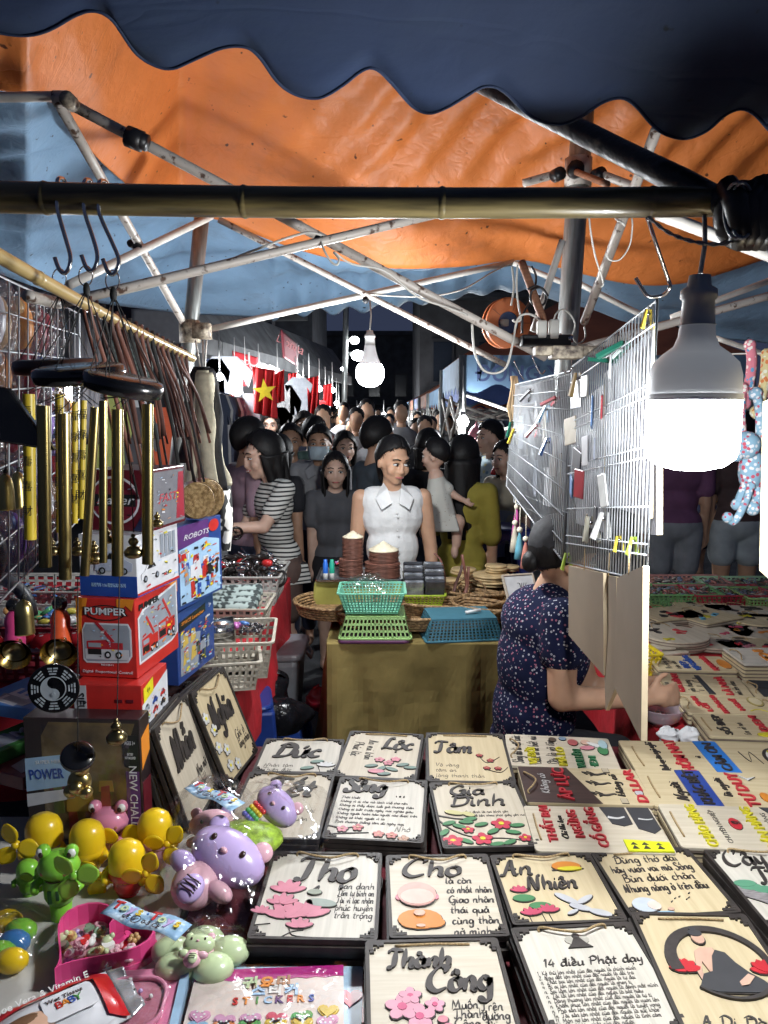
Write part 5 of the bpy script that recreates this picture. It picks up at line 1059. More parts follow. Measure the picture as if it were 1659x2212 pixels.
# heart box of charms
def heart(s, n=36): return [(s*.062*16*sin(t)**3, s*.062*(13*cos(t)-5*cos(2*t)-2*cos(3*t)-cos(4*t))) for t in [2*pi*i/n for i in range(n)]]
c = at(214, 2062, z=ZL); Mh = TR(c, -.42, 0, 0, (1,.94,1)); root = thing('heart_box', 'pink open heart shaped box full of tiny charms', 'box', Mh); HP = heart(.092)
m_hpk = pl((.72,.07,.24)); b = B(); b.prism([(p[0]*.97,p[1]*.97) for p in HP], .004); part('bottom', b, plain((.5,.26,.3),.5), root)
b = B(); b.ringprism(HP, [(p[0]*.955,p[1]*.955) for p in HP], .040); part('wall', b, m_hpk, root); b = B(); b.ringprism([(p[0]*1.02,p[1]*1.02) for p in HP], [(p[0]*.99,p[1]*.99) for p in HP], .012, z0=.0005); part('rim', b, m_hpk, root)
rnd = random.Random(5); cols = [m_pnk2, m_hpk, m_eye, m_mint, m_rdt, pl((.5,.3,.12)), m_lil, pl((.2,.3,.2)), m_lilp, pl((.6,.5,.2))]
meshes = []
for i in range(6):
    b = B()
    if i == 0:
        for q in range(5): b.ball((.005*cos(q*1.26), .005*sin(q*1.26), .004), .0042, 8, 5)
    elif i == 1: b.prism(heart(.008, 16), .005)
    elif i == 2: b.prism(rrect(.017,.012,.004,3), .006)
    elif i == 3: b.ball((0,0,.004), (.009,.006,.005), 10, 6); b.ball((.008,0,.006), .004, 8, 5)
    elif i == 4: b.prism(ell(.008,.007,12), .006); b.ball((0,0,.007), .004, 8, 5)
    else: b.tube([(.008*cos(q), .008*sin(q), .003) for q in [2*pi*j/10 for j in range(10)]], .0026, 6, closed=True)
    meshes.append(b)
for i in range(44):
    while True:
        x, y = rnd.uniform(-.075,.075), rnd.uniform(-.08,.06); q = HP[0:]; 
        if (x/.075)**2+((y+.0)/.06)**2 < .9 and y > -.078+abs(x)*.9: break
    o = put('charm', mesh_of(meshes[i % 6], cols[rnd.randrange(len(cols))], i % 6 in (0,3,5)), None, Mh @ TR((x, y, .0045+.004*(i % 4)), rnd.uniform(0, 6), rnd.uniform(-.4,.4), rnd.uniform(-.4,.4), 1.25)); tag(o, 'tiny '+['flower','heart','square','bird','button','ring'][i % 6]+' shaped charm lying in the pink heart box', 'charm', ['flower','heart','square','bird','button','ring'][i % 6]+' charms in the pink heart box')
# bagged rounded toys
m_bag = film_mat('clear_plastic_bag', 1.0)
def bagfilm(root, c, rx, ry, rz_, seed, rot=0):
    b = B(); n = 26
    def fn(s, t):
        a = 2*pi*s; e = pi*.5*t; w = 1+.22*noise.noise(Vector((cos(a)*2.2, sin(a)*2.2, t*2+seed)))+.12*noise.noise(Vector((cos(a)*6, sin(a)*6, t*5+seed)))
        return c+Matrix.Rotation(rot, 3, 'Z') @ Vector((rx*cos(e)*cos(a)*w, ry*cos(e)*sin(a)*w, rz_*sin(e)*w))
    b.sheet(fn, n*2, n//2); part('clear_bag', b, m_bag, root, True, True)
def header(root, TL, TR_, BL, z, seed):
    M, w, h = plane_mat(TL, TR_, BL, z); Mi = root.matrix_basis.inverted(); b = B(M=Mi @ M)
    b.sheet(lambda s, t: ((s-.5)*w, (t-.5)*h, .004*sin(s*9+seed)), 14, 4); o = part('header_card', b, mat('header_print', (.55,.68,.78), .35, col2=(.25,.42,.6), scale=60, thr=(.45,.6)), root, True); solidify(o, .0006)
    cc = [m_rdt, m_mint, m_lil, pl((.7,.5,.05)), pl((.1,.25,.6))]
    for i, ch in enumerate('Toys·Toys'): text(ch, root, None, h*.62, cc[i % 5], ext=.0006, bold=.03, M=Mi @ M @ TR(((i-4)*w*.1, h*.12, .0055), .1))
    text('CE ⊘ 0-3 CE', root, None, h*.3, m_pup, ext=.0004, M=Mi @ M @ TR((0, -h*.3, .0055)))
def rtoy(label, u, v, y, s, m, m2, yaw, seed, beads=False, tilt=.5, roll=0):
    c = at(u, v, y); k = s*y/F; M = TR(c, yaw, -tilt) @ TR((0,0,0), 0, 0, roll); root = thing('bagged_toy', label, 'plastic toy', Matrix.Translation(Vector((c.x, c.y, ZL+.04))), 'rounded toys in clear bags')
    def pb(name, pc, r, mm): b = B(M=M); b.ball(pc, r, 18, 11); return part(name, b, mm, root, True, True)
    pb('head', (0,0,0), (k*1.0,k*.5,k*.62), m)
    for sx in (-1,1):
        pb('ear', (sx*k*.66,-.0,k*.5), (k*.26,k*.16,k*.25), m if sx < 0 else m2); pb('eye', (sx*k*.42,-k*.46,k*.08), (k*.07,k*.05,k*.09), m_pup)
    pb('snout', (0,-k*.5,-k*.08), (k*.1,k*.08,k*.07), m2)
    if beads:
        for i in range(16): pb('bead', (k*(-.55+.16*(i % 4)), -k*.4, -k*(.55+.18*(i//4))), k*.11, [m_rdt,pl((.7,.5,.03)),pl((.1,.4,.12)),pl((.12,.12,.45))][(i//4) % 4])
    else:
        pb('body', (-k*.2,-k*.1,-k*.95), (k*.55,k*.38,k*.55), m2); pb('paw', (-k*.75,-k*.2,-k*.7), (k*.35,k*.25,k*.25), m); pb('paw', (k*.4,-k*.2,-k*.8), (k*.35,k*.25,k*.22), m2); pb('foot', (-k*.1,-k*.5,-k*1.15), (k*.3,k*.18,k*.34), m)
        for j in range(3): b = B(M=M); b.tube([(-k*.1+k*.2*q, -k*.7, -k*(1.0+.12*j)+k*.03*sin(q*6)) for q in (-1,-.5,0,.5,1)], k*.02, 5); part('stripe', b, m_pup, root, True, True)
    return root, c, k
r, c, k = rtoy('large lilac rounded toy sealed in a clear bag', 492, 1850, 1.32, 96, m_lil, m_lilp, .1, 1, tilt=.95, roll=.6); bagfilm(r, at(470, 1930, z=ZL), .125, .15, .12, 1)
header(r, (255,1945), (415,1995), (240,1985), .80, 1)
r, c, k = rtoy('smaller lilac rounded toy with rainbow beads in a clear bag', 598, 1742, 1.46, 58, m_lil, m_lilp, -.1, 2, True, tilt=.85, roll=.7); bagfilm(r, at(600, 1800, z=ZL+.05), .12, .12, .10, 5)
b = B(); b.ball(at(530,1812,1.40), (.075,.05,.03), 16, 9); part('green_mesh_sleeve', b, plain((.36,.55,.05),.4,scale=90,var=.4), r, True, True)
r, c, k = rtoy('pink rounded toy under a header card in a clear bag', 458, 1780, 1.44, 52, m_lilp, m_lil, .2, 3, tilt=.6); bagfilm(r, at(460, 1815, z=ZL+.03), .10, .10, .13, 9); header(r, (430,1690), (530,1730), (425,1718), .86, 2)
r, c, k = rtoy('pale green star shaped toy in a clear bag', 430, 2040, 1.12, 38, m_mint, m_lilp, .0, 4, tilt=1.2); bagfilm(r, at(430, 2075, z=ZL), .085, .07, .06, 3)
b = B(); q = at(430, 2065, z=ZL+.025)
for i in range(5): b.ball(q+Vector((.05*cos(i*1.257+.3), .035*sin(i*1.257+.3), 0)), (.034,.028,.022), 14, 9)
part('star_body', b, m_mint, r, True, True); b = B(); b.ball(q+Vector((.002,-.012,.012)), (.026,.024,.018), 14, 9); part('belly', b, m_lilp, r, True, True)
for j in range(4): b = B(); b.tube([q+Vector((-.014+.007*i, -.018+.008*j, .031+.001*sin(i*2))) for i in range(5)], .0011, 5); part('stripe', b, m_pup, r, True, True)
# sticker pack
M, w, h = plane_mat((425,2098), (742,2085), (370,2290), ZL+.02); r = thing('sticker_pack', 'sticker pack with magenta band and rows of puffy hearts', 'sticker pack', M)
b = B(); b.prism(rrect(w,h,.004,2), .004, z0=-.004); part('card', b, plain((.66,.56,.50),.4), r); b = B(); b.prism([(-w/2,h/2),(w/2,h/2),(w/2,h*.36)]+[(w*(.5-i/16), h*(.345+.02*(i % 2))) for i in range(1,16)]+[(-w/2,h*.36)], .0006, z0=.0002); part('magenta_band', b, plain((.42,.02,.20),.35), r)
for i, ch in enumerate('귀요미'): text(ch, r, (-w*.12+i*w*.11, h*.30, .0016), .026, [m_mint,cO,plain((.4,.2,.1))][i], ext=.0006, bold=.05)
for i, ch in enumerate('스티커'): text(ch, r, (-w*.06+i*w*.11, h*.2, .0016), .024, [cS,m_eye,cS][i], ext=.0006, bold=.05)
for i, ch in enumerate('STICKERS'): text(ch, r, (-w*.2+i*w*.07, h*.09, .0014), .019, [cR,cO,cGR,cS,cPU,cR,cO,cB][i], ext=.0005, bold=.03)
rnd = random.Random(3)
for j in range(4):
    for i in range(6):
        hx, hy = (-.41+.162*i)*w, (-.0-.12*j)*h
        if j == 0 and 1 <= i <= 4: hy -= .01
        b = B(M=TR((hx, hy-.012, 0), rnd.uniform(-.2,.2))); hp = heart(.0165, 20); b.prism(hp, .002, z0=.0003); b.prism([(p[0]*.8,p[1]*.8) for p in hp], .0016, z0=.0023)
        o = part('puffy_heart', b, [plain((.55,.08,.12),.25),plain((.6,.42,.04),.25),plain((.35,.2,.55),.25),plain((.08,.32,.08),.25),plain((.6,.3,.45),.25),plain((.25,.45,.6),.25),plain((.62,.2,.06),.25)][rnd.randrange(7)], r)
        if (i+j) % 2 == 0:
            b = B(M=TR((hx, hy-.012, .0041)));
            for q in range(6): b.prism(ell(.0018,.0018,8, .0075*cos(q*1.05), .006*sin(q*1.05)+.002), .0005)
            part('dot', b, m_eye, o)
b = B(); b.sheet(lambda s, t: ((s-.5)*w*1.05, (t-.5)*h*1.03, .006+.003*noise.noise(Vector((s*6,t*6,1)))), 20, 20); part('clear_sleeve', b, m_bag, r, True)
for k, (dx, lab, cc) in enumerate(((.05, 'pale blue sticker pack under the magenta one', plain((.36,.5,.62),.35)), (.085, 'second plain sticker pack peeking at the right of the pile', plain((.5,.3,.3),.35)))):
    b = B(); b.prism(rrect(w,h,.004,2), .003, z0=-.003); b.k = 1; b.prism(heart(.02,18), .002, M=TR((w*.42,h*.1,0))); b.k = 0; o = put('sticker_pack', mesh_of(b, [cc, plain((.5,.05,.08),.3)]), None, M @ TR((dx*.55, .012-.02*k, -.008-.006*k), -.05-.05*k)); tag(o, lab, 'sticker pack')
# pink compartment tray in film, and wet wipes
M, w, h = plane_mat((210,2118), (398,2105), (150,2300), ZL+.01); r = thing('pink_tray', 'pink plastic heart tray with beads sealed in film', 'tray', M)
b = B(); b.prism(rrect(w,h,.01,3), .02, z0=-.004); part('tray', b, pl((.66,.20,.34)), r, bev=.004); b = B(); b.ringprism(rrect(w*.8,h*.7,.04,6), rrect(w*.72,h*.62,.036,6), .008, z0=.016); part('ridge', b, pl((.7,.26,.38)), r, bev=.003)
b = B(); b.prism(rrect(w*.7,h*.6,.036,6), .0012, z0=.0161); part('pocket', b, plain((.45,.16,.22),.3), r)
rnd = random.Random(8)
for i in range(7): b = B(); b.ball((rnd.uniform(-.02,.03), rnd.uniform(0,.05), .022), .0035, 8, 6); part('bead', b, [m_eye,m_lil,m_pup][i % 3], r, True)
b = B(); b.sheet(lambda s, t: ((s-.5)*w*1.08, (t-.5)*h*1.05, .03+.004*noise.noise(Vector((s*5,t*5,4)))-.03*max(0,abs(s-.5)-.42)/.08), 20, 14); part('film', b, m_bag, r, True)
b = B(); b.box((w*.54,0,.006), (.012,h,.03)); part('printed_edge', b, plain((.3,.45,.6),.3), r)
M, w, h = plane_mat((-40,2215), (228,2098), (10,2330), ZL+.035); r = thing('wet_wipes_pack', 'red and white baby wipes pack with a silver end', 'wipes pack', M)
def wip(s, t): return ((s-.5)*w, (t-.5)*h, .022*(1-abs(2*s-1)**4)*(1-abs(2*t-1)**3)+.002*noise.noise(Vector((s*7,t*5,2))))
b = B(); b.sheet(wip, 28, 16); b.sheet(lambda s, t: ((s-.5)*w, (.5-t)*h, -.012*(1-abs(2*s-1)**4)*(1-abs(2*t-1)**3)), 14, 8); part('pouch', b, plain((.62,.62,.64),.3), r, True)
def onw(s, t, e=.0045): q = wip(s, t); return (q[0], q[1], q[2]+e)
b = B(); b.sheet(lambda s, t: onw(.02+.86*s, .74+.25*t), 24, 6); b.sheet(lambda s, t: onw(.84+.15*s, .1+.88*t-.1*s), 6, 16); part('red_print', b, plain((.52,.015,.02),.28), r, True)
text('Aloe Vera & Vitamin E', r, (-.06*w, .37*h, .0195), .021, m_eye, ext=.0004, bold=.01, shear=.15, fit=.78*w); b = B(M=TR((.1*w,-.02*h,.0235))); b.prism(rrect(w*.4,h*.46,.008,3), .0008); part('label_plate', b, plain((.7,.7,.72),.3), r)
for i, ch in enumerate('BABY'): text(ch, r, (.02*w+i*.05*w, -.02*h, .0255), .02, [cR,cO,cB,cGR][i], ext=.0004)
text('Wet Tissue', r, (.08*w, .1*h, .0255), .011, m_pup, ext=.0003); b = B(); b.ball((-.22*w,-.12*h,.02), (.034,.028,.006), 14, 8); part('printed_baby_face', b, plain((.62,.38,.26),.4), r, True); b = B(); b.ball((-.25*w,-.04*h,.02), (.03,.018,.0065), 12, 7); part('printed_baby_hair', b, plain((.16,.08,.04),.4), r, True)
b = B(); b.sheet(lambda s, t: (w*(.5+.14*s), h*(t-.5)*(1-.2*s), .004*sin(t*14)*s), 5, 14); o = part('silver_end_seal', b, plain((.5,.5,.52),.25,.4), r, True); solidify(o, .0006)
# bagged toy at the left edge
r = thing('bagged_toy', 'bagged yellow and blue toy cut by the left picture edge', 'plastic toy', at(20, 2040, z=ZL), 'rounded toys in clear bags')
for (u, v, cc) in ((15,1990,m_yel),(30,2035,pl((.05,.2,.5))),(0,2060,m_grn),(25,2075,m_yel),(45,2010,m_grn)): b = B(); b.ball(at(u, v, z=ZL+.02), (.028,.02,.02), 12, 8); part('toy_block', b, cc, r, True, True)
bagfilm(r, at(15, 2050, z=ZL), .07, .09, .06, 6)
# ================================================================ people
TMP = bpy.data.scenes.new('scratch')
def remesh(b, vox, smooth=4, mat_=None):
    me = mesh_of(b, mat_ or []) if mat_ else mesh_of(b, [])
    o = bpy.data.objects.new('t', me); TMP.collection.objects.link(o)
    m = o.modifiers.new('r', 'REMESH'); m.mode = 'VOXEL'; m.voxel_size = vox; m.use_smooth_shade = True
    s = o.modifiers.new('s', 'SMOOTH'); s.iterations = smooth; s.factor = .5
    with bpy.context.temp_override(scene=TMP, view_layer=TMP.view_layers[0]):
        dg = bpy.context.evaluated_depsgraph_get(); r = bpy.data.meshes.new_from_object(o.evaluated_get(dg))
    bpy.data.objects.remove(o); bpy.data.meshes.remove(me); r.materials.clear()
    if mat_: r.materials.append(mat_)
    r.polygons.foreach_set('use_smooth', [True]*len(r.polygons)); return r
def caps(b, p, q, r0, r1, n=10, flat=1.0):
    p, q = Vector(p), Vector(q); b.ball(p, r0, n, 7); b.ball(q, r1, n, 7); k = 5
    b.tube([p+(q-p)*i/k for i in range(k+1)], [r0+(r1-r0)*i/k for i in range(k+1)], n)
def skin_mat(name, c): 
    m = mat(name, c, .5, var=.10, scale=14); m.node_tree.nodes['Principled BSDF'].inputs['Subsurface Weight'].default_value = .08; m.node_tree.nodes['Principled BSDF'].inputs['Subsurface Radius'].default_value = (.02,.008,.004); return m
SK1, SK2, SK3 = skin_mat('skin_warm', (.50,.29,.185)), skin_mat('skin_tan', (.44,.25,.16)), skin_mat('skin_fair', (.56,.36,.27))
m_hair = mat('black_hair', (.008,.007,.007), .5, spec=.25, var=.35, scale=60, stretch=(6,6,.8), bump=.2); m_lip = plain((.36,.11,.10),.45); m_white = plain((.6,.6,.58),.3); m_dark = plain((.012,.009,.008),.3)
def cloth(name, c, **k): k.setdefault('var', .14); k.setdefault('scale', 9); return mat('cloth_'+name, c, .85, bump=.45, bscale=k.pop('bs', 16), **k)
def band_mat(name, c1, c2, sc, w=.3, axis='Z'):
    m = mat(name, c1, .85, var=.05); N = m.node_tree.nodes; L = m.node_tree.links; wv = N.new('ShaderNodeTexWave'); wv.wave_type = 'BANDS'; wv.bands_direction = axis; wv.inputs['Scale'].default_value = sc; wv.inputs['Distortion'].default_value = 1.2; wv.inputs['Detail'].default_value = 1; wv.inputs['Detail Scale'].default_value = .6
    L.new(N['Texture Coordinate'].outputs['Object'], wv.inputs['Vector']); r = N.new('ShaderNodeValToRGB'); r.color_ramp.elements[0].position = w; r.color_ramp.elements[1].position = w+.05; r.color_ramp.elements[0].color = (*c2, 1); r.color_ramp.elements[1].color = (*c1, 1)
    L.new(wv.outputs['Fac'], r.inputs['Fac']); L.new(r.outputs['Color'], N['Principled BSDF'].inputs['Base Color']); return m
def dot_mat(name, base, spots, sc, thr=.25, ring=False):
    m = mat(name, base, .9, var=.1, spec=.15); N = m.node_tree.nodes; L = m.node_tree.links; vo = N.new('ShaderNodeTexVoronoi'); vo.inputs['Scale'].default_value = sc; L.new(N['Texture Coordinate'].outputs['Object'], vo.inputs['Vector'])
    r = N.new('ShaderNodeValToRGB'); r.color_ramp.elements[0].position = thr-.05; r.color_ramp.elements[1].position = thr; r.color_ramp.elements[0].color = (1,1,1,1); r.color_ramp.elements[1].color = (0,0,0,1)
    if ring:
        e = r.color_ramp.elements.new(thr*.35); e.color = (0,0,0,1); e2 = r.color_ramp.elements.new(thr*.55); e2.color = (1,1,1,1); r.color_ramp.elements[0].color = (.1,.1,.1,1)
    L.new(vo.outputs['Distance'], r.inputs['Fac']); hs = N.new('ShaderNodeMix'); hs.data_type = 'RGBA'; hs.inputs[6].default_value = (*spots[0],1); hs.inputs[7].default_value = (*spots[1],1); sp = N.new('ShaderNodeSeparateColor'); L.new(vo.outputs['Color'], sp.inputs[0]); st = N.new('ShaderNodeMath'); st.operation = 'GREATER_THAN'; st.inputs[1].default_value = .62; L.new(sp.outputs[0], st.inputs[0]); L.new(st.outputs[0], hs.inputs[0])
    mx = N.new('ShaderNodeMix'); mx.data_type = 'RGBA'; L.new(r.outputs['Color'], mx.inputs[0]); mx.inputs[6].default_value = (*base,1); L.new(hs.outputs[2], mx.inputs[7]); L.new(mx.outputs[2], N['Principled BSDF'].inputs['Base Color']); return m

def head_prims(b, M, k):
    def bl(c, r, n=14): b.ball((0,0,0), [q*k for q in r], n, 9, M=M @ TR([q*k for q in c]))
    bl((0,.010,.020), (.076,.094,.098), 18); bl((0,-.022,-.052), (.058,.064,.060), 16); bl((0,-.058,-.094), (.028,.024,.020))
    for s in (-1, 1): bl((s*.036,-.060,-.028), (.032,.030,.034)); bl((s*.078,.008,-.012), (.011,.020,.030)); bl((s*.011,-.100,-.034), (.009,.010,.008))
    bl((0,-.097,-.012), (.010,.014,.028)); bl((0,-.105,-.030), (.012,.013,.011)); bl((0,-.072,.034), (.056,.026,.022)); bl((0,-.086,-.062), (.024,.012,.014))
def face(root, M, k, gaze=0, smile=0, mask=False, full=True):
    def bl(name, c, r, m, par=root, n=10): b = B(M=M); b.ball((0,0,0), [q*k for q in r], n, 7, M=TR([q*k for q in c])); return part(name, b, m, par, True, True)
    for s in (-1, 1):
        e = bl('eye', (s*.033,-.083,.004), (.0155,.010,.0075 if not smile else .005), m_white); bl('iris', (s*.033+gaze*.005,-.0905,.003), (.0075,.004,.0068 if not smile else .0045), m_dark, e)
        b = B(M=M); b.tube([Vector((s*.017,-.090,.011))*k, Vector((s*.032,-.0945,.0145))*k, Vector((s*.050,-.084,.008))*k], .0022*k, 5); part('eyelid_line', b, m_dark, e, True, True)
        b = B(M=M); b.tube([Vector((s*.014,-.097,.030))*k, Vector((s*.034,-.096,.036))*k, Vector((s*.055,-.080,.029))*k], [.003*k,.0036*k,.002*k], 6); part('eyebrow', b, m_hair, root, True, True)
    if mask:
        b = B(M=M); b.sheet(lambda s, t: Vector(((s-.5)*.15*(1-.1*t), -.118*cos((s-.5)*2.1)+.012-.012*sin(pi*t), -.012-.095*t))*k, 10, 8); o = part('face_mask', b, plain((.45,.55,.60),.8), root, True, True); solidify(o, .002)
    else:
        b = B(M=M); b.tube([Vector((x*.026, -.0985+.012*abs(x)**2, -.064+.008*smile*abs(x)))*k for x in (-1,-.5,0,.5,1)], [.002*k,.005*k,.0055*k,.005*k,.002*k], 7); l = part('lips', b, m_lip, root, True, True)
        if smile: b = B(M=M); b.tube([Vector((x*.02, -.1035+.008*abs(x), -.064+.006*abs(x)))*k for x in (-1,-.5,0,.5,1)], .0026*k, 6); part('teeth', b, m_white, l, True, True)
def hair(root, M, k, style='short', col=None, seed=0, length=.3, front=38, name='hair'):
    col = col or m_hair; b = B()
    side, back = {'short': (-10,-45), 'tied': (-10,-42), 'long': (-40,-50), 'bob': (-40,-46), 'bun': (-14,-44), 'crop': (-10,-44)}[style]
    def lim(a):
        c = cos(a)                      # a = 0 at the front
        n_ = 5*noise.noise(Vector((cos(a)*5, sin(a)*5, seed)))
        if c > 0: return front*c**.7+side*(1-c**.7)+n_
        return side+(back-side)*(-c)+n_
    def fn(s, t):
        a = 2*pi*s; e = radians(90-(90-lim(a))*t); th = 1.11+.05*noise.noise(Vector((cos(a)*2.5, sin(a)*2.5, e*2+seed)))+.012*sin(a*22+3*e)*(1-abs(sin(e)))
        th -= .075*t**3
        x, y, z = sin(a)*cos(e)*.076, -cos(a)*cos(e)*.094, sin(e)*.098
        return Vector((x*th, .010+y*th, .020+z*th+.006))*k
    b.sheet(fn, 40, 18, M=M); o = part(name, b, col, root, True, True); solidify(o, .012*k, -1)
    b = B(); rn = random.Random(int(seed*7)+3)
    for i in range(110):
        a = rn.uniform(0, 2*pi); l0 = lim(a); e0 = rn.uniform(40, 84); w0 = rn.uniform(1.11, 1.16); P_ = []
        for j in range(6):
            e = radians(e0+(l0-4-e0)*j/5); w = w0-.08*(j/5)**3; aa = a+.18*sin(j*.9+i)*j/5; P_.append(Vector((sin(aa)*cos(e)*.076*w, .010-cos(aa)*cos(e)*.094*w, .026+sin(e)*.098*w))*k)
        b.tube(P_, [.0036*k,.004*k,.004*k,.0036*k,.0028*k,.001*k], 4, M=M, cap=False)
    part('hair_strands', b, col, o, True, True)
    if style in ('tied', 'bun'):
        b = B(); 
        if style == 'bun': b.ball((0,.108*k,-.03*k), (.036*k,.028*k,.036*k), 14, 9, M=M)
        else: b.tube(smooth_pts([(0,.09*k,.03*k),(0,.125*k,.01*k),(.01*k,.13*k,-.06*k),(.015*k,.115*k,-.15*k)], 4), [.022*k,.026*k,.03*k,.032*k,.034*k,.034*k,.034*k,.032*k,.03*k,.026*k,.02*k,.014*k,.006*k], 12, M=M)
        part('tied_hair', b, col, o, True, True)
    if style in ('long', 'bob'):
        L_ = length if style == 'long' else .10
        b = B(); 
        def fl(s, t):
            a = radians(60)+(2*pi-radians(120))*s; rr = 1.10-.28*t+.05*noise.noise(Vector((cos(a)*4, sin(a)*4, t*3+seed))); wv = .012*sin(s*40)*t
            return Vector((sin(a)*.082*rr+wv, .012-cos(a)*.1*rr*(1-.05*t)+.02*t, .01-(.05+L_)*t+(.0 if abs(s-.5) < .45 else .01)))*k
        b.sheet(fl, 44, 14, M=M); oo = part('hanging_hair', b, col, o, True, True); solidify(oo, .014*k, -1)
    return o
def hand_prims(b, w, d, side, s=1.0, curl=.35):
    """palm and five fingers; w wrist point, d pointing direction, side the thumb side"""
    d = Vector(d).normalized(); t = Vector(side); t = (t-d*t.dot(d)).normalized(); n = d.cross(t)
    caps(b, w, w+d*.045*s, .020*s, .026*s); caps(b, w+d*.05*s+t*.018*s, w+d*.075*s+t*.014*s, .016*s, .013*s); caps(b, w+d*.05*s-t*.018*s, w+d*.075*s-t*.014*s, .016*s, .013*s)
    for i, L_ in enumerate((.062,.072,.067,.052)):
        o = t*(.027-.018*i)*s; a = w+d*.078*s+o; m1 = a+(d*cos(curl)-n*sin(curl))*L_*.5*s; m2 = m1+(d*cos(curl*2.6)-n*sin(curl*2.6))*L_*.5*s
        caps(b, a, m1, .0095*s, .0088*s, 8); caps(b, m1, m2, .0088*s, .0075*s, 8)
    a = w+d*.02*s+t*.02*s; m1 = a+(d*.6+t*.8).normalized()*.04*s; m2 = m1+(d*.9+t*.3).normalized()*.032*s; caps(b, a, m1, .014*s, .011*s, 8); caps(b, m1, m2, .0105*s, .0085*s, 8)
DN = (0,0,-1)
def person(label, u, v, y, yaw, skin, hs, top, bottom=None, head=(0,0,0), arms=None, sleeve=.5, hem=.0, vox=.013, H=None, facing=True, smile=0, gaze=0, mask=False, hlen=.3, wide=1.0, legs=True, bare=False, short=.5, shoe=None, skirt=False, lean=0, group='people in the market street', neckline=False, belly=0, cat='person', hk=1.0, fine=True, dress=0):
    c = at(u, v, y); H = H or c.z/.93; root = thing('person', label, cat, TR((c.x, c.y, 0), yaw), group)
    R = Matrix.Rotation(lean, 4, 'X')
    def J(x, yy, z): return (R @ Vector((x*H*wide, yy*H, (z-.5)*H)))+Vector((0, 0, .5*H))
    sh = .104; b = B()
    hz = .915; hd = J(0, -.012, hz); kk = H/1.6*hk
    dz = Vector((0,0,0))
    Mh = TR(hd, head[0], head[1], head[2])
    head_prims(b, Mh, kk)
    caps(b, J(0,.012,.82), hd+Vector((0,.012*H,-.045*H)), .036*H, .031*H)
    def torso(b, g):
        caps(b, J(-.062,.012,.785), J(.062,.012,.785), .042*H+g, .042*H+g, 12); b.ball(J(0,.004,.735), ((.098*wide)*H+g, .062*H+g, .085*H+g), 16, 10)
        b.ball(J(0,-.002-belly*.02,.63), ((.082*wide+belly*.01)*H+g, (.058+belly*.02)*H+g, .085*H+g), 16, 10); b.ball(J(0,.006,.535), ((.096*wide)*H+g, .066*H+g, .07*H+g), 16, 10)
    torso(b, 0)
    A = []
    for i, sx in enumerate((-1, 1)):
        sp = J(sx*sh, .012, .795); a = (arms or {}).get(sx) or ((sx*.03,.02,-1), (sx*.02,-.12,-1)); ud, fd = Vector(a[0]).normalized(), Vector(a[1]).normalized()
        e = sp+ud*.172*H; w = e+fd*.145*H; A.append((sp, e, w)); caps(b, sp, e, .030*H, .024*H); caps(b, e, w, .0245*H, .0165*H)
        hand_prims(b, w, fd, Vector(a[2]) if len(a) > 2 else Vector((0,-1,.2)), H/1.65)
    LG = []
    if legs:
        for sx in (-1, 1):
            hp, kn, an = J(sx*.052,.004,.49), Vector((sx*.055*H, -.006*H, .275*H)), Vector((sx*.056*H, .012*H, .045*H)); LG.append((hp, kn, an))
            caps(b, hp, kn, .054*H, .034*H); caps(b, kn, an, .034*H, .020*H); b.ball(kn+(an-kn)*.28+Vector((0,.008*H,0)), (.033*H,.036*H,.06*H)); b.ball(an+Vector((0,-.035*H,-.018*H)), (.024*H,.062*H,.02*H))
    o = put('body', remesh(b, vox, 3, skin), root)
    # garments
    b = B(); g = .011; torso(b, g)
    if hem: b.taper((0,0,(.5-hem)*H), (.215*wide*H+hem*.3, .15*H+hem*.2), (.2*wide*H, .14*H), hem*H+.02)
    for sp, e, w in A:
        if sleeve > 0: caps(b, sp, sp+(e-sp)*min(1, sleeve), .032*H+g, .028*H+g*1.5)
        if sleeve > 1: caps(b, e, e+(w-e)*(sleeve-1), .028*H+g, .022*H+g)
    t = put('top', remesh(b, vox, 3, top), root)
    if neckline: 
        for sx in (-1,1):
            q = B(); q.add([J(sx*.022,-.045,.83), J(sx*.062,-.052,.80), J(sx*.045,-.075,.765), J(sx*.012,-.07,.785), J(sx*.03,.0,.845)], [(0,1,2,3),(0,4,1)]); oo = part('collar', q, top, t); solidify(oo, .004)
    if bottom and legs:
        b = B(); b.ball(J(0,.006,.515), ((.102*wide)*H+.008, .07*H+.01, .075*H), 16, 10)
        for hp, kn, an in LG:
            if skirt: caps(b, hp, hp+(kn-hp)*short, .07*H, .085*H, 14)
            elif short <= 1: caps(b, hp, hp+(kn-hp)*short, .058*H+.008, (.058-.016*short)*H+.016, 14)
            else: caps(b, hp, kn, .060*H, .044*H, 12); caps(b, kn, kn+(an-kn)*(short-1)/.5*.98, .044*H, .034*H, 12)
        put('bottoms', remesh(b, vox, 3, bottom), root)
    if dress and legs:
        b = B(); b.taper((0,0,.5*H-dress*H), (.30*wide*H,.2*H), (.2*wide*H,.15*H), dress*H+.03); torso(b, g*.9); put('skirt', remesh(b, vox, 6, top), root)
    if shoe and legs:
        for hp, kn, an in LG: b = B(); b.box((an.x, an.y-.03*H, .012*H), (.05*H,.14*H,.022*H)); oo = put('shoe', mesh_of(b, shoe), root); bevel(oo, .008)
    Mw = root.matrix_basis @ Mh
    if facing: face(root, Mw, kk, gaze, smile, mask)
    if hs: hair(root, Mw, kk, hs[0], seed=u*.1, length=hlen/kk, front=hs[1])
    return root, H, Mw, kk
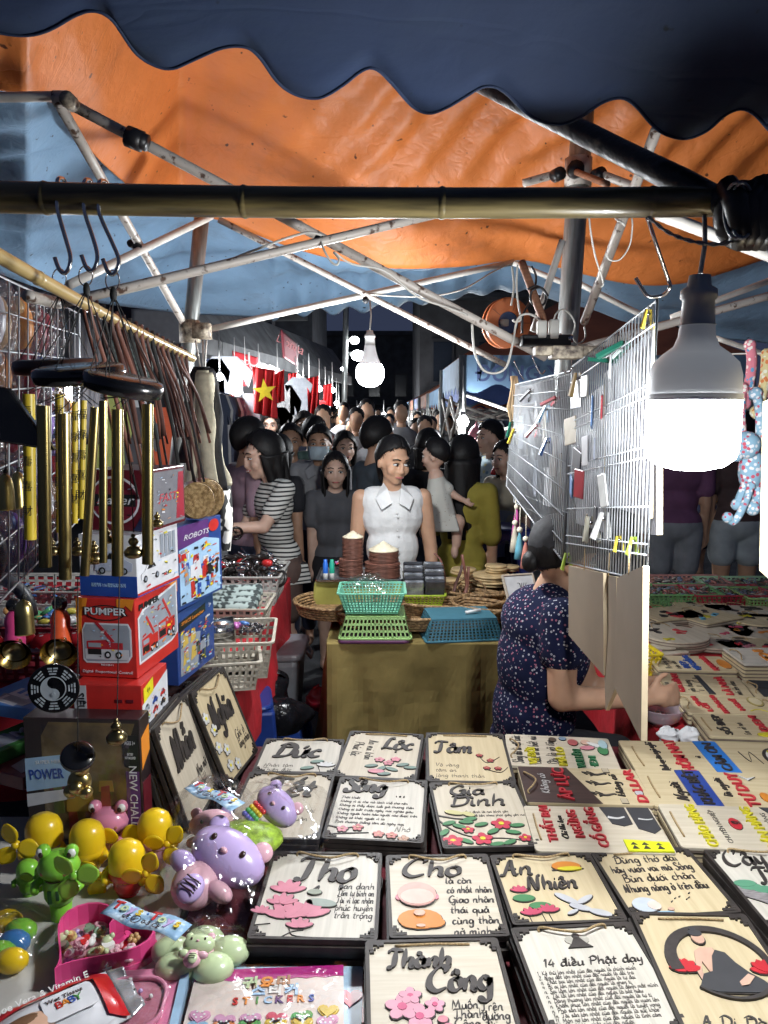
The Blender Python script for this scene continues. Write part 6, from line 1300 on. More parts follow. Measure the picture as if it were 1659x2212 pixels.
c_white, c_stripe, c_purple, c_grey, c_olive, c_black = cloth('white_linen', (.70,.70,.69), bs=30), band_mat('stripe_knit', (.55,.54,.50), (.015,.015,.018), 13.5, .28), cloth('dusty_purple', (.26,.17,.21)), cloth('grey_tee', (.22,.22,.23)), cloth('olive_dress', (.27,.22,.03)), cloth('black_tee', (.014,.014,.018))
c_navy, c_brown, c_dgrn = cloth('navy', (.02,.025,.05)), cloth('brown_shorts', (.09,.055,.045)), cloth('bottle_green', (.012,.035,.03))
# the vendor in white
r, H, Mw, kk = person('woman in a sleeveless white blouse behind the hat stall, looking down', 848, 987, 3.75, .12, SK1, ('tied', 42), c_white, c_navy, head=(.42,.20,.05), arms={-1: ((-.10,.02,-1),(-.02,-.14,-1)), 1: ((.16,.02,-1),(.06,-.16,-1))}, sleeve=0, hem=.05, vox=.0085, wide=1.0, belly=0, neckline=True, gaze=1, short=1.4, hk=.97)
for i in range(5): b = B(); b.ball((.004+.002*i, -.088*H-.012-.004*(i > 1), H*(.755-.055*i)), (.006,.003,.006), 8, 5); part('button', b, m_white, r, True)
# striped woman reaching for the toys
r, H, Mw, kk = person('smiling woman in a striped tee reaching into the toy baskets', 602, 1012, 4.3, -1.0, SK3, ('bob', 40), c_stripe, c_brown, head=(-.1,.15,0), arms={1: ((.25,-.55,-.62),(-.1,-1,.05),(0,0,1)), -1: ((-.1,-.4,-1),(.1,-.9,-.2),(0,0,1))}, sleeve=.62, hem=.06, vox=.010, smile=1, short=.75, shoe=m_dark, H=1.5, lean=.12, hk=1.12)
# man in purple polo seen from behind
person('man in a dusty purple polo shirt turned away beside the tote bag', 534, 945, 4.5, 2.1, SK2, ('crop', 30), c_purple, c_navy, sleeve=.7, vox=.013, facing=False, wide=1.1, short=1.4, hk=1.03)
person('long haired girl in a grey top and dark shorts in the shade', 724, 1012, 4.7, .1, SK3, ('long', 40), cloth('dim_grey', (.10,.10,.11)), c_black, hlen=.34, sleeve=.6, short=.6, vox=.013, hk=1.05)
# woman in olive holding a baby
r, H, Mw, kk = person('long haired woman in an olive dress carrying a child, seen from behind', 1000, 985, 4.3, 2.75, SK1, ('long', 20), c_olive, None, arms={-1: ((-.08,-.1,-1),(.0,-.2,-1)), 1: ((.12,-.45,-.9),(-.1,-.95,.15))}, hlen=.40, sleeve=1.1, vox=.012, facing=False, dress=.34, hk=1.08)
# the baby on her arm
def baby():
    y = 4.12; c = at(940, 985, y); root = thing('person', 'small child in a pale dress on the arm of the woman in olive', 'child', TR((c.x, c.y, 0)), 'people in the market street'); k = .70
    P = lambda u, v, yy=y: root.matrix_basis.inverted() @ at(u, v, yy)
    Mh = root.matrix_basis.inverted() @ TR(c, -2.0, .1, 0); b = B(); head_prims(b, Mh, k); caps(b, P(942,1030), P(945,1075), .045, .06); caps(b, P(945,1080), P(950,1120), .07, .075)
    caps(b, P(962,1052), P(985,1072), .024, .02); caps(b, P(985,1072), P(1000,1080), .02, .016); hand_prims(b, P(1000,1081), Vector((.8,-.1,-.4)), Vector((0,0,1)), .5)
    caps(b, P(950,1122), P(988,1128), .05, .045); caps(b, P(988,1128), P(986,1175), .038, .026); b.ball(P(982,1192), (.022,.03,.04)); caps(b, P(935,1120,y-.02), P(920,1150,y-.03), .045, .04)
    put('body', remesh(b, .008, 3, SK3), root)
    b = B(); caps(b, P(943,1038), P(946,1075), .05, .068); caps(b, P(946,1080), P(955,1118), .078, .082); caps(b, P(958,1048), P(968,1056), .034, .034); b.taper(P(952,1145), (.2,.17), (.15,.14), .09); put('dress', remesh(b, .009, 3, dot_mat('cloth_floral', (.50,.49,.44), ((.3,.2,.15),(.4,.4,.35)), 60, .18)), root)
    hair(root, root.matrix_basis @ Mh, k, 'short', seed=3, front=46); face(root, root.matrix_basis @ Mh, k); return root
baby()
# the street crowd one can tell apart
person('woman in a light grey tee with a face shield in the crowd', 628, 948, 5.5, .1, SK2, ('tied', 44), c_grey, c_navy, sleeve=.7, short=1.4, smile=1)
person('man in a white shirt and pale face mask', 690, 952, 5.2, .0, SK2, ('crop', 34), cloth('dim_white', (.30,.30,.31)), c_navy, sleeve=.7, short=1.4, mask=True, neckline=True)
person('man in a navy tee behind the grey tee woman', 657, 918, 6.6, .2, SK2, ('crop', 36), c_navy, c_navy, sleeve=.7, short=1.4)
person('man in bottle green looking sideways in the crowd', 678, 930, 6.0, .8, SK2, ('crop', 32), c_dgrn, c_navy, sleeve=.7, short=1.4)
person('woman in a black tee with short hair in the crowd', 744, 962, 5.6, .25, SK3, ('bob', 34), c_black, c_navy, sleeve=.8, short=1.4)
person('tall dark haired man turned away above the vendor', 812, 938, 4.6, 2.0, SK2, ('crop', 24), cloth('slate', (.05,.065,.08)), c_navy, sleeve=.8, short=1.4, facing=False, H=1.58, hk=1.0)
person('dark haired woman in a black printed tee beside the child', 925, 962, 5.0, 2.9, SK2, ('bob', 24), c_black, c_navy, sleeve=.8, short=1.4, facing=False)
person('woman with long dark hair under the red flag', 585, 915, 8.0, .0, SK3, ('long', 40), cloth('pale_pink', (.4,.32,.32)), c_navy, sleeve=.7, short=1.4)
person('dark haired woman hidden behind the striped one', 600, 975, 4.75, 2.6, SK2, ('bob', 20), c_black, c_navy, facing=False, short=1.4)
r, H, Mw, kk = person('man in a pale blue patterned shirt at the far right stall', 1062, 940, 5.6, -1.1, SK3, ('crop', 34), dot_mat('cloth_palm', (.34,.45,.50), ((.15,.25,.35),(.5,.5,.25)), 22, .3), c_navy, arms={1: ((.1,-.5,-.9),(-.1,-1,-.1)), -1: ((-.1,-.3,-1),(.1,-1,0))}, sleeve=.75, short=1.4)
person('person in a beige tee at the edge of the wire grid', 1094, 985, 5.0, -.9, SK3, ('bob', 36), cloth('beige', (.34,.30,.22)), c_navy, sleeve=.6, short=1.4)
# people passing behind the small sign table
c_sh = cloth('grey_shorts', (.22,.23,.25)); c_sh2 = cloth('pale_shorts', (.30,.33,.35))
for lab, u, y, H_, top, bot, wd, shl in (('person in a purple top and loose grey shorts behind the big bulb', 1468, 5.3, 1.60, cloth('purple_top', (.14,.055,.12)), c_sh, 1.15, .72), ('person in navy with bare legs between two others in shorts', 1548, 6.0, 1.6, cloth('deep_navy', (.03,.035,.08)), c_navy, 1.0, .5), ('person in a dark brown tee and short pale shorts', 1606, 5.3, 1.62, cloth('umber', (.06,.035,.035)), c_sh2, 1.1, .5)):
    person(lab, u, at_v if False else 895, y, pi-.1, SK2, ('bob', 20), top, bot, H=H_, sleeve=.7, short=shl, facing=False, wide=wd, shoe=m_white)
# ---- seated woman in a dotted blouse
def seated():
    y = 2.2; g = at(1160, 1400, y); root = thing('person', 'seated woman in a navy dotted blouse and black cap working at the signs', 'person', TR((g.x, g.y, 0)), 'people in the market street'); Mi = root.matrix_basis.inverted()
    P = lambda u, v, yy=y: Mi @ at(u, v, yy)
    hc = P(1218, 1206, 2.22); Mh = TR(hc, 1.75, .22, 0); k = .92; b = B(); head_prims(b, Mh, k)
    caps(b, P(1195,1262,2.24), P(1180,1300,2.25), .050, .056); 
    def torso(b, e):
        b.ball(P(1172,1342,2.27), (.115+e,.17+e,.10+e), 18, 12); b.ball(P(1158,1430,2.26), (.108+e,.16+e,.17+e), 18, 12); b.ball(P(1152,1540,2.26), (.115+e,.165+e,.16+e), 18, 12); b.ball(P(1150,1610,2.28), (.125+e,.17+e,.12+e), 18, 12); b.ball(P(1200,1400,2.26), (.09+e,.15+e,.13+e), 16, 10)
    torso(b, 0)
    S, E, W_ = P(1216,1338,2.10), P(1213,1508,2.06), P(1398,1510,2.10)
    caps(b, S, E, .050, .040); caps(b, E, W_, .039, .024); hand_prims(b, W_, Vector((1,.25,.05)), Vector((0,.3,1)), 1.0, .45)
    S2, E2, W2 = P(1225,1345,2.46), P(1270,1490,2.46), P(1340,1478,2.40); caps(b, S2, E2, .05, .042); caps(b, E2, W2, .04, .026); hand_prims(b, W2, Vector((1,-.3,0)), Vector((0,0,1)), 1.0, .5)
    for yy in (2.16, 2.36): caps(b, P(1160,1630,yy), P(1330,1640,yy), .085, .065); kn = P(1330,1640,yy); an = Vector((kn.x+.02, kn.y, .08)); caps(b, kn, an, .06, .04); b.ball(an+Vector((.05,0,-.04)), (.1,.04,.035))
    put('body', remesh(b, .008, 3, SK1), root)
    b = B(); torso(b, .012); caps(b, S, S+(E-S)*.40, .066, .066, 14); caps(b, S2, S2+(E2-S2)*.4, .062, .06, 14); caps(b, P(1190,1300,2.2), P(1212,1335,2.12), .06, .06)
    m = dot_mat('cloth_dotted_navy', (.008,.011,.038), ((.5,.5,.55),(.42,.15,.22)), 92, .30, True); put('blouse', remesh(b, .010, 3, m), root)
    b = B(); 
    for yy in (2.16, 2.36): caps(b, P(1160,1630,yy), P(1330,1640,yy), .095, .075); kn = P(1330,1640,yy); caps(b, kn, Vector((kn.x+.02, kn.y, .14)), .072, .055)
    put('trousers', remesh(b, .012, 3, c_black), root)
    Mw = root.matrix_basis @ Mh; face(root, Mw, k); hair(root, Mw, k, 'bun', seed=9, front=20)
    b = B(M=Mw); b.lathe([(0,.132),(.05,.126),(.084,.09),(.094,.045),(.093,.03)], 26, M=TR((0,.008,.0),0,-.12,0,(.93,1.12,1))); cp = part('cap', b, m_canb, root, True, True)
    b = B(M=Mw); b.sheet(lambda s, t: (.082*sin((s-.5)*2.6)*(1-.05*t), -.075*cos((s-.5)*1.8)-.085*t*cos((s-.5)*2.4), .036-.03*t-.02*abs(s-.5)), 12, 5); o = part('cap_brim', b, m_canb, cp, True, True); solidify(o, .004)
    b = B(M=Mw); b.ball((.082,.0,-.046), .006, 8, 6); part('earring', b, m_gold, root, True, True)
    c = at(1160, 1640, 2.28)
    stool('low blue plastic stool under the seated woman', 1150, 1668, 2.28, .3, .3, .40, plain((.02,.06,.30),.3), 0)
seated()
# ---- far crowd
b = B(); rnd = random.Random(21)
for i in range(90):
    y = 7.2+22*(i/90)**1.2; u = rnd.uniform(640, 990); hz = rnd.uniform(1.42, 1.64); p = at(u, 900, y); x = p.x; k = rnd.choice((0, 0, 1))
    b.k = 0; b.ball((x, y+.022, hz+.042), (.081,.088,.082), 10, 7); b.k = 1; b.ball((x, y-.02, hz-.02), (.07,.08,.108), 10, 7); b.tube([(x, y, hz-.1), (x, y, hz-.2)], .05, 8)
    b.k = 2+rnd.randrange(4); b.ball((x, y, hz-.32), (.20,.12,.17), 12, 7); b.taper((x, y, .35), (.34,.22), (.38,.22), hz-.70); b.k = 6; b.taper((x, y, 0), (.26,.16), (.33,.2), .36)
o = struct('crowd', b, [m_hair, SK1, c_black, c_grey, cloth('dull_red', (.2,.07,.06)), cloth('pale_tee', (.42,.42,.43)), c_black], True, 'stuff')
# ================================================================ middle stalls
def basket(label, M, w, d, h, col, flip=False, cells=(16, 5), group='plastic baskets', rim=.006, flare=1.18, name='basket'):
    """lattice basket standing at M (bottom centre); flip = upside down"""
    root = thing(name, label, 'basket', M @ (TR((0,0,h), 0, pi) if flip else Matrix()), group)
    b = B(); b.box((0,0,.002), (w,d,.004)); part('base', b, col, root)
    W, D_ = w*flare, d*flare
    b = B(); b.ringprism(rrect(W+.014, D_+.014, .016, 3), rrect(W-.006, D_-.006, .012, 3), rim, z0=h-rim); part('rim', b, col, root, bev=.001)
    for k, (l0, l1, o0, o1, n) in enumerate(((w,W,d/2,D_/2,cells[0]),(w,W,d/2,D_/2,cells[0]),(d,D_,w/2,W/2,max(4,int(cells[0]*d/w))),(d,D_,w/2,W/2,max(4,int(cells[0]*d/w))))):
        b = B(); sg = -1 if k % 2 == 0 else 1; ax = k//2
        def pt(s, t, off=0):
            a = (s-.5)*(l0+(l1-l0)*t); o = sg*(o0+(o1-o0)*t+off); z = .004+(h-.008)*t
            return Vector((a, o, z)) if ax == 0 else Vector((o, a, z))
        def bar(s0, t0, s1, t1):
            vs = [pt(s0,t0), pt(s1,t0), pt(s1,t1), pt(s0,t1), pt(s0,t0,-.0022), pt(s1,t0,-.0022), pt(s1,t1,-.0022), pt(s0,t1,-.0022)]
            b.add(vs, [(0,1,2,3),(7,6,5,4),(0,4,5,1),(1,5,6,2),(2,6,7,3),(3,7,4,0)])
        for i in range(n+1): c = i/n; bar(max(0,c-.18/n), 0, min(1,c+.18/n), 1)
        for j in range(cells[1]+1): c = j/cells[1]; q = .16 if j not in (0, cells[1]) else .3; bar(0, max(0,c-q/cells[1]), 1, min(1,c+q/cells[1]))
        part('lattice_side', b, col, root)
    return root
def jumble(name, M, w, d, z, n, s, mats_, seed, kinds=(0,1,2)):
    rnd = random.Random(seed); b = B()
    for i in range(n):
        b.k = rnd.randrange(len(mats_)); k = rnd.choice(kinds); Q = M @ TR((rnd.uniform(-w/2,w/2), rnd.uniform(-d/2,d/2), z+rnd.uniform(0,s*.6)), rnd.uniform(0,6), rnd.uniform(-.6,.6), rnd.uniform(-.6,.6)); q = s*rnd.uniform(.6,1.3)
        if k == 0: b.ball((0,0,0), (q*.8,q*.5,q*.35), 8, 6, M=Q)
        elif k == 1: b.box((0,0,0), (q*1.6,q*.9,q*.3), M=Q)
        elif k == 2: b.tube([(-q,0,0),(q*.2,q*.2,.1*q),(q,0,0)], q*.16, 6, M=Q)
        else: b.tube([(q*cos(a),q*.7*sin(a),0) for a in [2*pi*j/9 for j in range(9)]], q*.1, 5, M=Q, closed=True)
    o = struct(name, b, mats_, True, 'stuff'); return o
GOODS = [plain((.5,.04,.06),.3), plain((.05,.15,.4),.3), plain((.6,.5,.08),.3), plain((.5,.5,.5),.3), plain((.02,.02,.025),.3), plain((.1,.35,.15),.3), plain((.4,.12,.35),.3), plain((.6,.3,.1),.3)]
DARKG = [plain((.012,.012,.014),.15), plain((.02,.02,.024),.12), plain((.35,.35,.36),.15,.8), plain((.1,.02,.025),.2)]
# ---- stall with the khaki cloth
m_kha = mat('khaki_cloth', (.19,.143,.052), .95, var=.3, scale=4, bump=.35, bscale=14, spec=.1)
table('cloth_table', 'table draped in khaki cloth in front of the vendor in white', -.215, .56, 2.79, 3.60, .745, m_kha, .46, wave=.03)
ZK = .745
def here(u, v, z): return at(u, v, z=z)
m_lgr, m_tea, m_sbl, m_pur = plain((.26,.42,.15),.4), mat('teal_plastic', (.16,.46,.32), .3, var=.05, alpha=.96), plain((.045,.15,.20),.4), plain((.12,.04,.10),.4)
c = here(808, 1378, ZK); b = B(); b.prism(rrect(.27,.2,.02,3), .012, M=TR((c.x,c.y+.02,ZK+.001))); solo('tray', 'flat purple tray lying under the light green basket', 'tray', b, m_pur, bev=.003)
basket('light green lattice basket turned upside down', TR((c.x+.005, c.y+.03, ZK+.014)), .225, .17, .085, m_lgr, True, (16,3))
basket('teal green lattice basket with a plastic bag inside', TR((c.x-.008, c.y+.04, ZK+.105)), .20, .16, .085, m_tea, False, (18,7), flare=1.25)
b = B(); q = Vector((c.x-.02, c.y+.04, ZK+.17))
def crump(s, t): a = 2*pi*s; e = pi*.5*t; w = 1+.5*noise.noise(Vector((cos(a)*2,sin(a)*2,t*3+4))); return q+Vector((.11*cos(e)*cos(a)*w, .08*cos(e)*sin(a)*w, .06*sin(e)*w+.02*noise.noise(Vector((a*2,t*6,1)))))
b.sheet(crump, 50, 20); solo('plastic_bag', 'crumpled clear plastic bag in the teal basket', 'plastic bag', b, m_bag, smooth=True)
c = here(995, 1378, ZK); basket('blue lattice basket turned upside down near the seated woman', TR((c.x, c.y+.05, ZK+.002), .12), .25, .18, .085, m_sbl, True, (20,7))
b = B(); b.tube([Vector((c.x+.02,c.y+.02,ZK+.095)), Vector((c.x+.08,c.y+.04,ZK+.1))], .007, 8); solo('marker_pen', 'white marker pen lying on the blue basket', 'pen', b, m_white, smooth=True)
m_wick = mat('wicker', (.36,.22,.10), .6, col2=(.15,.085,.035), scale=70, thr=(.42,.58), bump=.9, bscale=90)
def oval_tray(label, u, v, y, rx, ry, h, rz=0, tilt=0, z=None):
    c = at(u, v, y); root = thing('wicker_tray', label, 'wicker tray', TR((c.x, c.y, c.z), rz, tilt), 'wicker trays on the khaki table'); n = 40
    b = B(); b.prism(ell(rx*.97, ry*.97, n), .004); part('tray_bottom', b, m_wick, root)
    b = B()
    for j in range(5):
        zz = .004+h*j/4; b.tube([((rx+.004*j)*cos(a), (ry+.004*j)*sin(a), zz+.002*sin(a*20+j*pi)) for a in [2*pi*i/n for i in range(n)]], .0052, 6, closed=True)
    part('woven_wall', b, m_wick, root, True)
    b = B(); b.tube([((rx+.02)*cos(a), (ry+.02)*sin(a), h+.006) for a in [2*pi*i/n for i in range(n)]], .007, 8, closed=True); part('tray_rim', b, m_wick, root, True); return root
oval_tray('long oval wicker tray jutting out beyond the table edge', 915, 1340, 3.02, .34, .16, .045, .12); oval_tray('oval wicker tray resting on the long one', 960, 1312, 3.2, .26, .16, .04, -.1); oval_tray('rectangular looking wicker tray beside the seated woman', 1090, 1325, 3.1, .2, .14, .045, .1)
oval_tray('wicker tray showing under the yellow wrapped box', 735, 1322, 3.1, .17, .15, .045, 0)
oval_tray('small wicker tray heaped with rattan hoops', 1040, 1290, 3.35, .17, .12, .035, 0)
# yellow wrapped box with the tray of hats
c = at(778, 1302, 3.28); m_ywr = mat('yellow_plastic_wrap', (.30,.28,.07), .25, var=.25, scale=6, bump=.6, bscale=12, alpha=.96)
b = B(); b.taper((c.x, c.y+.06, c.z-.02), (.42,.26), (.39,.25), .13); o = solo('wrapped_box', 'box wrapped in yellowish plastic under the hat tray', 'box', b, m_ywr, bev=.012)
zt = c.z+.112; root = thing('steel_tray', 'steel tray holding the stacks of little conical hats', 'tray', TR((c.x, c.y+.05, zt))); b = B(); b.prism(rrect(.36,.26,.02,3), .003); part('tray_floor', b, m_steel, root); b = B(); b.ringprism(rrect(.375,.275,.022,3), rrect(.352,.252,.018,3), .012); part('tray_lip', b, m_chr, root, bev=.002)
m_straw = mat('pale_straw', (.62,.55,.40), .7, var=.12, scale=60, bump=.2); m_hrim = mat('hat_rim_brown', (.15,.06,.04), .6, var=.3, scale=40)
def hats(label, u, y, z0, r, n, gap, cone=True):
    x = at(u, 1200, y).x; b = B(); b.lathe([(r*.55,gap*.9),(r*.97,gap*.25),(r,0),(r*.97,-gap*.35),(r*.9,-gap*.3),(r*.5,gap*.2)], 22); me = mesh_of(b, m_hrim, True); b = B(); b.lathe([(0,r*.62),(r*.5,r*.31),(r*.98,.003),(r,0),(r*.97,-.002)], 26); me2 = mesh_of(b, m_straw, True)
    for i in range(n):
        top = cone and i == n-1; o = put('conical_hat', me2 if top else me, None, TR((x+.0015*sin(i*2.1), y+.0012*cos(i*1.7), z0+gap*i))); tag(o, ('pale top hat with its point showing on the ' if top else 'brown rimmed little hat within the ')+label, 'hat', 'little conical hats in the '+label)
    return z0+gap*n
z1 = hats('tall narrow stack, lower part', 758, 3.30, zt+.008, .054, 14, .0056, False); hats('tall narrow stack, upper part', 762, 3.30, z1+.002, .046, 17, .0056)
z1 = hats('low wide stack, lower part', 826, 3.28, zt+.008, .078, 12, .0056, False); hats('low wide stack, upper part', 829, 3.28, z1+.002, .066, 9, .0058)
for u, cc, lab in ((703, plain((.02,.12,.5),.3), 'small blue topped bottle on the steel tray'), (717, plain((.02,.3,.2),.3), 'small green topped bottle on the steel tray')):
    x = at(u, 1230, 3.22).x; root = thing('bottle', lab, 'bottle', TR((x, 3.22, zt+.004)), 'bottles on the steel tray'); b = B(); b.lathe([(0,0),(.011,.001),(.011,.03),(.010,.034)], 12); part('bottle_base', b, m_white, root, True); b = B(); b.lathe([(.0112,.03),(.0112,.07),(.008,.078),(.008,.088),(0,.09)], 12); part('bottle_top', b, cc, root, True)
jumble('trinkets', TR((at(735,1200,3.38).x, 3.38, zt)), .06, .05, .04, 14, .012, GOODS, 5)
# foil packs in a lime basket
c = at(915, 1300, 3.25); basket('lime basket of foil packed sunglasses', TR((c.x, c.y, c.z)), .15, .14, .05, plain((.32,.42,.03),.4), False, (10,4))
m_foil = mat('foil_pack', (.30,.31,.33), .18, metal=.6, var=.5, scale=26, bump=.5); m_foilb = mat('dark_foil_pack', (.04,.04,.045), .15, var=.4, scale=20, coat=.5)
for i in range(12):
    k, j = i % 2, i//2; b = B(); b.box((0,0,0), (.085,.018,.1)); o = solo('foil_pack', ['silver','dark'][i % 2]+' foil pack standing in the lime basket, row '+['one','two','three','four','five','six'][j]+' from the front', 'foil pack', b, [m_foil,m_foilb][(i+j) % 2], 'foil packs in the lime basket', bev=.006, M=TR((c.x-.045+.09*k, c.y-.05+.021*j, c.z+.06+.012*j), .1*sin(i), .25)); o['label'] = o['label'].replace('silver', ['silver','dark'][(i+j) % 2]).replace('dark', ['silver','dark'][(i+j) % 2])
# rattan hoops, leather handles, coasters
def torus(label, u, v, y, r, m, tilt, rz, name='rattan_hoop', group='rattan hoops on the khaki table'):
    b = B(); b.tube([(r*cos(a), r*sin(a), 0) for a in [2*pi*i/28 for i in range(28)]], .0045, 6, closed=True); c = at(u, v, y); return solo(name, label, 'hoop', b, m, group, True, M=TR(c, rz, tilt))
for i in range(7): torus('rattan hoop leaning in the tray beside the coasters', 1015+8*i, 1282-i % 3*3, 3.3+.02*i, .075+.006*(i % 3), m_wick, .9-.1*i, .2*i)
for i, (u0, v0, u1, v1) in enumerate(((950,1195,962,1275),(1000,1215,985,1280),(998,1198,1008,1282),(1012,1225,1010,1285))):
    b = B(); P_ = [at(u0-(12 if i == 0 else 0), v0, 3.3), at(u0+(u1-u0)*.3, v0+18, 3.29), at(u1, v1-20, 3.29), at(u1-5, v1, 3.28)]; b.tube(smooth_pts([tuple(q) for q in P_], 4), .008, 8, flat=.5); solo('leather_handle', ['curved brown leather handle nearest the foil packs','dark leather handle leaning left','tall brown leather handle','short brown leather handle behind the tall one'][i], 'handle', b, m_strap2 if i == 1 else m_strap, 'leather bag handles standing in a tray', True)
def discs(label, u, v, y, r, n, h, m=None):
    c = at(u, v, y); b = B(); b.lathe([(0,h*.9),(r*.93,h*.9),(r,h*.6),(r,h*.2),(r*.95,0),(0,0)], 26); me = mesh_of(b, m or mat('coaster_wood', (.50,.36,.18), .6, var=.2, scale=20), True)
    for i in range(n): o = put('coaster', me, None, TR((c.x+.003*sin(i*2), c.y+.003*cos(i*3), c.z+h*i))); tag(o, 'round pale coaster in the '+label, 'coaster', 'coasters in the '+label)
discs('broad stack nearest the seated woman', 1060, 1262, 3.4, .085, 4, .013); discs('small stack on the broad one', 1072, 1235, 3.42, .05, 3, .011); discs('stack behind the leather handles', 1015, 1262, 3.5, .055, 4, .012); discs('short stack beside the foil packs', 975, 1266, 3.5, .045, 3, .012); discs('stack farthest back on the khaki table', 1000, 1238, 3.55, .06, 2, .013); discs('pair at the table corner', 1100, 1232, 3.5, .045, 2, .012)
root = thing('line_drawing', 'framed white line drawing leaning by the seated woman', 'picture', frame_from(at(1128, 1285, 3.0), (1,.3,0), (-.2,-.8,.5))); b = B(); b.box((0,0,0), (.13,.17,.006)); part('sheet', b, plain((.6,.6,.6),.5), root); b = B(); b.ringprism(rrect(.14,.18,.003,2), rrect(.126,.166,.003,2), .01, z0=-.003); part('picture_frame', b, plain((.5,.42,.33),.5), root)
b = B(); 
for i in range(5): b.stroke(smooth_pts([(-.04+.01*i,-.05),(.0,.0+.01*i),(.03-.01*i,.05)], 5), [.002]*11, .0005, z0=.0035)
part('drawn_line', b, m_ink, root)
b = B(); q = at(690, 1510, 3.15)
b.sheet(lambda s, t: q+Vector((.06*sin(pi*t)**.6*cos(2*pi*s)*(1+.2*noise.noise(Vector((s*6,t*4,2)))), .06*sin(pi*t)**.6*sin(2*pi*s), .11*(.5-t)))+Vector((0,0,.03*noise.noise(Vector((s*5,t*5,7))))), 30, 16); solo('red_bag', 'red plastic bag hanging beside the khaki cloth', 'plastic bag', b, mat('red_film', (.35,.01,.03), .25, var=.2, alpha=.85, bump=.6, bscale=20), smooth=True)

# ---- stall under a red cloth on the left
table('red_cloth_table', 'long toy stall table with a bright red cloth edge', -2.3, -.47, 2.12, 3.75, .79, m_redc, .3, wave=.02)
m_wpl = plain((.42,.41,.38),.4); m_cpl = plain((.46,.42,.34),.4); m_mpl = plain((.2,.02,.03),.35)
ZR = .795
def bk(label, u, v, w, d, h, col, rz=0, cells=(12,4), fl=1.15): c = at(u, v, z=ZR); return basket(label, TR((c.x, c.y, ZR), rz), w, d, h, col, False, cells, flare=fl), TR((c.x, c.y, ZR), rz)
r, M = bk('white basket heaped with metal model motorbikes', 520, 1290, .34, .30, .13, m_wpl)
def motorbike(label, M, s, col):
    root = thing('model_motorbike', label, 'model motorbike', M, 'metal model motorbikes'); 
    for sx in (-1, 1):
        b = B(); b.tube([(sx*.045*s+.024*s*cos(a), 0, .024*s+.024*s*sin(a)) for a in [2*pi*i/16 for i in range(16)]], .0055*s, 6, closed=True)
        for i in range(5): a = 2*pi*i/5; b.tube([(sx*.045*s,0,.024*s),(sx*.045*s+.022*s*cos(a),0,.024*s+.022*s*sin(a))], .0014*s, 4)
        part('wheel', b, m_dark, root, True)
    b = B(); b.ball((.005*s,0,.055*s), (.026*s,.012*s,.013*s), 10, 7); part('tank', b, col, root, True); b = B(); b.ball((-.03*s,0,.052*s), (.026*s,.011*s,.008*s), 10, 6); part('saddle', b, m_dark, root, True)
    b = B(); b.ball((.0,0,.03*s), (.02*s,.012*s,.016*s), 8, 6); b.tube([(-.045*s,.006*s,.024*s),(0,.006*s,.02*s),(.03*s,.006*s,.05*s)], .003*s, 6); b.tube([(.045*s,0,.024*s),(.03*s,0,.07*s)], .003*s, 6); b.tube([(-.06*s,-.012*s,.03*s),(0,-.012*s,.018*s)], .0045*s, 6); part('engine', b, m_chr, root, True)
    b = B(); b.tube([(.022*s,-.03*s,.078*s),(.03*s,0,.072*s),(.022*s,.03*s,.078*s)], .0026*s, 6); b.ball((.04*s,0,.066*s), .008*s, 8, 6); part('handlebar', b, m_chr, root, True); return root
rnd = random.Random(4)
for i in range(9): motorbike(['chrome','red','black'][i % 3]+' model motorbike lying in the white basket, '+['nearest the aisle','second from the aisle','third from the aisle','in the middle','near the blue carton','behind the middle','at the back','at the back left','at the back corner'][i], M @ TR((.13-.035*i, -.08+.05*(i % 3), .07+.02*(i % 3)), rnd.uniform(-1,1), rnd.uniform(-.6,.6), rnd.uniform(-.4,.4)), 1.35, [m_chr, m_rdt, m_dark][i % 3])
motorbike('model motorbike held up by the striped woman', TR(at(490, 1172, 3.85), .3, .2, -.3), 1.3, m_dark)
r, M = bk('cream basket of rolled patterned pouches', 500, 1352, .26, .22, .10, m_cpl)
m_pat = mat('patterned_pouch', (.30,.36,.34), .7, col2=(.02,.03,.03), scale=40, thr=(.45,.55), detail=1)
for i in range(4): b = B(); b.tube([(-.11,0,0),(-.1,0,0),(.1,0,0),(.11,0,0)], [.018,.026,.026,.018], 12); solo('rolled_pouch', 'patterned rolled pouch '+['nearest the front of','second in','third in','at the back of']  [i]+' the cream basket', 'pouch', b, m_pat, 'rolled pouches in the cream basket', True, M=M @ TR((0,-.08+.05*i,.09+.01*i), .05*i))
r, M = bk('cream basket with a steel cup and black beads', 500, 1440, .24, .24, .12, m_cpl, .1)
b = B(); b.lathe([(.0,0),(.034,0),(.045,.11),(.043,.11),(.032,.004)], 22); solo('steel_cup', 'steel cup lying on its side in the cream basket', 'cup', b, m_chr, smooth=True, M=M @ TR((-.1,-.02,.12), .2, 0, pi/2))
jumble('black_beads', M @ TR((.07,0,.1)), .07, .09, .02, 40, .012, DARKG, 6, (0,3)); jumble('trinkets', M @ TR((-.02,.09,.1)), .2, .06, .0, 12, .03, GOODS, 8)
r, M = bk('cream basket at the corner of the red cloth', 478, 1475, .2, .16, .09, m_cpl, .2)
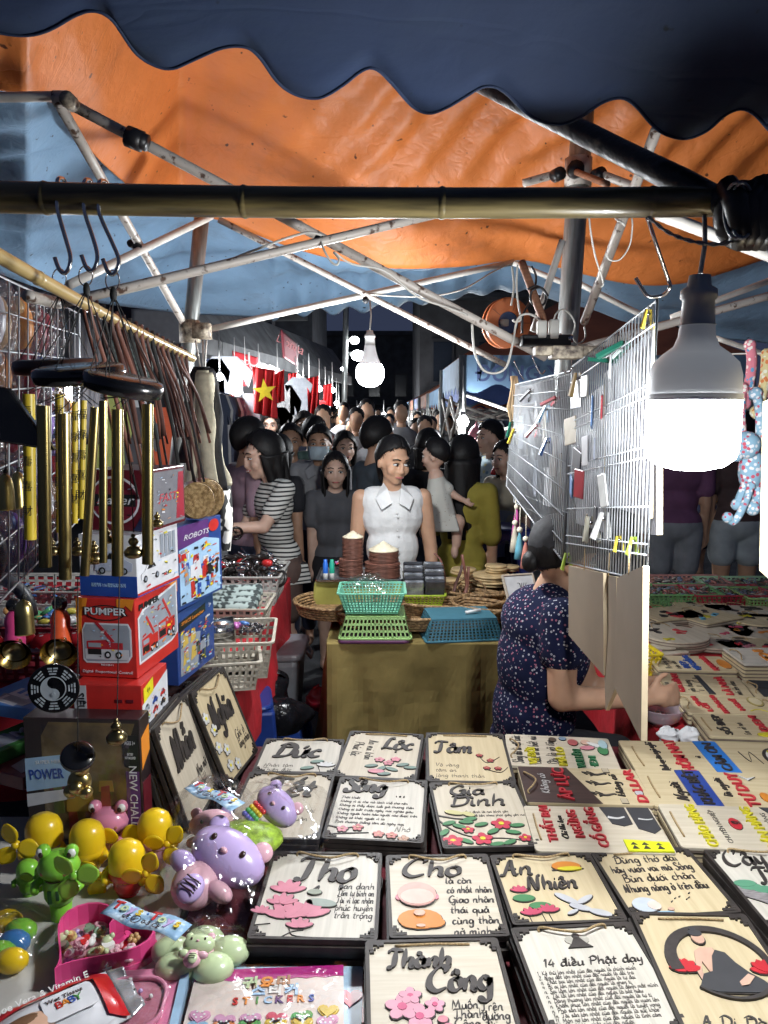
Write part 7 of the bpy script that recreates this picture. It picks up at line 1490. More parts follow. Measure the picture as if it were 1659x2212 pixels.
# left half of that stall, seen between the chimes
r, M = bk('white basket of toy cars and sunglasses', 105, 1318, .5, .30, .12, m_wpl, 0, (14,4)); jumble('sunglasses_jumble', M, .46, .24, .07, 70, .03, DARKG+GOODS[:2]+[GOODS[3]], 9, (1,2,3))
r, M = bk('white basket of plastic food toys', 110, 1385, .5, .24, .10, m_wpl, 0, (14,4)); jumble('plastic_toys', M, .46, .2, .07, 46, .035, GOODS, 10, (0,0,1))
r, M = bk('maroon basket of dotted mushroom toys', 95, 1448, .46, .22, .10, m_mpl, 0, (14,4))
m_mush = dot_mat('mushroom_cap', (.5,.02,.03), ((.7,.7,.7),(.7,.7,.7)), 45, .3)
for i in range(5): c = M @ Vector((-.16+.09*i,-.02+.03*(i % 2),.09)); root = thing('toy_mushroom', 'red dotted mushroom toy, '+['leftmost','second from left','third','fourth','rightmost'][i]+' in the maroon basket', 'toy', TR(c), 'mushroom toys'); b = B(); b.lathe([(0,.035),(.03,.03),(.045,.01),(.046,.0),(.02,.0)], 18); part('mushroom_cap', b, m_mush, root, True); b = B(); b.lathe([(.018,.0),(.02,-.03),(0,-.03)], 12); part('mushroom_stem', b, m_cream, root, True)
jumble('plastic_toys', M, .44, .2, .06, 30, .03, GOODS, 12, (0,1))
for (u, v, cc, lab) in ((28,1415,plain((.62,.06,.2),.3),'pink toy trumpet with gold bell, at the left edge'),(127,1412,plain((.68,.10,.03),.3),'orange toy trumpet with gold bell')):
    root = thing('toy_trumpet', lab, 'toy trumpet', at(u, v, 1.55), 'toy trumpets with gold bells'); b = B(); b.lathe([(.037,0),(.035,.004),(.026,.016),(.012,.03),(.008,.05)], 22, M=TR(at(u, v, 1.55), .2, -pi/2+.3)); part('horn_bell', b, m_gold, root, True, True)
    b = B(); b.lathe([(.024,.012),(.010,.03),(0,.03)], 18, M=TR(at(u, v, 1.55), .2, -pi/2+.3)); part('horn_throat', b, m_brassd, root, True, True)
    b = B(); P_ = [at(u+12,v+30,1.62),at(u+6,v-10,1.62),at(u+4,v-60,1.64),at(u+2,v-95,1.65)]; b.tube(smooth_pts([tuple(p) for p in P_],4), [.005,.008,.012,.016,.02,.022,.022,.02,.02,.022,.02,.016,.012], 12); part('trumpet_body', b, cc, root, True, True); b = B(); b.ball(at(u+2,v-108,1.65), .017, 12, 8); part('trumpet_cap', b, m_lacq, root, True, True)
b = B(); b.tube([at(-20,1330,2.2)+Vector((.12*cos(a),0,.12*sin(a))) for a in [pi*i/14 for i in range(15)]], .02, 10); solo('toy_case', 'dark grey rounded toy case at the left edge', 'toy case', b, plain((.10,.11,.12),.4), smooth=True)
# ---- aisle things: tub, bags, stools
c = at(585, 1420, 3.25); root = thing('plastic_tub', 'grey plastic tub with a lid standing in the aisle', 'tub', TR((c.x, c.y+.1, 0))); zt2 = c.z+.02
m_tub = plain((.30,.31,.33),.35); b = B(); b.taper((0,0,zt2-.34), (.22,.26), (.26,.30), .32); part('tub_body', b, m_tub, root, bev=.03); b = B(); b.prism(rrect(.30,.34,.05,4), .03, z0=zt2-.02); part('lid', b, m_tub, root, bev=.01); b = B(); b.tube([(.15,-.05,zt2-.01),(.17,-.04,zt2-.04),(.17,.04,zt2-.04),(.15,.05,zt2-.01)], .007, 8); part('clip_handle', b, m_white, root, True)
stool('blue plastic stool under the grey tub', 585, 1540, 3.30, .34, .34, zt2-.345, plain((.02,.06,.28),.3), 0)
b = B(); q = at(580, 1395, 3.3)
b.sheet(lambda s, t: q+Vector((.085*cos(pi*.5*t)*cos(2*pi*s)*(1+.15*noise.noise(Vector((cos(6.28*s)*3,sin(6.28*s)*3,t*4)))), .08*cos(pi*.5*t)*sin(2*pi*s), .09*sin(pi*.5*t)-.02)), 40, 16); solo('plastic_bag', 'clear bag of pink sweets on the grey tub', 'plastic bag', b, m_bag, smooth=True); jumble('sweets', TR(q+Vector((0,0,-.02))), .1, .1, .0, 26, .02, [plain((.3,.08,.12),.3), m_white, m_dark], 14, (0,))
m_bb = mat('black_bin_bag', (.008,.008,.010), .18, var=.3, bump=1.0, bscale=22)
for i, (u, v, y, rx, rz_) in enumerate(((575,1505,3.0,.10,.10),(590,1545,2.9,.13,.07))):
    b = B(); q = at(u, v, y); b.sheet(lambda s, t: q+Vector((rx*sin(pi*t)**.5*cos(2*pi*s)*(1+.35*noise.noise(Vector((cos(6.28*s)*2,sin(6.28*s)*2,t*3+i)))), .09*sin(pi*t)**.5*sin(2*pi*s), rz_*cos(pi*t)*(1+.3*noise.noise(Vector((s*4,t*4,i)))))), 40, 20); solo('bin_bag', ['upper shiny black bag hanging below the tub','lower shiny black bag with a pointed end in the aisle'][i], 'plastic bag', b, m_bb, 'black bags in the aisle', True)
stool('blue plastic stool in the aisle beside the standing signs', 520, 1505, 2.75, .26, .28, .5, plain((.015,.04,.20),.3), .2)
stool('blue plastic chair seat at the far right stall', 1085, 1135, 4.6, .34, .34, .45, plain((.02,.03,.16),.35), 0)
# ================================================================ right: wire grid, hanging boards, goods, cables
m_wg = mat('white_coated_wire', (.40,.42,.44), .3, var=.08)
def grid(label, TLn, BLn, TLf, BLf, nv, rows, r=.0016, name='wire_grid'):
    a, c, d, e = at(*TLn), at(*BLn), at(*TLf), at(*BLf); root = thing(name, label, 'wire grid', c)
    b = B(); b.tube([a, c, e, d], r*1.6, 6, closed=True); part('grid_border', b, m_wg, root, True, True)
    b = B()
    for i in range(1, nv): t = i/nv; b.tube([a+(d-a)*t, c+(e-c)*t], r, 5)
    part('upright_wires', b, m_wg, root, True, True); b = B(); nrm = (d-a).cross(c-a).normalized()*r*2
    for t in rows: b.tube([a+(c-a)*t+nrm, d+(e-d)*t+nrm], r, 5)
    part('cross_wires', b, m_wg, root, True, True); return a, c, d, e
gB = grid('near wire grid panel with clips hanging beside the big bulb', (1420,648,1.27), (1398,1256,1.30), (1236,792,2.02), (1224,1214,2.02), 34, (.08,.28,.32,.5,.54,.72,.86,.9))
gA = grid('far wire grid panel beyond the first, towards the street', (1238,800,2.04), (1214,1210,2.04), (1108,832,2.95), (1094,1050,2.95), 44, (.1,.2,.34,.48,.62,.76,.9))
grid('second far grid panel hanging behind the first far one', (1240,806,2.2), (1226,1140,2.2), (1120,838,3.0), (1110,1085,3.0), 40, (.15,.4,.65,.9))
def gp(g, s, t, off=-.006): a, c, d, e = g; p = (a+(d-a)*s); q = c+(e-c)*s; return p+(q-p)*t+Vector((off,0,0))
def clip(label, p, s, col, tilt=0, rz=.35):
    s *= .78; root = thing('clothes_peg', label, 'clothes peg', TR(p, rz, tilt), 'plastic pegs on the wire grids')
    for sx in (-1, 1): b = B(); b.add([(sx*.004*s,-.004*s,.02*s),(sx*.009*s,-.004*s,.02*s),(sx*.024*s,-.004*s,-.035*s),(sx*.014*s,-.004*s,-.04*s),(sx*.004*s,.004*s,.02*s),(sx*.009*s,.004*s,.02*s),(sx*.024*s,.004*s,-.035*s),(sx*.014*s,.004*s,-.04*s)], [(0,1,2,3),(7,6,5,4),(0,4,5,1),(1,5,6,2),(2,6,7,3),(3,7,4,0)]); part('peg_half', b, col, root)
    b = B(); b.tube([(-.006*s,0,.006*s),(.006*s,0,.006*s)], .005*s, 8); part('spring', b, m_chr, root, True)
cy_, cgn, crd, cbl, clm = plain((.45,.34,.04),.3), plain((.015,.12,.08),.3), plain((.3,.03,.04),.3), plain((.03,.08,.22),.3), plain((.3,.4,.05),.3)
for lab, s, t, k, cc, tl in (('yellow peg at the near top corner of the grid', .04, .04, .7, cy_, 0), ('lime peg low on the near grid edge', .10, .86, .75, clm, .1), ('dull yellow peg beside the lime one', .24, .86, .7, cy_, -.1), ('dark green peg lying on top of the grid', .3, .08, 1.4, cgn, 1.2), ('second dark green peg on top of the grid', .42, .1, 1.3, cgn, 1.7), ('pale clear peg in the middle of the near grid', .42, .78, 1.3, m_white, .2), ('pale peg near the joint of the grids', .58, .8, 1.3, plain((.4,.38,.3),.3), -.2), ('brown peg at the joint of the grids', .85, .1, 1.3, plain((.3,.2,.08),.4), 0), ('olive peg at the bottom near the cap', .95, .98, 1.0, clm, 0)): clip(lab, gp(gB, s, t), k, cc, tl)
for lab, s, t, k, cc, tl in (('red peg in the middle of the far grid', .45, .35, 1.3, crd, .8), ('small red peg high on the far grid', .2, .15, 1.3, crd, 1.2), ('blue peg on the far grid', .25, .42, 1.2, cbl, .3), ('green peg at the far end of the grid', .92, .4, 1.3, cgn, 0), ('yellow peg at the far end of the grid', .85, .45, 1.3, cy_, .3), ('blue peg high on the far grid', .3, .22, 1.2, plain((.2,.4,.6),.3), .4), ('dark clip high on the far grid', .6, .1, 1.3, m_blk, .9)): clip(lab, gp(gA, s, t), k, cc, tl)
# packs and cords hanging on the far grid
rnd = random.Random(17); m_pk = [plain((.5,.5,.52),.4), plain((.04,.04,.05),.4), plain((.35,.30,.22),.6), plain((.28,.3,.36),.4), plain((.16,.14,.13),.5)]
for i in range(16):
    s, t = (i+.5)/16, .25+.5*rnd.random(); p = gp(gA, s, t, .015+.02*rnd.random()); b = B(); b.box((0,0,0), (.006,.05,.12)); solo('hanging_pack', ['grey','black','tan','slate','brown'][i % 5]+' card pack hung on the far grid, '+('near' if s < .3 else 'middle' if s < .65 else 'street')+' end, '+('high' if t < .42 else 'half way' if t < .6 else 'low'), 'hanging pack', b, m_pk[i % 5], 'packs hung on the far wire grid', bev=.002, M=TR(p, rnd.uniform(-.3,.3)))
b = B()
for i in range(12): p = at(1104+3*rnd.random()*4, 812, 2.9); b.tube([p, p+Vector((rnd.uniform(-.03,.03),0,-.12)), p+Vector((rnd.uniform(-.02,.02),0,-.22))], .004, 5)
solo('tan_cord_bunch', 'bunch of tan cords at the street end of the grid', 'cords', b, mat('tan_cord', (.36,.25,.14), .8, var=.2), smooth=True)
for i, (u, v, y, cc, lab) in enumerate(((1112,1165,2.95,plain((.5,.45,.35),.7),'cream tassel ornament at the foot of the far grid'),(1122,1180,2.93,plain((.12,.36,.45),.6),'turquoise tassel ornament at the foot of the far grid'),(1116,1130,2.97,plain((.5,.08,.3),.6),'pink tassel ornament at the foot of the far grid'),(1135,1200,2.9,plain((.55,.2,.15),.6),'coral tassel ornament beside the striped cloth'))):
    root = thing('tassel', lab, 'tassel', at(u, v, y), 'tassel ornaments'); b = B(); p = at(u, v, y); b.lathe([(.002,.06),(.01,.03),(.016,-.01),(.02,-.05),(.0,-.052)], 10, M=Matrix.Translation(p)); part('tassel_skirt', b, cc, root, True, True); b = B(); b.ball(p+Vector((0,0,.065)), .012, 8, 6); b.tube([p+Vector((0,0,.07)), p+Vector((0,0,.16))], .002, 5); part('tassel_knot', b, m_cream, root, True, True)
for i in range(14):
    s, t = .38+.6*((i*5) % 14)/14, .12+.16*(i % 5)+.05*rnd.random(); p = gp(gB, s, t, -.008); b = B(); b.box((0,0,0), (.004,.03+.02*(i % 3),.05+.02*(i % 2))); solo('hanging_pack', ['clear','blue','dark','white','tan','grey','red'][i % 7]+' little pack clipped on the near grid, '+['first','second','third','fourth','fifth'][i % 5]+' row from its top, '+('bulb' if s < .68 else 'street')+' side', 'hanging pack', b, [m_pk[0],plain((.1,.2,.4),.4),m_pk[1],m_white,m_pk[2],m_pk[3],crd][i % 7], 'packs clipped on the near wire grid', bev=.002, M=TR(p, rnd.uniform(-.4,.4), rnd.uniform(-.3,.3)))
# boards hanging on edge
m_mdf = mat('bare_mdf', (.24,.185,.13), .7, var=.08, scale=5, bump=.05); m_medge = mat('pale_board_edge', (.62,.50,.33), .6, var=.1)
def board(label, TL, TR_, BR, BL, th=.009, m=None, name='hanging_sign'):
    P_ = [at(*q) for q in (TL, TR_, BR, BL)]; n = (P_[1]-P_[0]).cross(P_[3]-P_[0]).normalized()*th; root = thing(name, label, 'wall sign', P_[3], 'signs hanging under the wire grid')
    if n.x < 0: n = -n
    b = B(); vs = P_+[p+n for p in P_]; b.k = 0; b.add(vs, [(0,1,2,3)]); b.k = 1; b.add(vs, [(4,7,6,5),(0,4,5,1),(1,5,6,2),(2,6,7,3),(3,7,4,0)]); part('board', b, [m or m_mdf, m_medge], root, False, True, bev=.0015)
    b = B(); q = (P_[0]+P_[1])*.5; b.tube([q+Vector((0,0,-.004)), q+Vector((0,0,.05))], .0015, 5); part('hanging_thread', b, m_cord, root, True, True)
board('plain back of a sign hanging nearest the seated woman', (1228,1222,1.95), (1303,1238,1.62), (1304,1460,1.62), (1228,1372,1.95))
board('narrow sign hanging between two wider ones', (1299,1242,1.72), (1331,1246,1.50), (1331,1482,1.50), (1308,1535,1.60)); board('tall plain sign hanging lowest under the grid edge', (1333,1248,1.50), (1389,1222,1.20), (1385,1602,1.20), (1324,1478,1.50), .010)
m_lav = mat('pale_back_board', (.30,.30,.33), .6, var=.06)
board('large pale board hung behind the near grid', (1306,806,1.85), (1408,712,1.42), (1404,1120,1.42), (1308,1090,1.85), .006, m_lav); board('pale board hung behind the first, towards the joint', (1240,880,2.1), (1304,830,1.9), (1304,1150,1.9), (1244,1130,2.1), .006, m_lav)
board('pale sign with a wooden edge hanging just below the big bulb', (1372,985,1.62), (1418,985,1.42), (1418,1156,1.42), (1372,1150,1.62), .012, m_lav); board('cream sign at the right picture edge', (1648,868,1.22), (1720,840,1.0), (1716,1300,1.0), (1640,1232,1.22), .010, m_wB)
# hooks on the bamboo near the bulb
def wirehook(label, pts, r=.003): root = thing('s_hook', label, 'hook', at(*pts[0]), 'steel hooks on the bamboo pole'); b = B(); b.tube([at(*p) for p in smooth_pts(pts, 4)], r, 8); part('hook_wire', b, m_chr, root, True, True)
wirehook('long bent steel hook holding the near grid corner', [(1398,440,1.18),(1398,468,1.14),(1402,480,1.14),(1420,535,1.16),(1443,602,1.2),(1447,618,1.2),(1440,632,1.21),(1425,640,1.22),(1400,640,1.22),(1385,620,1.22),(1373,600,1.22)])
wirehook('thin steel hook over the joint of the grids', [(1210,720,2.0),(1232,770,2.0),(1236,795,2.02),(1228,806,2.02),(1215,800,2.02)], .0026); wirehook('thin steel hook on the far grid rail', [(1150,770,2.6),(1160,795,2.6),(1170,808,2.6),(1178,800,2.6)], .0026); wirehook('small steel hook beside the tan cords', [(1110,780,2.9),(1125,810,2.9),(1132,820,2.9)], .0026)
# cable reel, power strip, cables
m_ore = plain((.62,.17,.05),.4); c = at(1096, 698, 2.3); M = frame_from(c, (1,.15,0), (-.1,-1,-.05)); root = thing('cable_reel', 'orange cable reel with a blue centre hung on the frame', 'cable reel', M)
R_ = .073; b = B(); b.ringprism(ell(R_*.92,R_,36), ell(R_*.42,R_*.44,36), .014); part('reel_flange', b, m_ore, root, bev=.003); b = B(); b.prism(ell(R_*.42,R_*.44,28), .008); part('reel_centre', b, plain((.03,.06,.16),.4), root); b = B(); b.ringprism(ell(R_*.85,R_*.92,30), ell(R_*.5,R_*.5,30), .03, z0=-.03); part('wound_cable', b, m_blk, root)
b = B(); b.ringprism(ell(R_*.92,R_,36), ell(R_*.42,R_*.44,36), .008, z0=-.04); part('reel_flange', b, m_ore, root); b = B(); b.box((-.012,.0,.014), (.02,.02,.02)); b.box((-.022,.002,.014), (.008,.014,.014)); part('plug', b, m_wire, root, bev=.003)
for k in range(5): a = k*1.25; b = B(); b.box((R_*.67*cos(a), R_*.7*sin(a), .0143), (R_*.4,.002,.001), rz=a); part('rib', b, plain((.3,.08,.03),.4), root)
root = thing('power_strip', 'black power strip with white plugs on the post', 'power strip', at(1178, 735, 1.98)); b = B(); b.box(at(1178, 736, 1.98), (.125,.04,.028)); part('strip_body', b, m_blk, root, False, True, bev=.004)
for u, h in ((1196,.05),(1170,.045)): b = B(); p = at(u, 712, 1.97); b.box(p, (.024,.022,h)); part('plug', b, m_wire, root, False, True, bev=.004)
b = B(); b.tube([at(1236,732,1.97), at(1226,732,1.97)], .011, 10); part('switch_knob', b, m_chr, root, True, True)
def cable(label, pts, r=.0024, m=None, name='cable'):
    b = B(); b.tube([at(*p) for p in smooth_pts(pts, 5)], r, 6); solo(name, label, 'cable', b, m or m_wire, 'cables on the canopy frame', True)
cable('white cable looping below the frame beside the reel', [(1020,700,2.0),(1022,735,2.0),(1028,770,2.0),(1045,800,2.0),(1072,806,2.0),(1095,790,2.0),(1108,740,2.0),(1118,690,2.0),(1140,678,2.0),(1165,690,2.0),(1172,705,1.98)], .003)
cable('white cable along the long slanted tube', [(690,512,1.68),(700,540,1.66),(715,565,1.66),(728,572,1.66),(732,560,1.66),(722,545,1.67),(760,570,1.7),(830,585,1.72),(900,640,1.78),(960,662,1.84),(1010,680,1.9)], .0024)
cable('white cable sagging from the left tube to the truss', [(240,640,1.6),(400,600,1.62),(500,560,1.64),(590,525,1.65),(640,508,1.66),(670,502,1.66),(695,508,1.67)], .0026)
cable('thin cable sagging under the blue sheet', [(800,636,2.7),(860,640,2.72),(930,640,2.74),(1000,625,2.76),(1060,590,2.8),(1105,568,2.84)], .0026)
cable('white cable hanging straight by the reel', [(1106,575,2.2),(1110,620,2.2),(1104,660,2.2)], .003); cable('cable pair beside the wooden stick', [(1118,572,2.05),(1116,620,2.05),(1120,660,2.05),(1125,690,2.05),(1112,695,2.05),(1108,690,2.05)], .0026)
cable('black cable coil at the wooden stick', [(1140,625,2.05),(1160,618,2.05),(1178,632,2.05),(1176,655,2.05),(1160,662,2.05),(1146,650,2.05),(1150,628,2.04),(1170,622,2.04),(1184,640,2.04)], .003, m_blk); cable('black cable dropping past the reel', [(1148,575,2.1),(1158,600,2.1),(1150,640,2.1),(1130,680,2.08),(1128,720,2.08)], .003, m_blk)
cable('thin white loop left of the right hand tube', [(1272,462,1.6),(1276,500,1.6),(1285,550,1.62),(1300,600,1.66),(1303,615,1.66),(1298,620,1.66)], .0018); cable('thin white loop right of the right hand tube', [(1364,464,1.6),(1366,490,1.6),(1360,530,1.62),(1340,560,1.63),(1318,562,1.64),(1308,548,1.64)], .0016); cable('white tie on the right hand tube', [(1325,462,1.64),(1332,474,1.63),(1345,482,1.62),(1350,488,1.63)], .0022)
cable('white cable from the plug up the post', [(1196,702,1.97),(1200,680,1.97),(1215,668,1.98),(1232,680,2.0),(1242,700,2.0),(1238,725,2.0),(1248,742,2.0),(1264,730,2.0),(1262,705,2.0)], .0022); cable('white string across the right edge', [(1540,766,1.9),(1600,764,1.9),(1690,762,1.9)], .0018)
# patterned plush monkeys at the right edge
def floral(name, a, c1, c2): return dot_mat(name, a, (c1, c2), 95, .45)
mf1, mf2 = floral('blue_floral_fabric', (.22,.36,.46), (.6,.6,.62), (.45,.08,.12)), floral('pink_floral_fabric', (.50,.16,.20), (.65,.6,.55), (.1,.25,.4))
def limb(root, name, pts, r, m): b = B(); P_ = [at(*p) for p in smooth_pts(pts, 4)]; b.tube(P_, r, 10); b.ball(P_[-1], r*1.5, 10, 7); b.ball(P_[0], r*1.2, 10, 7); part(name, b, m, root, True, True)
root = thing('plush_toy', 'blue floral cloth plush with long limbs hanging at the right edge', 'plush toy', at(1620, 1010, 1.85)); b = B(); b.ball(at(1622,1015,1.85), (.03,.026,.055), 14, 9); part('plush_body', b, mf1, root, True, True); b = B(); b.ball(at(1612,962,1.84), (.034,.03,.034), 14, 9); b.ball(at(1592,985,1.83), (.015,.012,.014), 10, 7); part('plush_head', b, mf1, root, True, True)
limb(root, 'plush_arm', [(1632,985,1.86),(1642,930,1.87),(1640,880,1.88),(1632,850,1.88)], .011, mf1); limb(root, 'plush_arm', [(1606,970,1.86),(1600,900,1.87),(1602,840,1.88)], .011, mf2); limb(root, 'plush_leg', [(1612,1040,1.85),(1600,1070,1.84),(1592,1090,1.84)], .010, mf1); limb(root, 'plush_leg', [(1632,1045,1.85),(1636,1075,1.84),(1626,1098,1.83)], .012, mf1); limb(root, 'plush_tail', [(1622,1050,1.83),(1610,1085,1.82),(1595,1115,1.81),(1583,1128,1.81),(1572,1118,1.81)], .009, mf1)
root = thing('plush_toy', 'second floral plush whose pink limb hangs above the blue one', 'plush toy', at(1640, 800, 1.9)); limb(root, 'plush_arm', [(1620,745,1.9),(1624,780,1.9),(1618,830,1.9),(1606,870,1.9)], .012, mf2); limb(root, 'plush_arm', [(1656,765,1.9),(1652,820,1.9),(1642,870,1.9),(1636,890,1.9)], .012, floral('yellow_floral_fabric', (.5,.42,.22), (.5,.15,.05), (.6,.6,.5))); b = B(); b.ball(at(1690,830,1.92), (.04,.03,.06), 12, 8); part('plush_body', b, mf2, root, True, True)
# ---- goods on the small sign table
c = at(1440, 1578, z=ZT-.045); root = thing('plastic_bowl', 'clear plastic bowl with pink shavings beside the signs', 'bowl', TR((c.x, c.y+.05, ZT-.045))); m_pp = mat('frosted_plastic', (.62,.50,.55), .25, var=.05, alpha=.55)
b = B(); b.lathe([(0,.002),(.035,.002),(.052,.02),(.064,.05),(.067,.056),(.070,.057),(.066,.053),(.054,.024),(.035,.006)], 34); part('bowl_shell', b, m_pp, root, True); jumble('pink_shavings', TR((c.x, c.y+.05, ZT-.035)), .06, .06, 0, 22, .014, [plain((.55,.2,.25),.5), plain((.6,.5,.5),.5)], 31, (1,))
b = B(); b.lathe([(0,.004),(.048,.016),(.05,.018)], 24); part('bowl_liquid', b, plain((.55,.32,.10),.3), root, True)
def tissue(label, u, v, r, seed):
    q = at(u, v, z=ZT-.03); b = B(); b.sheet(lambda s, t: q+Vector(((1+.6*noise.noise(Vector((cos(6.28*s)*2,sin(6.28*s)*2,t*4+seed))))*r*sin(pi*t)**.6*cos(2*pi*s), (1+.5*noise.noise(Vector((s*7,t*5,seed+3))))*r*.7*sin(pi*t)**.6*sin(2*pi*s), r*.8*cos(pi*t)*(1+.5*noise.noise(Vector((s*5,t*6,seed+1)))))), 40, 24); solo('tissue', label, 'tissue', b, plain((.66,.66,.67),.9), smooth=True)
tissue('crumpled white tissue below the clear bowl', 1443, 1590, .028, 1); tissue('second crumpled tissue beside the signs', 1492, 1592, .03, 5)
c = at(1372, 1470, z=ZT-.045); basket('yellow lattice basket behind the hanging boards', TR((c.x, c.y+.08, ZT-.045), .1), .15, .13, .09, plain((.66,.50,.02),.4), False, (10,5))
bk2 = lambda label, u, v, w, d, h, col, rz=0: (basket(label, TR((at(u, v, z=ZT-.045).x, at(u, v, z=ZT-.045).y, ZT-.045), rz), w, d, h, col, False, (16,4)), TR((at(u, v, z=ZT-.045).x, at(u, v, z=ZT-.045).y, ZT-.045), rz))
STONE = [plain((.12,.10,.09),.4), plain((.35,.32,.28),.4), plain((.05,.05,.05),.4), plain((.3,.12,.1),.4), plain((.15,.18,.25),.4)]
for lab, u, v, w, cc, sd in (('green basket of key rings at the back of the sign table', 1462, 1302, .30, plain((.16,.36,.14),.4), 41), ('red basket of small stones beside the green one', 1566, 1304, .32, plain((.35,.03,.05),.4), 42), ('lime basket cut by the right edge at the back of the sign table', 1652, 1310, .22, m_lgr, 43), ('pink basket behind the green one', 1480, 1280, .34, plain((.38,.18,.16),.4), 44), ('pale green basket behind the red one', 1600, 1284, .34, plain((.28,.45,.28),.4), 45)):
    r, M = bk2(lab, u, v, w, .2, .07, cc); jumble('key_rings', M, w*.95, .17, .05, 60, .02, STONE, sd, (0,1,3))
m_gw = mat('greyish_board', (.40,.34,.26), .6, var=.12, scale=12)
def pile(label, u, v, w, d, n, shape='rect', rz=0, deco=None, th=.009, seed=0):
    c = at(u, v, z=ZT-.04); rnd = random.Random(seed+u); 
    pts = rrect(w, d, .012, 3) if shape == 'rect' else ell(w/2, d/2, 28) if shape == 'round' else [(w/2*cos(pi/8+pi/4*i), d/2*sin(pi/8+pi/4*i)) for i in range(8)]
    b = B(); b.prism(pts, th*.55, z0=th*.45); b.k = 1; b.prism([(p[0]*.996,p[1]*.996) for p in pts], th*.43); me = mesh_of(b, [m_gw, m_edge])
    for i in range(n-1): o = put('small_sign', me, None, TR((c.x+rnd.uniform(-.008,.008), c.y+rnd.uniform(-.008,.008), ZT-.044+th*1.05*i), rz+rnd.uniform(-.08,.08))); tag(o, 'small sign under '+label, 'small sign', 'small signs under '+label)
    Mt = TR((c.x, c.y, ZT-.044+th*1.05*(n-1)), rz); root = thing('small_sign', label, 'small sign', Mt, 'small wooden signs on the red cloth'); b = B(); b.prism(pts, th*.55, z0=th*.45); part('board', b, m_wB if (u % 2) else m_wA, root); b = B(); b.prism([(p[0]*.996,p[1]*.996) for p in pts], th*.43); part('backing', b, m_edge, root)
    cols = deco or [m_ink]; rr = random.Random(u)
    for i in range(5):
        b = B(); x, y = rr.uniform(-.32,.32)*w, rr.uniform(-.3,.3)*d; b.stroke(smooth_pts([(x,y),(x+rr.uniform(-.12,.12)*w,y+rr.uniform(-.1,.1)*d),(x+rr.uniform(-.15,.2)*w,y+rr.uniform(-.1,.15)*d)], 4), [.016+.01*sin(j) for j in range(9)], .003, z0=th+.0004*i); part('cut_letter', b, cols[i % len(cols)], root)
    b = B(); b.tube(smooth_pts([(-.15*w,d*.42,th),(-.1*w,d*.55,th+.008),(.1*w,d*.55,th+.006),(.15*w,d*.42,th)], 4), .002, 5); part('hanging_cord', b, m_cord, root, True)
for a in (('round stack of wooden discs with red and black letters', 1458, 1392, .26, .24, 5, 'round', .2, [m_ink, RED, YEL]), ('oval sign with a red word beside the round stack', 1548, 1396, .27, .17, 2, 'round', -.1, [RED, m_ink]), ('octagonal sign with flowers behind the oval one', 1560, 1368, .26, .22, 2, 'oct', .2, [m_ink, DPNK]), ('octagonal sign cut by the right edge', 1640, 1372, .24, .2, 2, 'oct', .1, [m_ink, ORG]), ('square stack with black letters behind the round stack', 1445, 1340, .26, .2, 4, 'rect', .3, [m_ink, RED]), ('square stack with a blue picture in the middle of the red cloth', 1525, 1345, .24, .2, 4, 'rect', .5, [m_ink, plain((.1,.35,.5),.4), YEL]), ('square sign with a black bar towards the baskets', 1600, 1330, .28, .2, 3, 'rect', -.15, [m_ink]), ('square sign beside the green basket', 1515, 1318, .24, .18, 3, 'rect', -.1, [m_gw, m_ink]), ('yellow bottomed sign at the far right of the red cloth', 1645, 1350, .24, .2, 3, 'round', .1, [YEL, m_ink]), ('thin sign stack beside the bulb board', 1410, 1365, .2, .2, 3, 'rect', .1, [m_ink]), ('pink flowered sign at the right edge', 1625, 1402, .22, .16, 2, 'rect', .2, [PNK, m_ink, RED]), ('dark sign heap left of the plaques', 1420, 1412, .2, .12, 2, 'rect', .3, [m_ink, plain((.5,.2,.4),.4)]), ('colourful sign under the yellow light', 1580, 1352, .2, .16, 2, 'rect', .7, [YEL, SKY_, m_ink]), ('low sign stack behind the yellow basket', 1380, 1400, .22, .18, 3, 'rect', .1, [RED, m_ink])): pile(*a[:6], shape=a[6], rz=a[7], deco=a[8])
# ================================================================ street behind: shops, flags, lamps, tents, buildings
m_shw = mat('shop_wall', (.20,.20,.21), .7, var=.15, scale=3); m_awn = mat('grey_awning', (.11,.115,.12), .6, var=.3, scale=4, bump=.2); m_dkb = mat('dark_facade', (.03,.033,.042), .85, var=.35, scale=2.5); m_dkb2 = mat('plaster_facade', (.04,.04,.044), .85, var=.3, scale=2)
m_rsg = plain((.45,.02,.03),.4); m_glass = plain((.02,.025,.035),.15)
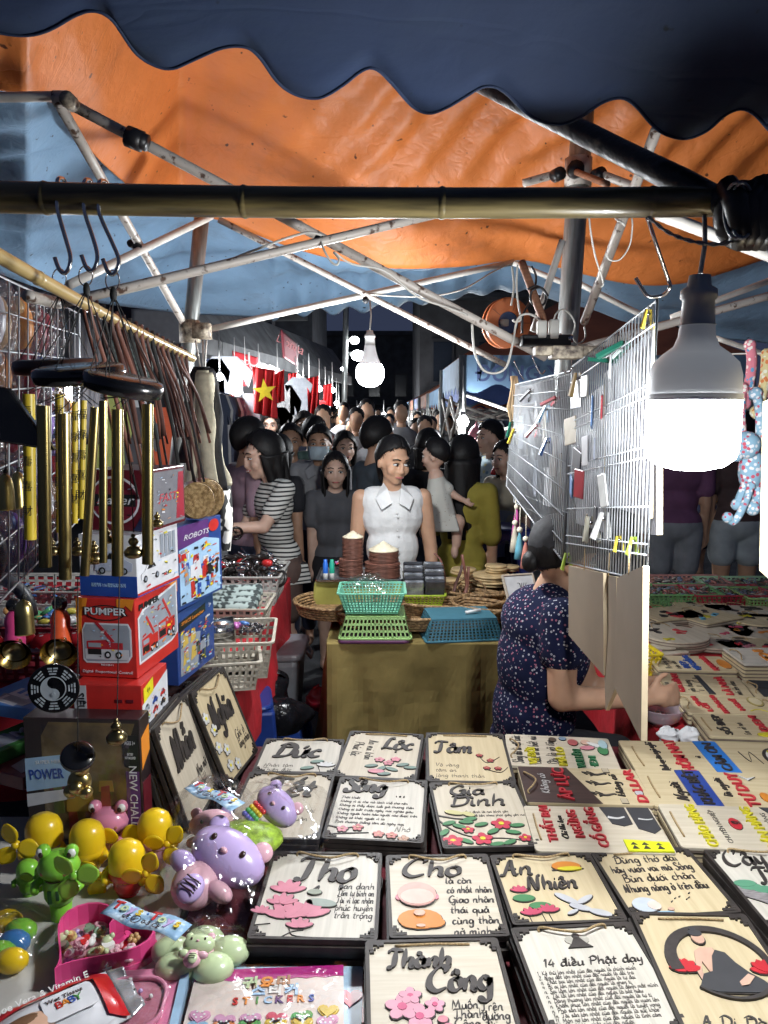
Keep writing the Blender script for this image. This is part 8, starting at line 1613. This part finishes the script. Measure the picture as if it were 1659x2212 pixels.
# left row of shops, each a house of its own
ln = lambda t: Vector((-3.1+1.75*t, 7.2+13*t, 0))
for i in range(4):
    p, q = ln(i/4), ln((i+1)/4); d = (q-p).normalized(); n = Vector((d.y,-d.x,0)); L_ = (q-p).length-.02; M = frame_from(p, d, (0,0,1)); H_ = [6.2,5.4,6.8,5.6][i]
    root = thing('shop_house', ['nearest lit clothes shop with grey awning on the left of the street','second lit shop in the left row under a red signboard','third shop in the left row','farthest shop in the left row'][i], 'shop', M, 'shops on the left of the street')
    b = B(); b.box((L_/2,1.6,H_/2+1.5), (L_,.2,H_-3+.0)); part('upper_wall', b, [m_dkb2,m_dkb][i % 2], root); b = B(); b.box((L_/2,1.3,1.5), (L_,.12,3.0)); part('shop_back_wall', b, m_shw, root)
    for e in (.05, L_-.05): b = B(); b.box((e,.7,1.5), (.1,1.3,3.0)); part('side_wall', b, m_shw, root)
    b = B(); b.box((L_/2,.7,3.03), (L_,1.4,.06)); part('shop_ceiling', b, m_shw, root)
    b = B(); b.add([(0,-.5,2.55),(L_,-.5,2.55),(L_,.0,3.25),(0,0,3.25),(0,-.5,2.35),(L_,-.5,2.35)], [(0,1,2,3),(4,5,1,0)]); o = part('awning', b, m_awn, root); solidify(o, .03)
    for k in range(2):
        for f in range(2): 
            z = 4.2+1.5*k; x = L_*(.28+.44*f)
            if z+1 < H_+1.2: b = B(); b.box((x,1.48,z), (.8,.06,1.0)); w = part('window', b, m_dkb2, root); b = B(); b.box((x,1.44,z), (.66,.04,.86)); part('pane', b, m_glass, w)
    b = B(); b.box((L_/2,1.0,4.0), (L_*.8,.9,.08)); b.box((L_/2,.58,4.3), (L_*.8,.04,.5)); part('balcony', b, m_dkb, root)
def panel(name, label, cat, P4, m, th=.02, sag=0, nu=10, group=None, fold_=0, parent=None):
    a, c, d, e = [at(*p) for p in P4]; b = B()
    b.sheet(lambda s, t: (a+(c-a)*s)*(1-t)+(e+(d-e)*s)*t+Vector((0,fold_*sin(s*17+t*4)*(.3+t),0))+Vector((0,0,-sag*sin(pi*s)*t)), nu, nu); 
    o = solo(name, label, cat, b, m, group, True) if parent is None else part(name, b, m, parent, True, True); solidify(o, th); return o
root = thing('shop_sign', 'red lit shop sign with white letters above the clothes racks', 'shop sign', at(530, 780, 8.4)); panel('sign_face', '', '', ((503,758,8.6),(556,772,9.0),(556,800,9.0),(504,790,8.6)), m_rsg, parent=root)
for tx, u, v, s_ in (('U', 548, 779, .22), ('shop', 516, 781, .12), ('vn', 547, 793, .1)): text(tx, root, None, s_, m_white, ext=.004, M=root.matrix_basis.inverted() @ frame_from(at(u, v, 8.5), (1,.3,.0), (.2,-1,0)) @ TR((0,0,.03)))
root = thing('shop_sign', 'dark red signboard standing above the grey awning', 'shop sign', at(626, 750, 11)); panel('sign_face', '', '', ((607,712,10.6),(646,748,11.6),(640,790,11.6),(612,772,10.6)), plain((.16,.03,.04),.5), parent=root); text('Donna', root, None, .17, plain((.3,.12,.12),.6), ext=.004, M=root.matrix_basis.inverted() @ frame_from(at(624, 744, 10.9), (1,.75,-.5), (.3,-1,0)) @ TR((0,0,.05)))
panel('shop_sign', 'white shop banner with black letters under the awning', 'shop sign', ((552,775,9.1),(612,800,10.2),(604,825,10.2),(552,808,9.1)), mat('black_white_banner', (.6,.6,.6), .6, col2=(.03,.03,.03), scale=5, thr=(.45,.5), stretch=(1,1,3)))
m_flag = mat('flag_red', (.55,.012,.015), .7, var=.15, scale=4); 
def star(root, u, v, y, r): b = B(M=root.matrix_basis.inverted() @ frame_from(at(u, v, y), (1,0,.1), (0,-1,0))); b.prism([((r if i % 2 == 0 else r*.4)*sin(i*pi/5), (r if i % 2 == 0 else r*.4)*cos(i*pi/5)) for i in range(10)], .006); part('star', b, plain((.75,.55,.02),.5), root)
root = thing('flag', 'large red flag with a yellow star hanging in front of the shops', 'flag', at(570, 860, 7.6), 'red flags along the shops'); panel('flag_cloth', '', '', ((545,792,7.0),(594,800,7.1),(598,905,7.1),(550,892,7.0)), m_flag, .006, fold_=.04, nu=22, parent=root); panel('flag_cloth', '', '', ((586,812,7.2),(614,798,7.3),(613,866,7.3),(590,876,7.2)), m_flag, .006, fold_=.04, nu=16, parent=root); star(root, 572, 845, 6.88, .11)
root = thing('flag', 'narrow red flag hanging by the orange menu board', 'flag', at(676, 860, 9.4), 'red flags along the shops'); panel('flag_cloth', '', '', ((662,818,9.0),(688,812,9.1),(690,896,9.1),(660,892,9.0)), m_flag, .006, fold_=.05, nu=18, parent=root)
for i, (u, v, y) in enumerate(((632,826,8.8),(708,850,10.6),(520,806,7.6))):
    root = thing('flag', ['small red flag between the banner and the menu board','small red flag at the far end of the shops','red pennant left of the big flag'][i], 'flag', at(u, v, y), 'red flags along the shops'); panel('flag_cloth', '', '', ((u-9,v-18,y),(u+9,v-22,y+.1),(u+10,v+28,y+.1),(u-10,v+24,y)), m_flag, .006, fold_=.04, nu=12, parent=root)
root = thing('red_shirt', 'red tee with a yellow emblem hung beside the flag', 'shirt', at(697, 885, 9.6)); panel('shirt_cloth', '', '', ((690,865,9.6),(706,866,9.6),(708,908,9.6),(689,908,9.6)), m_flag, .02, parent=root); star(root, 698, 884, 9.5, .05)
root = thing('menu_board', 'orange menu board with round pictures', 'menu board', at(648, 880, 9.2)); panel('board_face', '', '', ((636,862,9.2),(661,864,9.2),(658,908,9.2),(634,908,9.2)), plain((.60,.33,.12),.5), parent=root)
for i in range(6): b = B(M=root.matrix_basis.inverted() @ frame_from(at(642+11*(i % 2), 870+12*(i//2), 9.14), (1,0,0), (0,-1,0))); b.prism(ell(.02,.02,10), .006); part('printed_dish', b, plain((.4,.15,.04),.5), root)
def garment(label, u, v, y, w, h, m, rz=0, group='clothes hanging in the shops', name='hanging_shirt'):
    c = at(u, v, y); b = B(); b.add([(-.10*w/.3,0,0),(.10*w/.3,0,0),(w*.75,0,-.10*h/.5),(w*.62,0,-.2*h/.5),(w*.45,0,-.13*h/.5),(w*.48,0,-h),(-w*.48,0,-h),(-w*.45,0,-.13*h/.5),(-w*.62,0,-.2*h/.5),(-w*.75,0,-.10*h/.5)], [tuple(range(10))]); o = solo(name, label, 'shirt', b, m, group, M=TR(c, rz)); solidify(o, .03); return o
cl = [plain((.02,.03,.06),.8), plain((.30,.30,.30),.8), plain((.05,.06,.1),.8), plain((.03,.03,.03),.8), plain((.45,.03,.03),.8), plain((.6,.5,.03),.8), plain((.3,.32,.35),.8)]
for i in range(11): garment(['navy','white','slate','black','red','yellow','grey'][(0,1,2,0,3,1,2,0,4,5,3)[i]]+' shirt on the long rail, '+['first','second','third','fourth','fifth','sixth','seventh','eighth','ninth','tenth','last'][i]+' from the tote bag', 474+6.2*i, 852+1.5*i, 6.3+.12*i, .20, .62, cl[(0,1,2,0,3,1,2,0,4,5,3)[i]], 1.25)
for i, (u, v, w, h, k) in enumerate(((612,832,.26,.85,1),(621,862,.24,.7,0),(603,880,.2,.5,3),(645,815,.2,.4,6),(486,770,.34,.7,6),(463,775,.2,.6,0),(470,845,.18,.5,4),(540,850,.2,.5,6))): garment(['long white coat beside the big flag','navy dress below the white coat','black top under the flag','grey top high by the lamps','grey shirt pinned high in the first shop','navy shirt pinned high in the first shop','red top beside the tote bag','grey tee left of the big flag'][i], u, v, 8.2 if u > 560 else 7.2, w, h, cl[k])
root = thing('clothes_rail', 'steel rail carrying the row of shirts', 'clothes rail', at(470, 850, 6.3)); b = B(); b.tube([at(468,848,6.25), at(542,864,7.6)], .012, 8); part('rail_bar', b, m_chr, root, True, True); b = B(); p = at(542,864,7.6); b.tube([p, Vector((p.x,p.y,0))], .012, 8); part('rail_leg', b, m_chr, root, True, True)
# small lit bulbs of the street
def mini(label, u, v, y, px, m=None, grp='lit bulbs along the shops'):
    c = at(u, v, y); r = px/2*y/F; root = thing('light_bulb', label, 'light bulb', c, grp); b = B(); b.lathe([(0,-r),(r*.7,-r*.7),(r,0),(r*.8,r*.55),(r*.5,r*.85)], 12); part('diffuser', b, m or m_lamp3, root, True); b = B(); b.lathe([(r*.5,r*.85),(r*.35,r*1.6),(r*.2,r*1.7)], 10); b.tube([(0,0,r*1.7),(0,0,r*1.7+.35)], .006, 5); part('socket', b, m_sock, root, True)
for i, (u, v, y, px) in enumerate(((475,814,6.8,17),(508,828,7.2,19),(560,838,7.4,17),(643,818,9.6,17),(639,847,9.4,14),(656,849,9.6,13),(690,840,11,13),(718,843,12,12),(711,868,12.5,11),(727,871,13,10),(732,879,14,10),(600,822,8.6,12),(668,832,10,11),(530,812,7.9,11),(703,852,11.5,9))): mini('lit bulb '+['nearest the tote bag','left of the red sign','over the big flag','high above the menu board','just above the menu board','right of the menu board','over the narrow flag','first of the far cluster','lower left in the far cluster','middle of the far cluster','lowest of the far cluster','behind the big flag','beside the narrow flag','under the red sign','above the red tee'][i], u, v, y, px)
m_stl = lamp_mat('street_lamp_glow', 60)
root = thing('street_lamp', 'tall grey lamp post with two lit heads beyond the shops', 'street lamp', Vector((at(748,895,15).x, 15, 0))); b = B(); b.tube([at(742,960,15), at(748,640,15)], .055, 10); part('post', b, m_gv, root, True, True)
for u, v, px in ((766,735,20),(773,768,28),(741,797,10)): b = B(); b.tube([at(748,v-2,15), at(u,v-6,15)], .03, 6); part('arm', b, m_gv, root, True, True); b = B(); r = px/2*15/F; b.ball(at(u,v,15), (r,r,r*.8), 12, 8); part('lamp_head', b, m_stl, root, True, True)
mini('lit bulb on the pole of the far right tent', 1000, 911, 6.0, 26, grp='bulbs of the right hand tents')
for i in range(9): mini('tiny lit bulb far down the street, '+['first','second','third','fourth','fifth','sixth','seventh','eighth','ninth'][i]+' from the shops', 742+29*i, 905-(i*7) % 11, 20+((i*5) % 9), 9+(i % 3)*2, grp='tiny bulbs far down the street')
root = thing('tube_lamp', 'lit tube lamp glaring behind the chimes', 'lamp', at(148, 850, 2.75)); b = B(); b.tube([at(148,824,2.75), at(149,876,2.75)], .012, 10); part('tube', b, lamp_mat('tube_glow', 420), root, True, True); b = B(); b.tube([at(148,822,2.76), at(148,800,2.76)], .014, 8); part('fitting', b, m_sock, root, True, True)
# right hand tents
def tent(label, x0, x1, y0, y1, z, top, col, val, lettering=None):
    root = thing('market_tent', label, 'tent', Vector(((x0+x1)/2, y0, 0)), 'tents on the right of the street'); xm, ym = (x0+x1)/2, (y0+y1)/2
    b = B(); b.add([(x0,y0,z),(x1,y0,z),(x1,y1,z),(x0,y1,z),(xm,ym,top)], [(0,1,4),(1,2,4),(2,3,4),(3,0,4)]); o = part('roof_sheet', b, col, root, False, True); solidify(o, .004)
    n = 30; b = B(); 
    for (ax, ay, bx, by) in ((x0,y0,x1,y0),(x0,y0,x0,y1)): b.sheet(lambda s, t: (ax+(bx-ax)*s, ay+(by-ay)*s, z-.001-(.26+.035*sin(s*n*1.3))*t), n*2, 2)
    o = part('valance', b, val, root, False, True); solidify(o, .004)
    for x in (x0, x1):
        for y in (y0, y1): b = B(); b.tube([(x,y,0),(x,y,z)], .03, 8); part('post', b, m_gv, root, True, True)
    for (a, c) in (((x0,y0),(x1,y0)),((x0,y0),(x0,y1)),((x0,y1),(x1,y1))):
        for k in range(2):
            for sg in (0, 1): s0, s1 = k/2, (k+1)/2; za, zb = (z-.3,z-.7) if sg else (z-.7,z-.3); b = B(); b.tube([(a[0]+(c[0]-a[0])*s0,a[1]+(c[1]-a[1])*s0,za),(a[0]+(c[0]-a[0])*s1,a[1]+(c[1]-a[1])*s1,zb)], .014, 6); part('truss_bar', b, m_wt2, root, True, True)
    if lettering: text(lettering, root, None, .17, plain((.06,.09,.2),.6), ext=.002, bold=.02, M=root.matrix_basis.inverted() @ TR((x0+.62,y0-.02,z-.15), 0, pi/2))
    return root
m_blt = mat('faded_blue_sheet', (.14,.24,.36), .7, var=.2, scale=3); m_ort = mat('faded_orange_sheet', (.40,.12,.05), .7, var=.25, scale=3); m_blv = mat('deep_blue_sheet', (.04,.08,.25), .7, var=.2, scale=3)
tent('blue valanced tent with faded letters beyond the wire grid', .62, 2.9, 6.1, 8.2, 2.06, 2.7, m_ort, m_blt, 'ĐỒNG XUÂN')
for i in range(7): tent(['orange and blue','blue','orange','blue and orange','orange','blue','orange'][i]+' tent number '+['one','two','three','four','five','six','seven'][i]+' down the right side of the street', .9-.02*i, 3.2, 9+3.1*i, 11.9+3.1*i, 2.0, 2.7, [m_ort,m_blt,m_ort,m_ort,m_ort,m_blv,m_ort][i], [m_blv,m_blt,m_ort,m_blv,m_ort,m_blt,m_ort][i])
for i in range(8): garment(['black','white','tan','slate','red','grey','navy','white'][i]+' top hung in the far right tent, '+['first','second','third','fourth','fifth','sixth','seventh','last'][i]+' from its pole', 1012+12*i, 906+(i*5) % 7, 6.6+.1*i, .16, .5, [cl[3],cl[1],plain((.4,.3,.2),.8),cl[2],cl[4],cl[6],cl[0],cl[1]][i], .5, 'clothes hung in the far right tent')
root = thing('backpack', 'pink backpack hanging in the far right tent', 'backpack', at(1028, 946, 5.9)); b = B(); b.ball(at(1030,946,5.9), (.07,.05,.10), 14, 10); part('bag_body', b, plain((.60,.22,.28),.6), root, True, True); b = B(); b.ball(at(1030,958,5.83), (.055,.03,.045), 12, 8); part('front_pocket', b, plain((.62,.25,.30),.6), root, True, True); b = B(); b.tube([at(1026,922,5.9), at(1028,910,5.9), at(1034,922,5.9)], .006, 6); part('loop', b, plain((.5,.15,.2),.6), root, True, True)
table('side_table', 'grey side table with red things at the far right stall', at(1052,1060,5.0).x, at(1140,1060,5.0).x+.3, 4.9, 5.6, .98, plain((.25,.26,.28),.6), .3); b = B(); c = at(1088,1032,5.1); b.tube([c+Vector((.07*cos(a),0,.06*sin(a)+.02)) for a in [pi*i/12 for i in range(13)]], .02, 8); solo('red_ring', 'red curved plastic handle on the grey side table', 'handle', b, m_rsg, smooth=True)
# dark houses beyond
def house(label, x, y, w, d, h, cols, rows, m):
    root = thing('apartment_house', label, 'building', Vector((x, y, 0)), 'dark houses at the end of the street'); b = B(); b.box((0,d/2,h/2), (w,d,h)); part('wall', b, m, root)
    b = B(); b.box((0,d/2,h+.12), (w+.4,d+.4,.24)); part('roof', b, m_dkb, root)
    for j in range(rows):
        z = 3.2+2.9*j
        if z+1 > h: break
        for i in range(cols): xx = (-.5+(i+.5)/cols)*w; b = B(); b.box((xx,-.04,z), (w/cols*.5,.1,1.4)); wd = part('window', b, m_dkb2, root); b = B(); b.box((xx,-.1,z), (w/cols*.4,.04,1.2)); part('pane', b, m_glass, wd)
        b = B(); b.box((0,-.45,z-1.0), (w*.86,.8,.12)); b.box((0,-.84,z-.7), (w*.86,.04,.06)); 
        for i in range(int(w*2.5)): b.box((-.43*w+i*.86*w/(w*2.5),-.84,z-.85), (.03,.03,.36))
        part('balcony', b, m_dkb, root)
    return root
house('dark balconied house behind the centre bulb at right', 3.2, 24, 4.2, 6, 9.5, 3, 3, m_dkb2); house('tall dark house above the right hand tents', 7.6, 22, 4.2, 6, 12, 3, 4, m_dkb2); house('low dark house closing the street', .2, 44, 9, 6, 6, 6, 2, m_dkb); house('dark house over the left shops', -4.2, 24, 4, 6, 9, 3, 3, m_dkb); house('plaster house behind the shop awnings', -5.0, 14, 3, 4, 8, 2, 3, m_dkb2)
# ---- left rack of bagged toys
gl_ = grid('white wire rack hung with bagged toys at the left edge', (-30,582,1.7), (-30,1330,1.7), (172,678,2.75), (172,1120,2.75), 12, (.1,.22,.34,.46,.58,.7,.82,.94), .0022)
rnd = random.Random(33); m_bag2 = film_mat('glossy_pack_film', 1.6, 40); TC = [('red',(.45,.02,.03)),('orange',(.62,.24,.05)),('purple',(.16,.08,.35)),('silver',(.4,.4,.44)),('maroon',(.2,.01,.03)),('blue',(.06,.12,.35)),('tan',(.45,.28,.12)),('black',(.02,.02,.025))]
used_ = set()
for i in range(30):
    s, t = (i % 6+.5)/6, (i//6+.5)/5; p = gp(gl_, s, t, -.07-.05*rnd.random()); cn, cc = TC[(i*3+i//6) % 8]; lab = cn+' bagged toy on the left rack, '+['top','second','third','fourth','lowest'][i//6]+' row, place '+['one','two','three','four','five','six'][i % 6]+' from the near end'
    root = thing('bagged_toy', lab, 'plastic toy', TR(p, rnd.uniform(-.3,.3)), 'bagged toys on the left rack'); h2 = .06+.03*rnd.random(); b = B(); b.ball((0,0,0), (.05,.03,h2), 12, 8); part('toy_body', b, plain(cc,.35), root, True); b = B(); b.ball((.01,-.02,h2*.6), (.026,.02,.026), 10, 7); part('toy_head', b, plain(TC[(i+3) % 8][1],.35), root, True)
    b = B(); b.sheet(lambda a, c_: Vector((.075*cos(2*pi*a)*sin(pi*c_)**.4, .045*sin(2*pi*a)*sin(pi*c_)**.4, (h2+.03)*cos(pi*c_)))*(1+.12*noise.noise(Vector((a*9,c_*7,i)))), 24, 12); part('clear_bag', b, m_bag2, root, True)
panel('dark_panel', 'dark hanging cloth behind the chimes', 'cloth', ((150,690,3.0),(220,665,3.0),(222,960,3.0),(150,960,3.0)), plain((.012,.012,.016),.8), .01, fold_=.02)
panel('grey_board', 'grey board behind the straps with a small square print', 'board', ((285,668,4.2),(396,672,4.2),(396,742,4.2),(285,738,4.2)), plain((.12,.125,.14),.7), .02)
panel('pale_shutter', 'pale green slatted shutter behind the straps', 'shutter', ((232,735,4.6),(330,742,4.6),(330,860,4.6),(232,850,4.6)), band_mat('slatted_green', (.30,.38,.34), (.16,.22,.2), 9, .3), .02)
for i, (u, v, y, m_) in enumerate(((60,880,2.7,plain((.55,.25,.06),.6)),(250,900,3.6,plain((.5,.5,.5),.7)),(340,950,3.8,plain((.55,.10,.04),.7)),(275,950,3.5,plain((.06,.06,.07),.7)),(370,960,4.2,plain((.3,.3,.32),.7)),(215,920,3.4,plain((.35,.4,.12),.7)))): garment(['orange','pale grey','bright orange','black','grey','green'][i]+' garment hung behind the chimes', u, v-70, y, .2, .5, m_, 0, 'garments hung behind the chimes')
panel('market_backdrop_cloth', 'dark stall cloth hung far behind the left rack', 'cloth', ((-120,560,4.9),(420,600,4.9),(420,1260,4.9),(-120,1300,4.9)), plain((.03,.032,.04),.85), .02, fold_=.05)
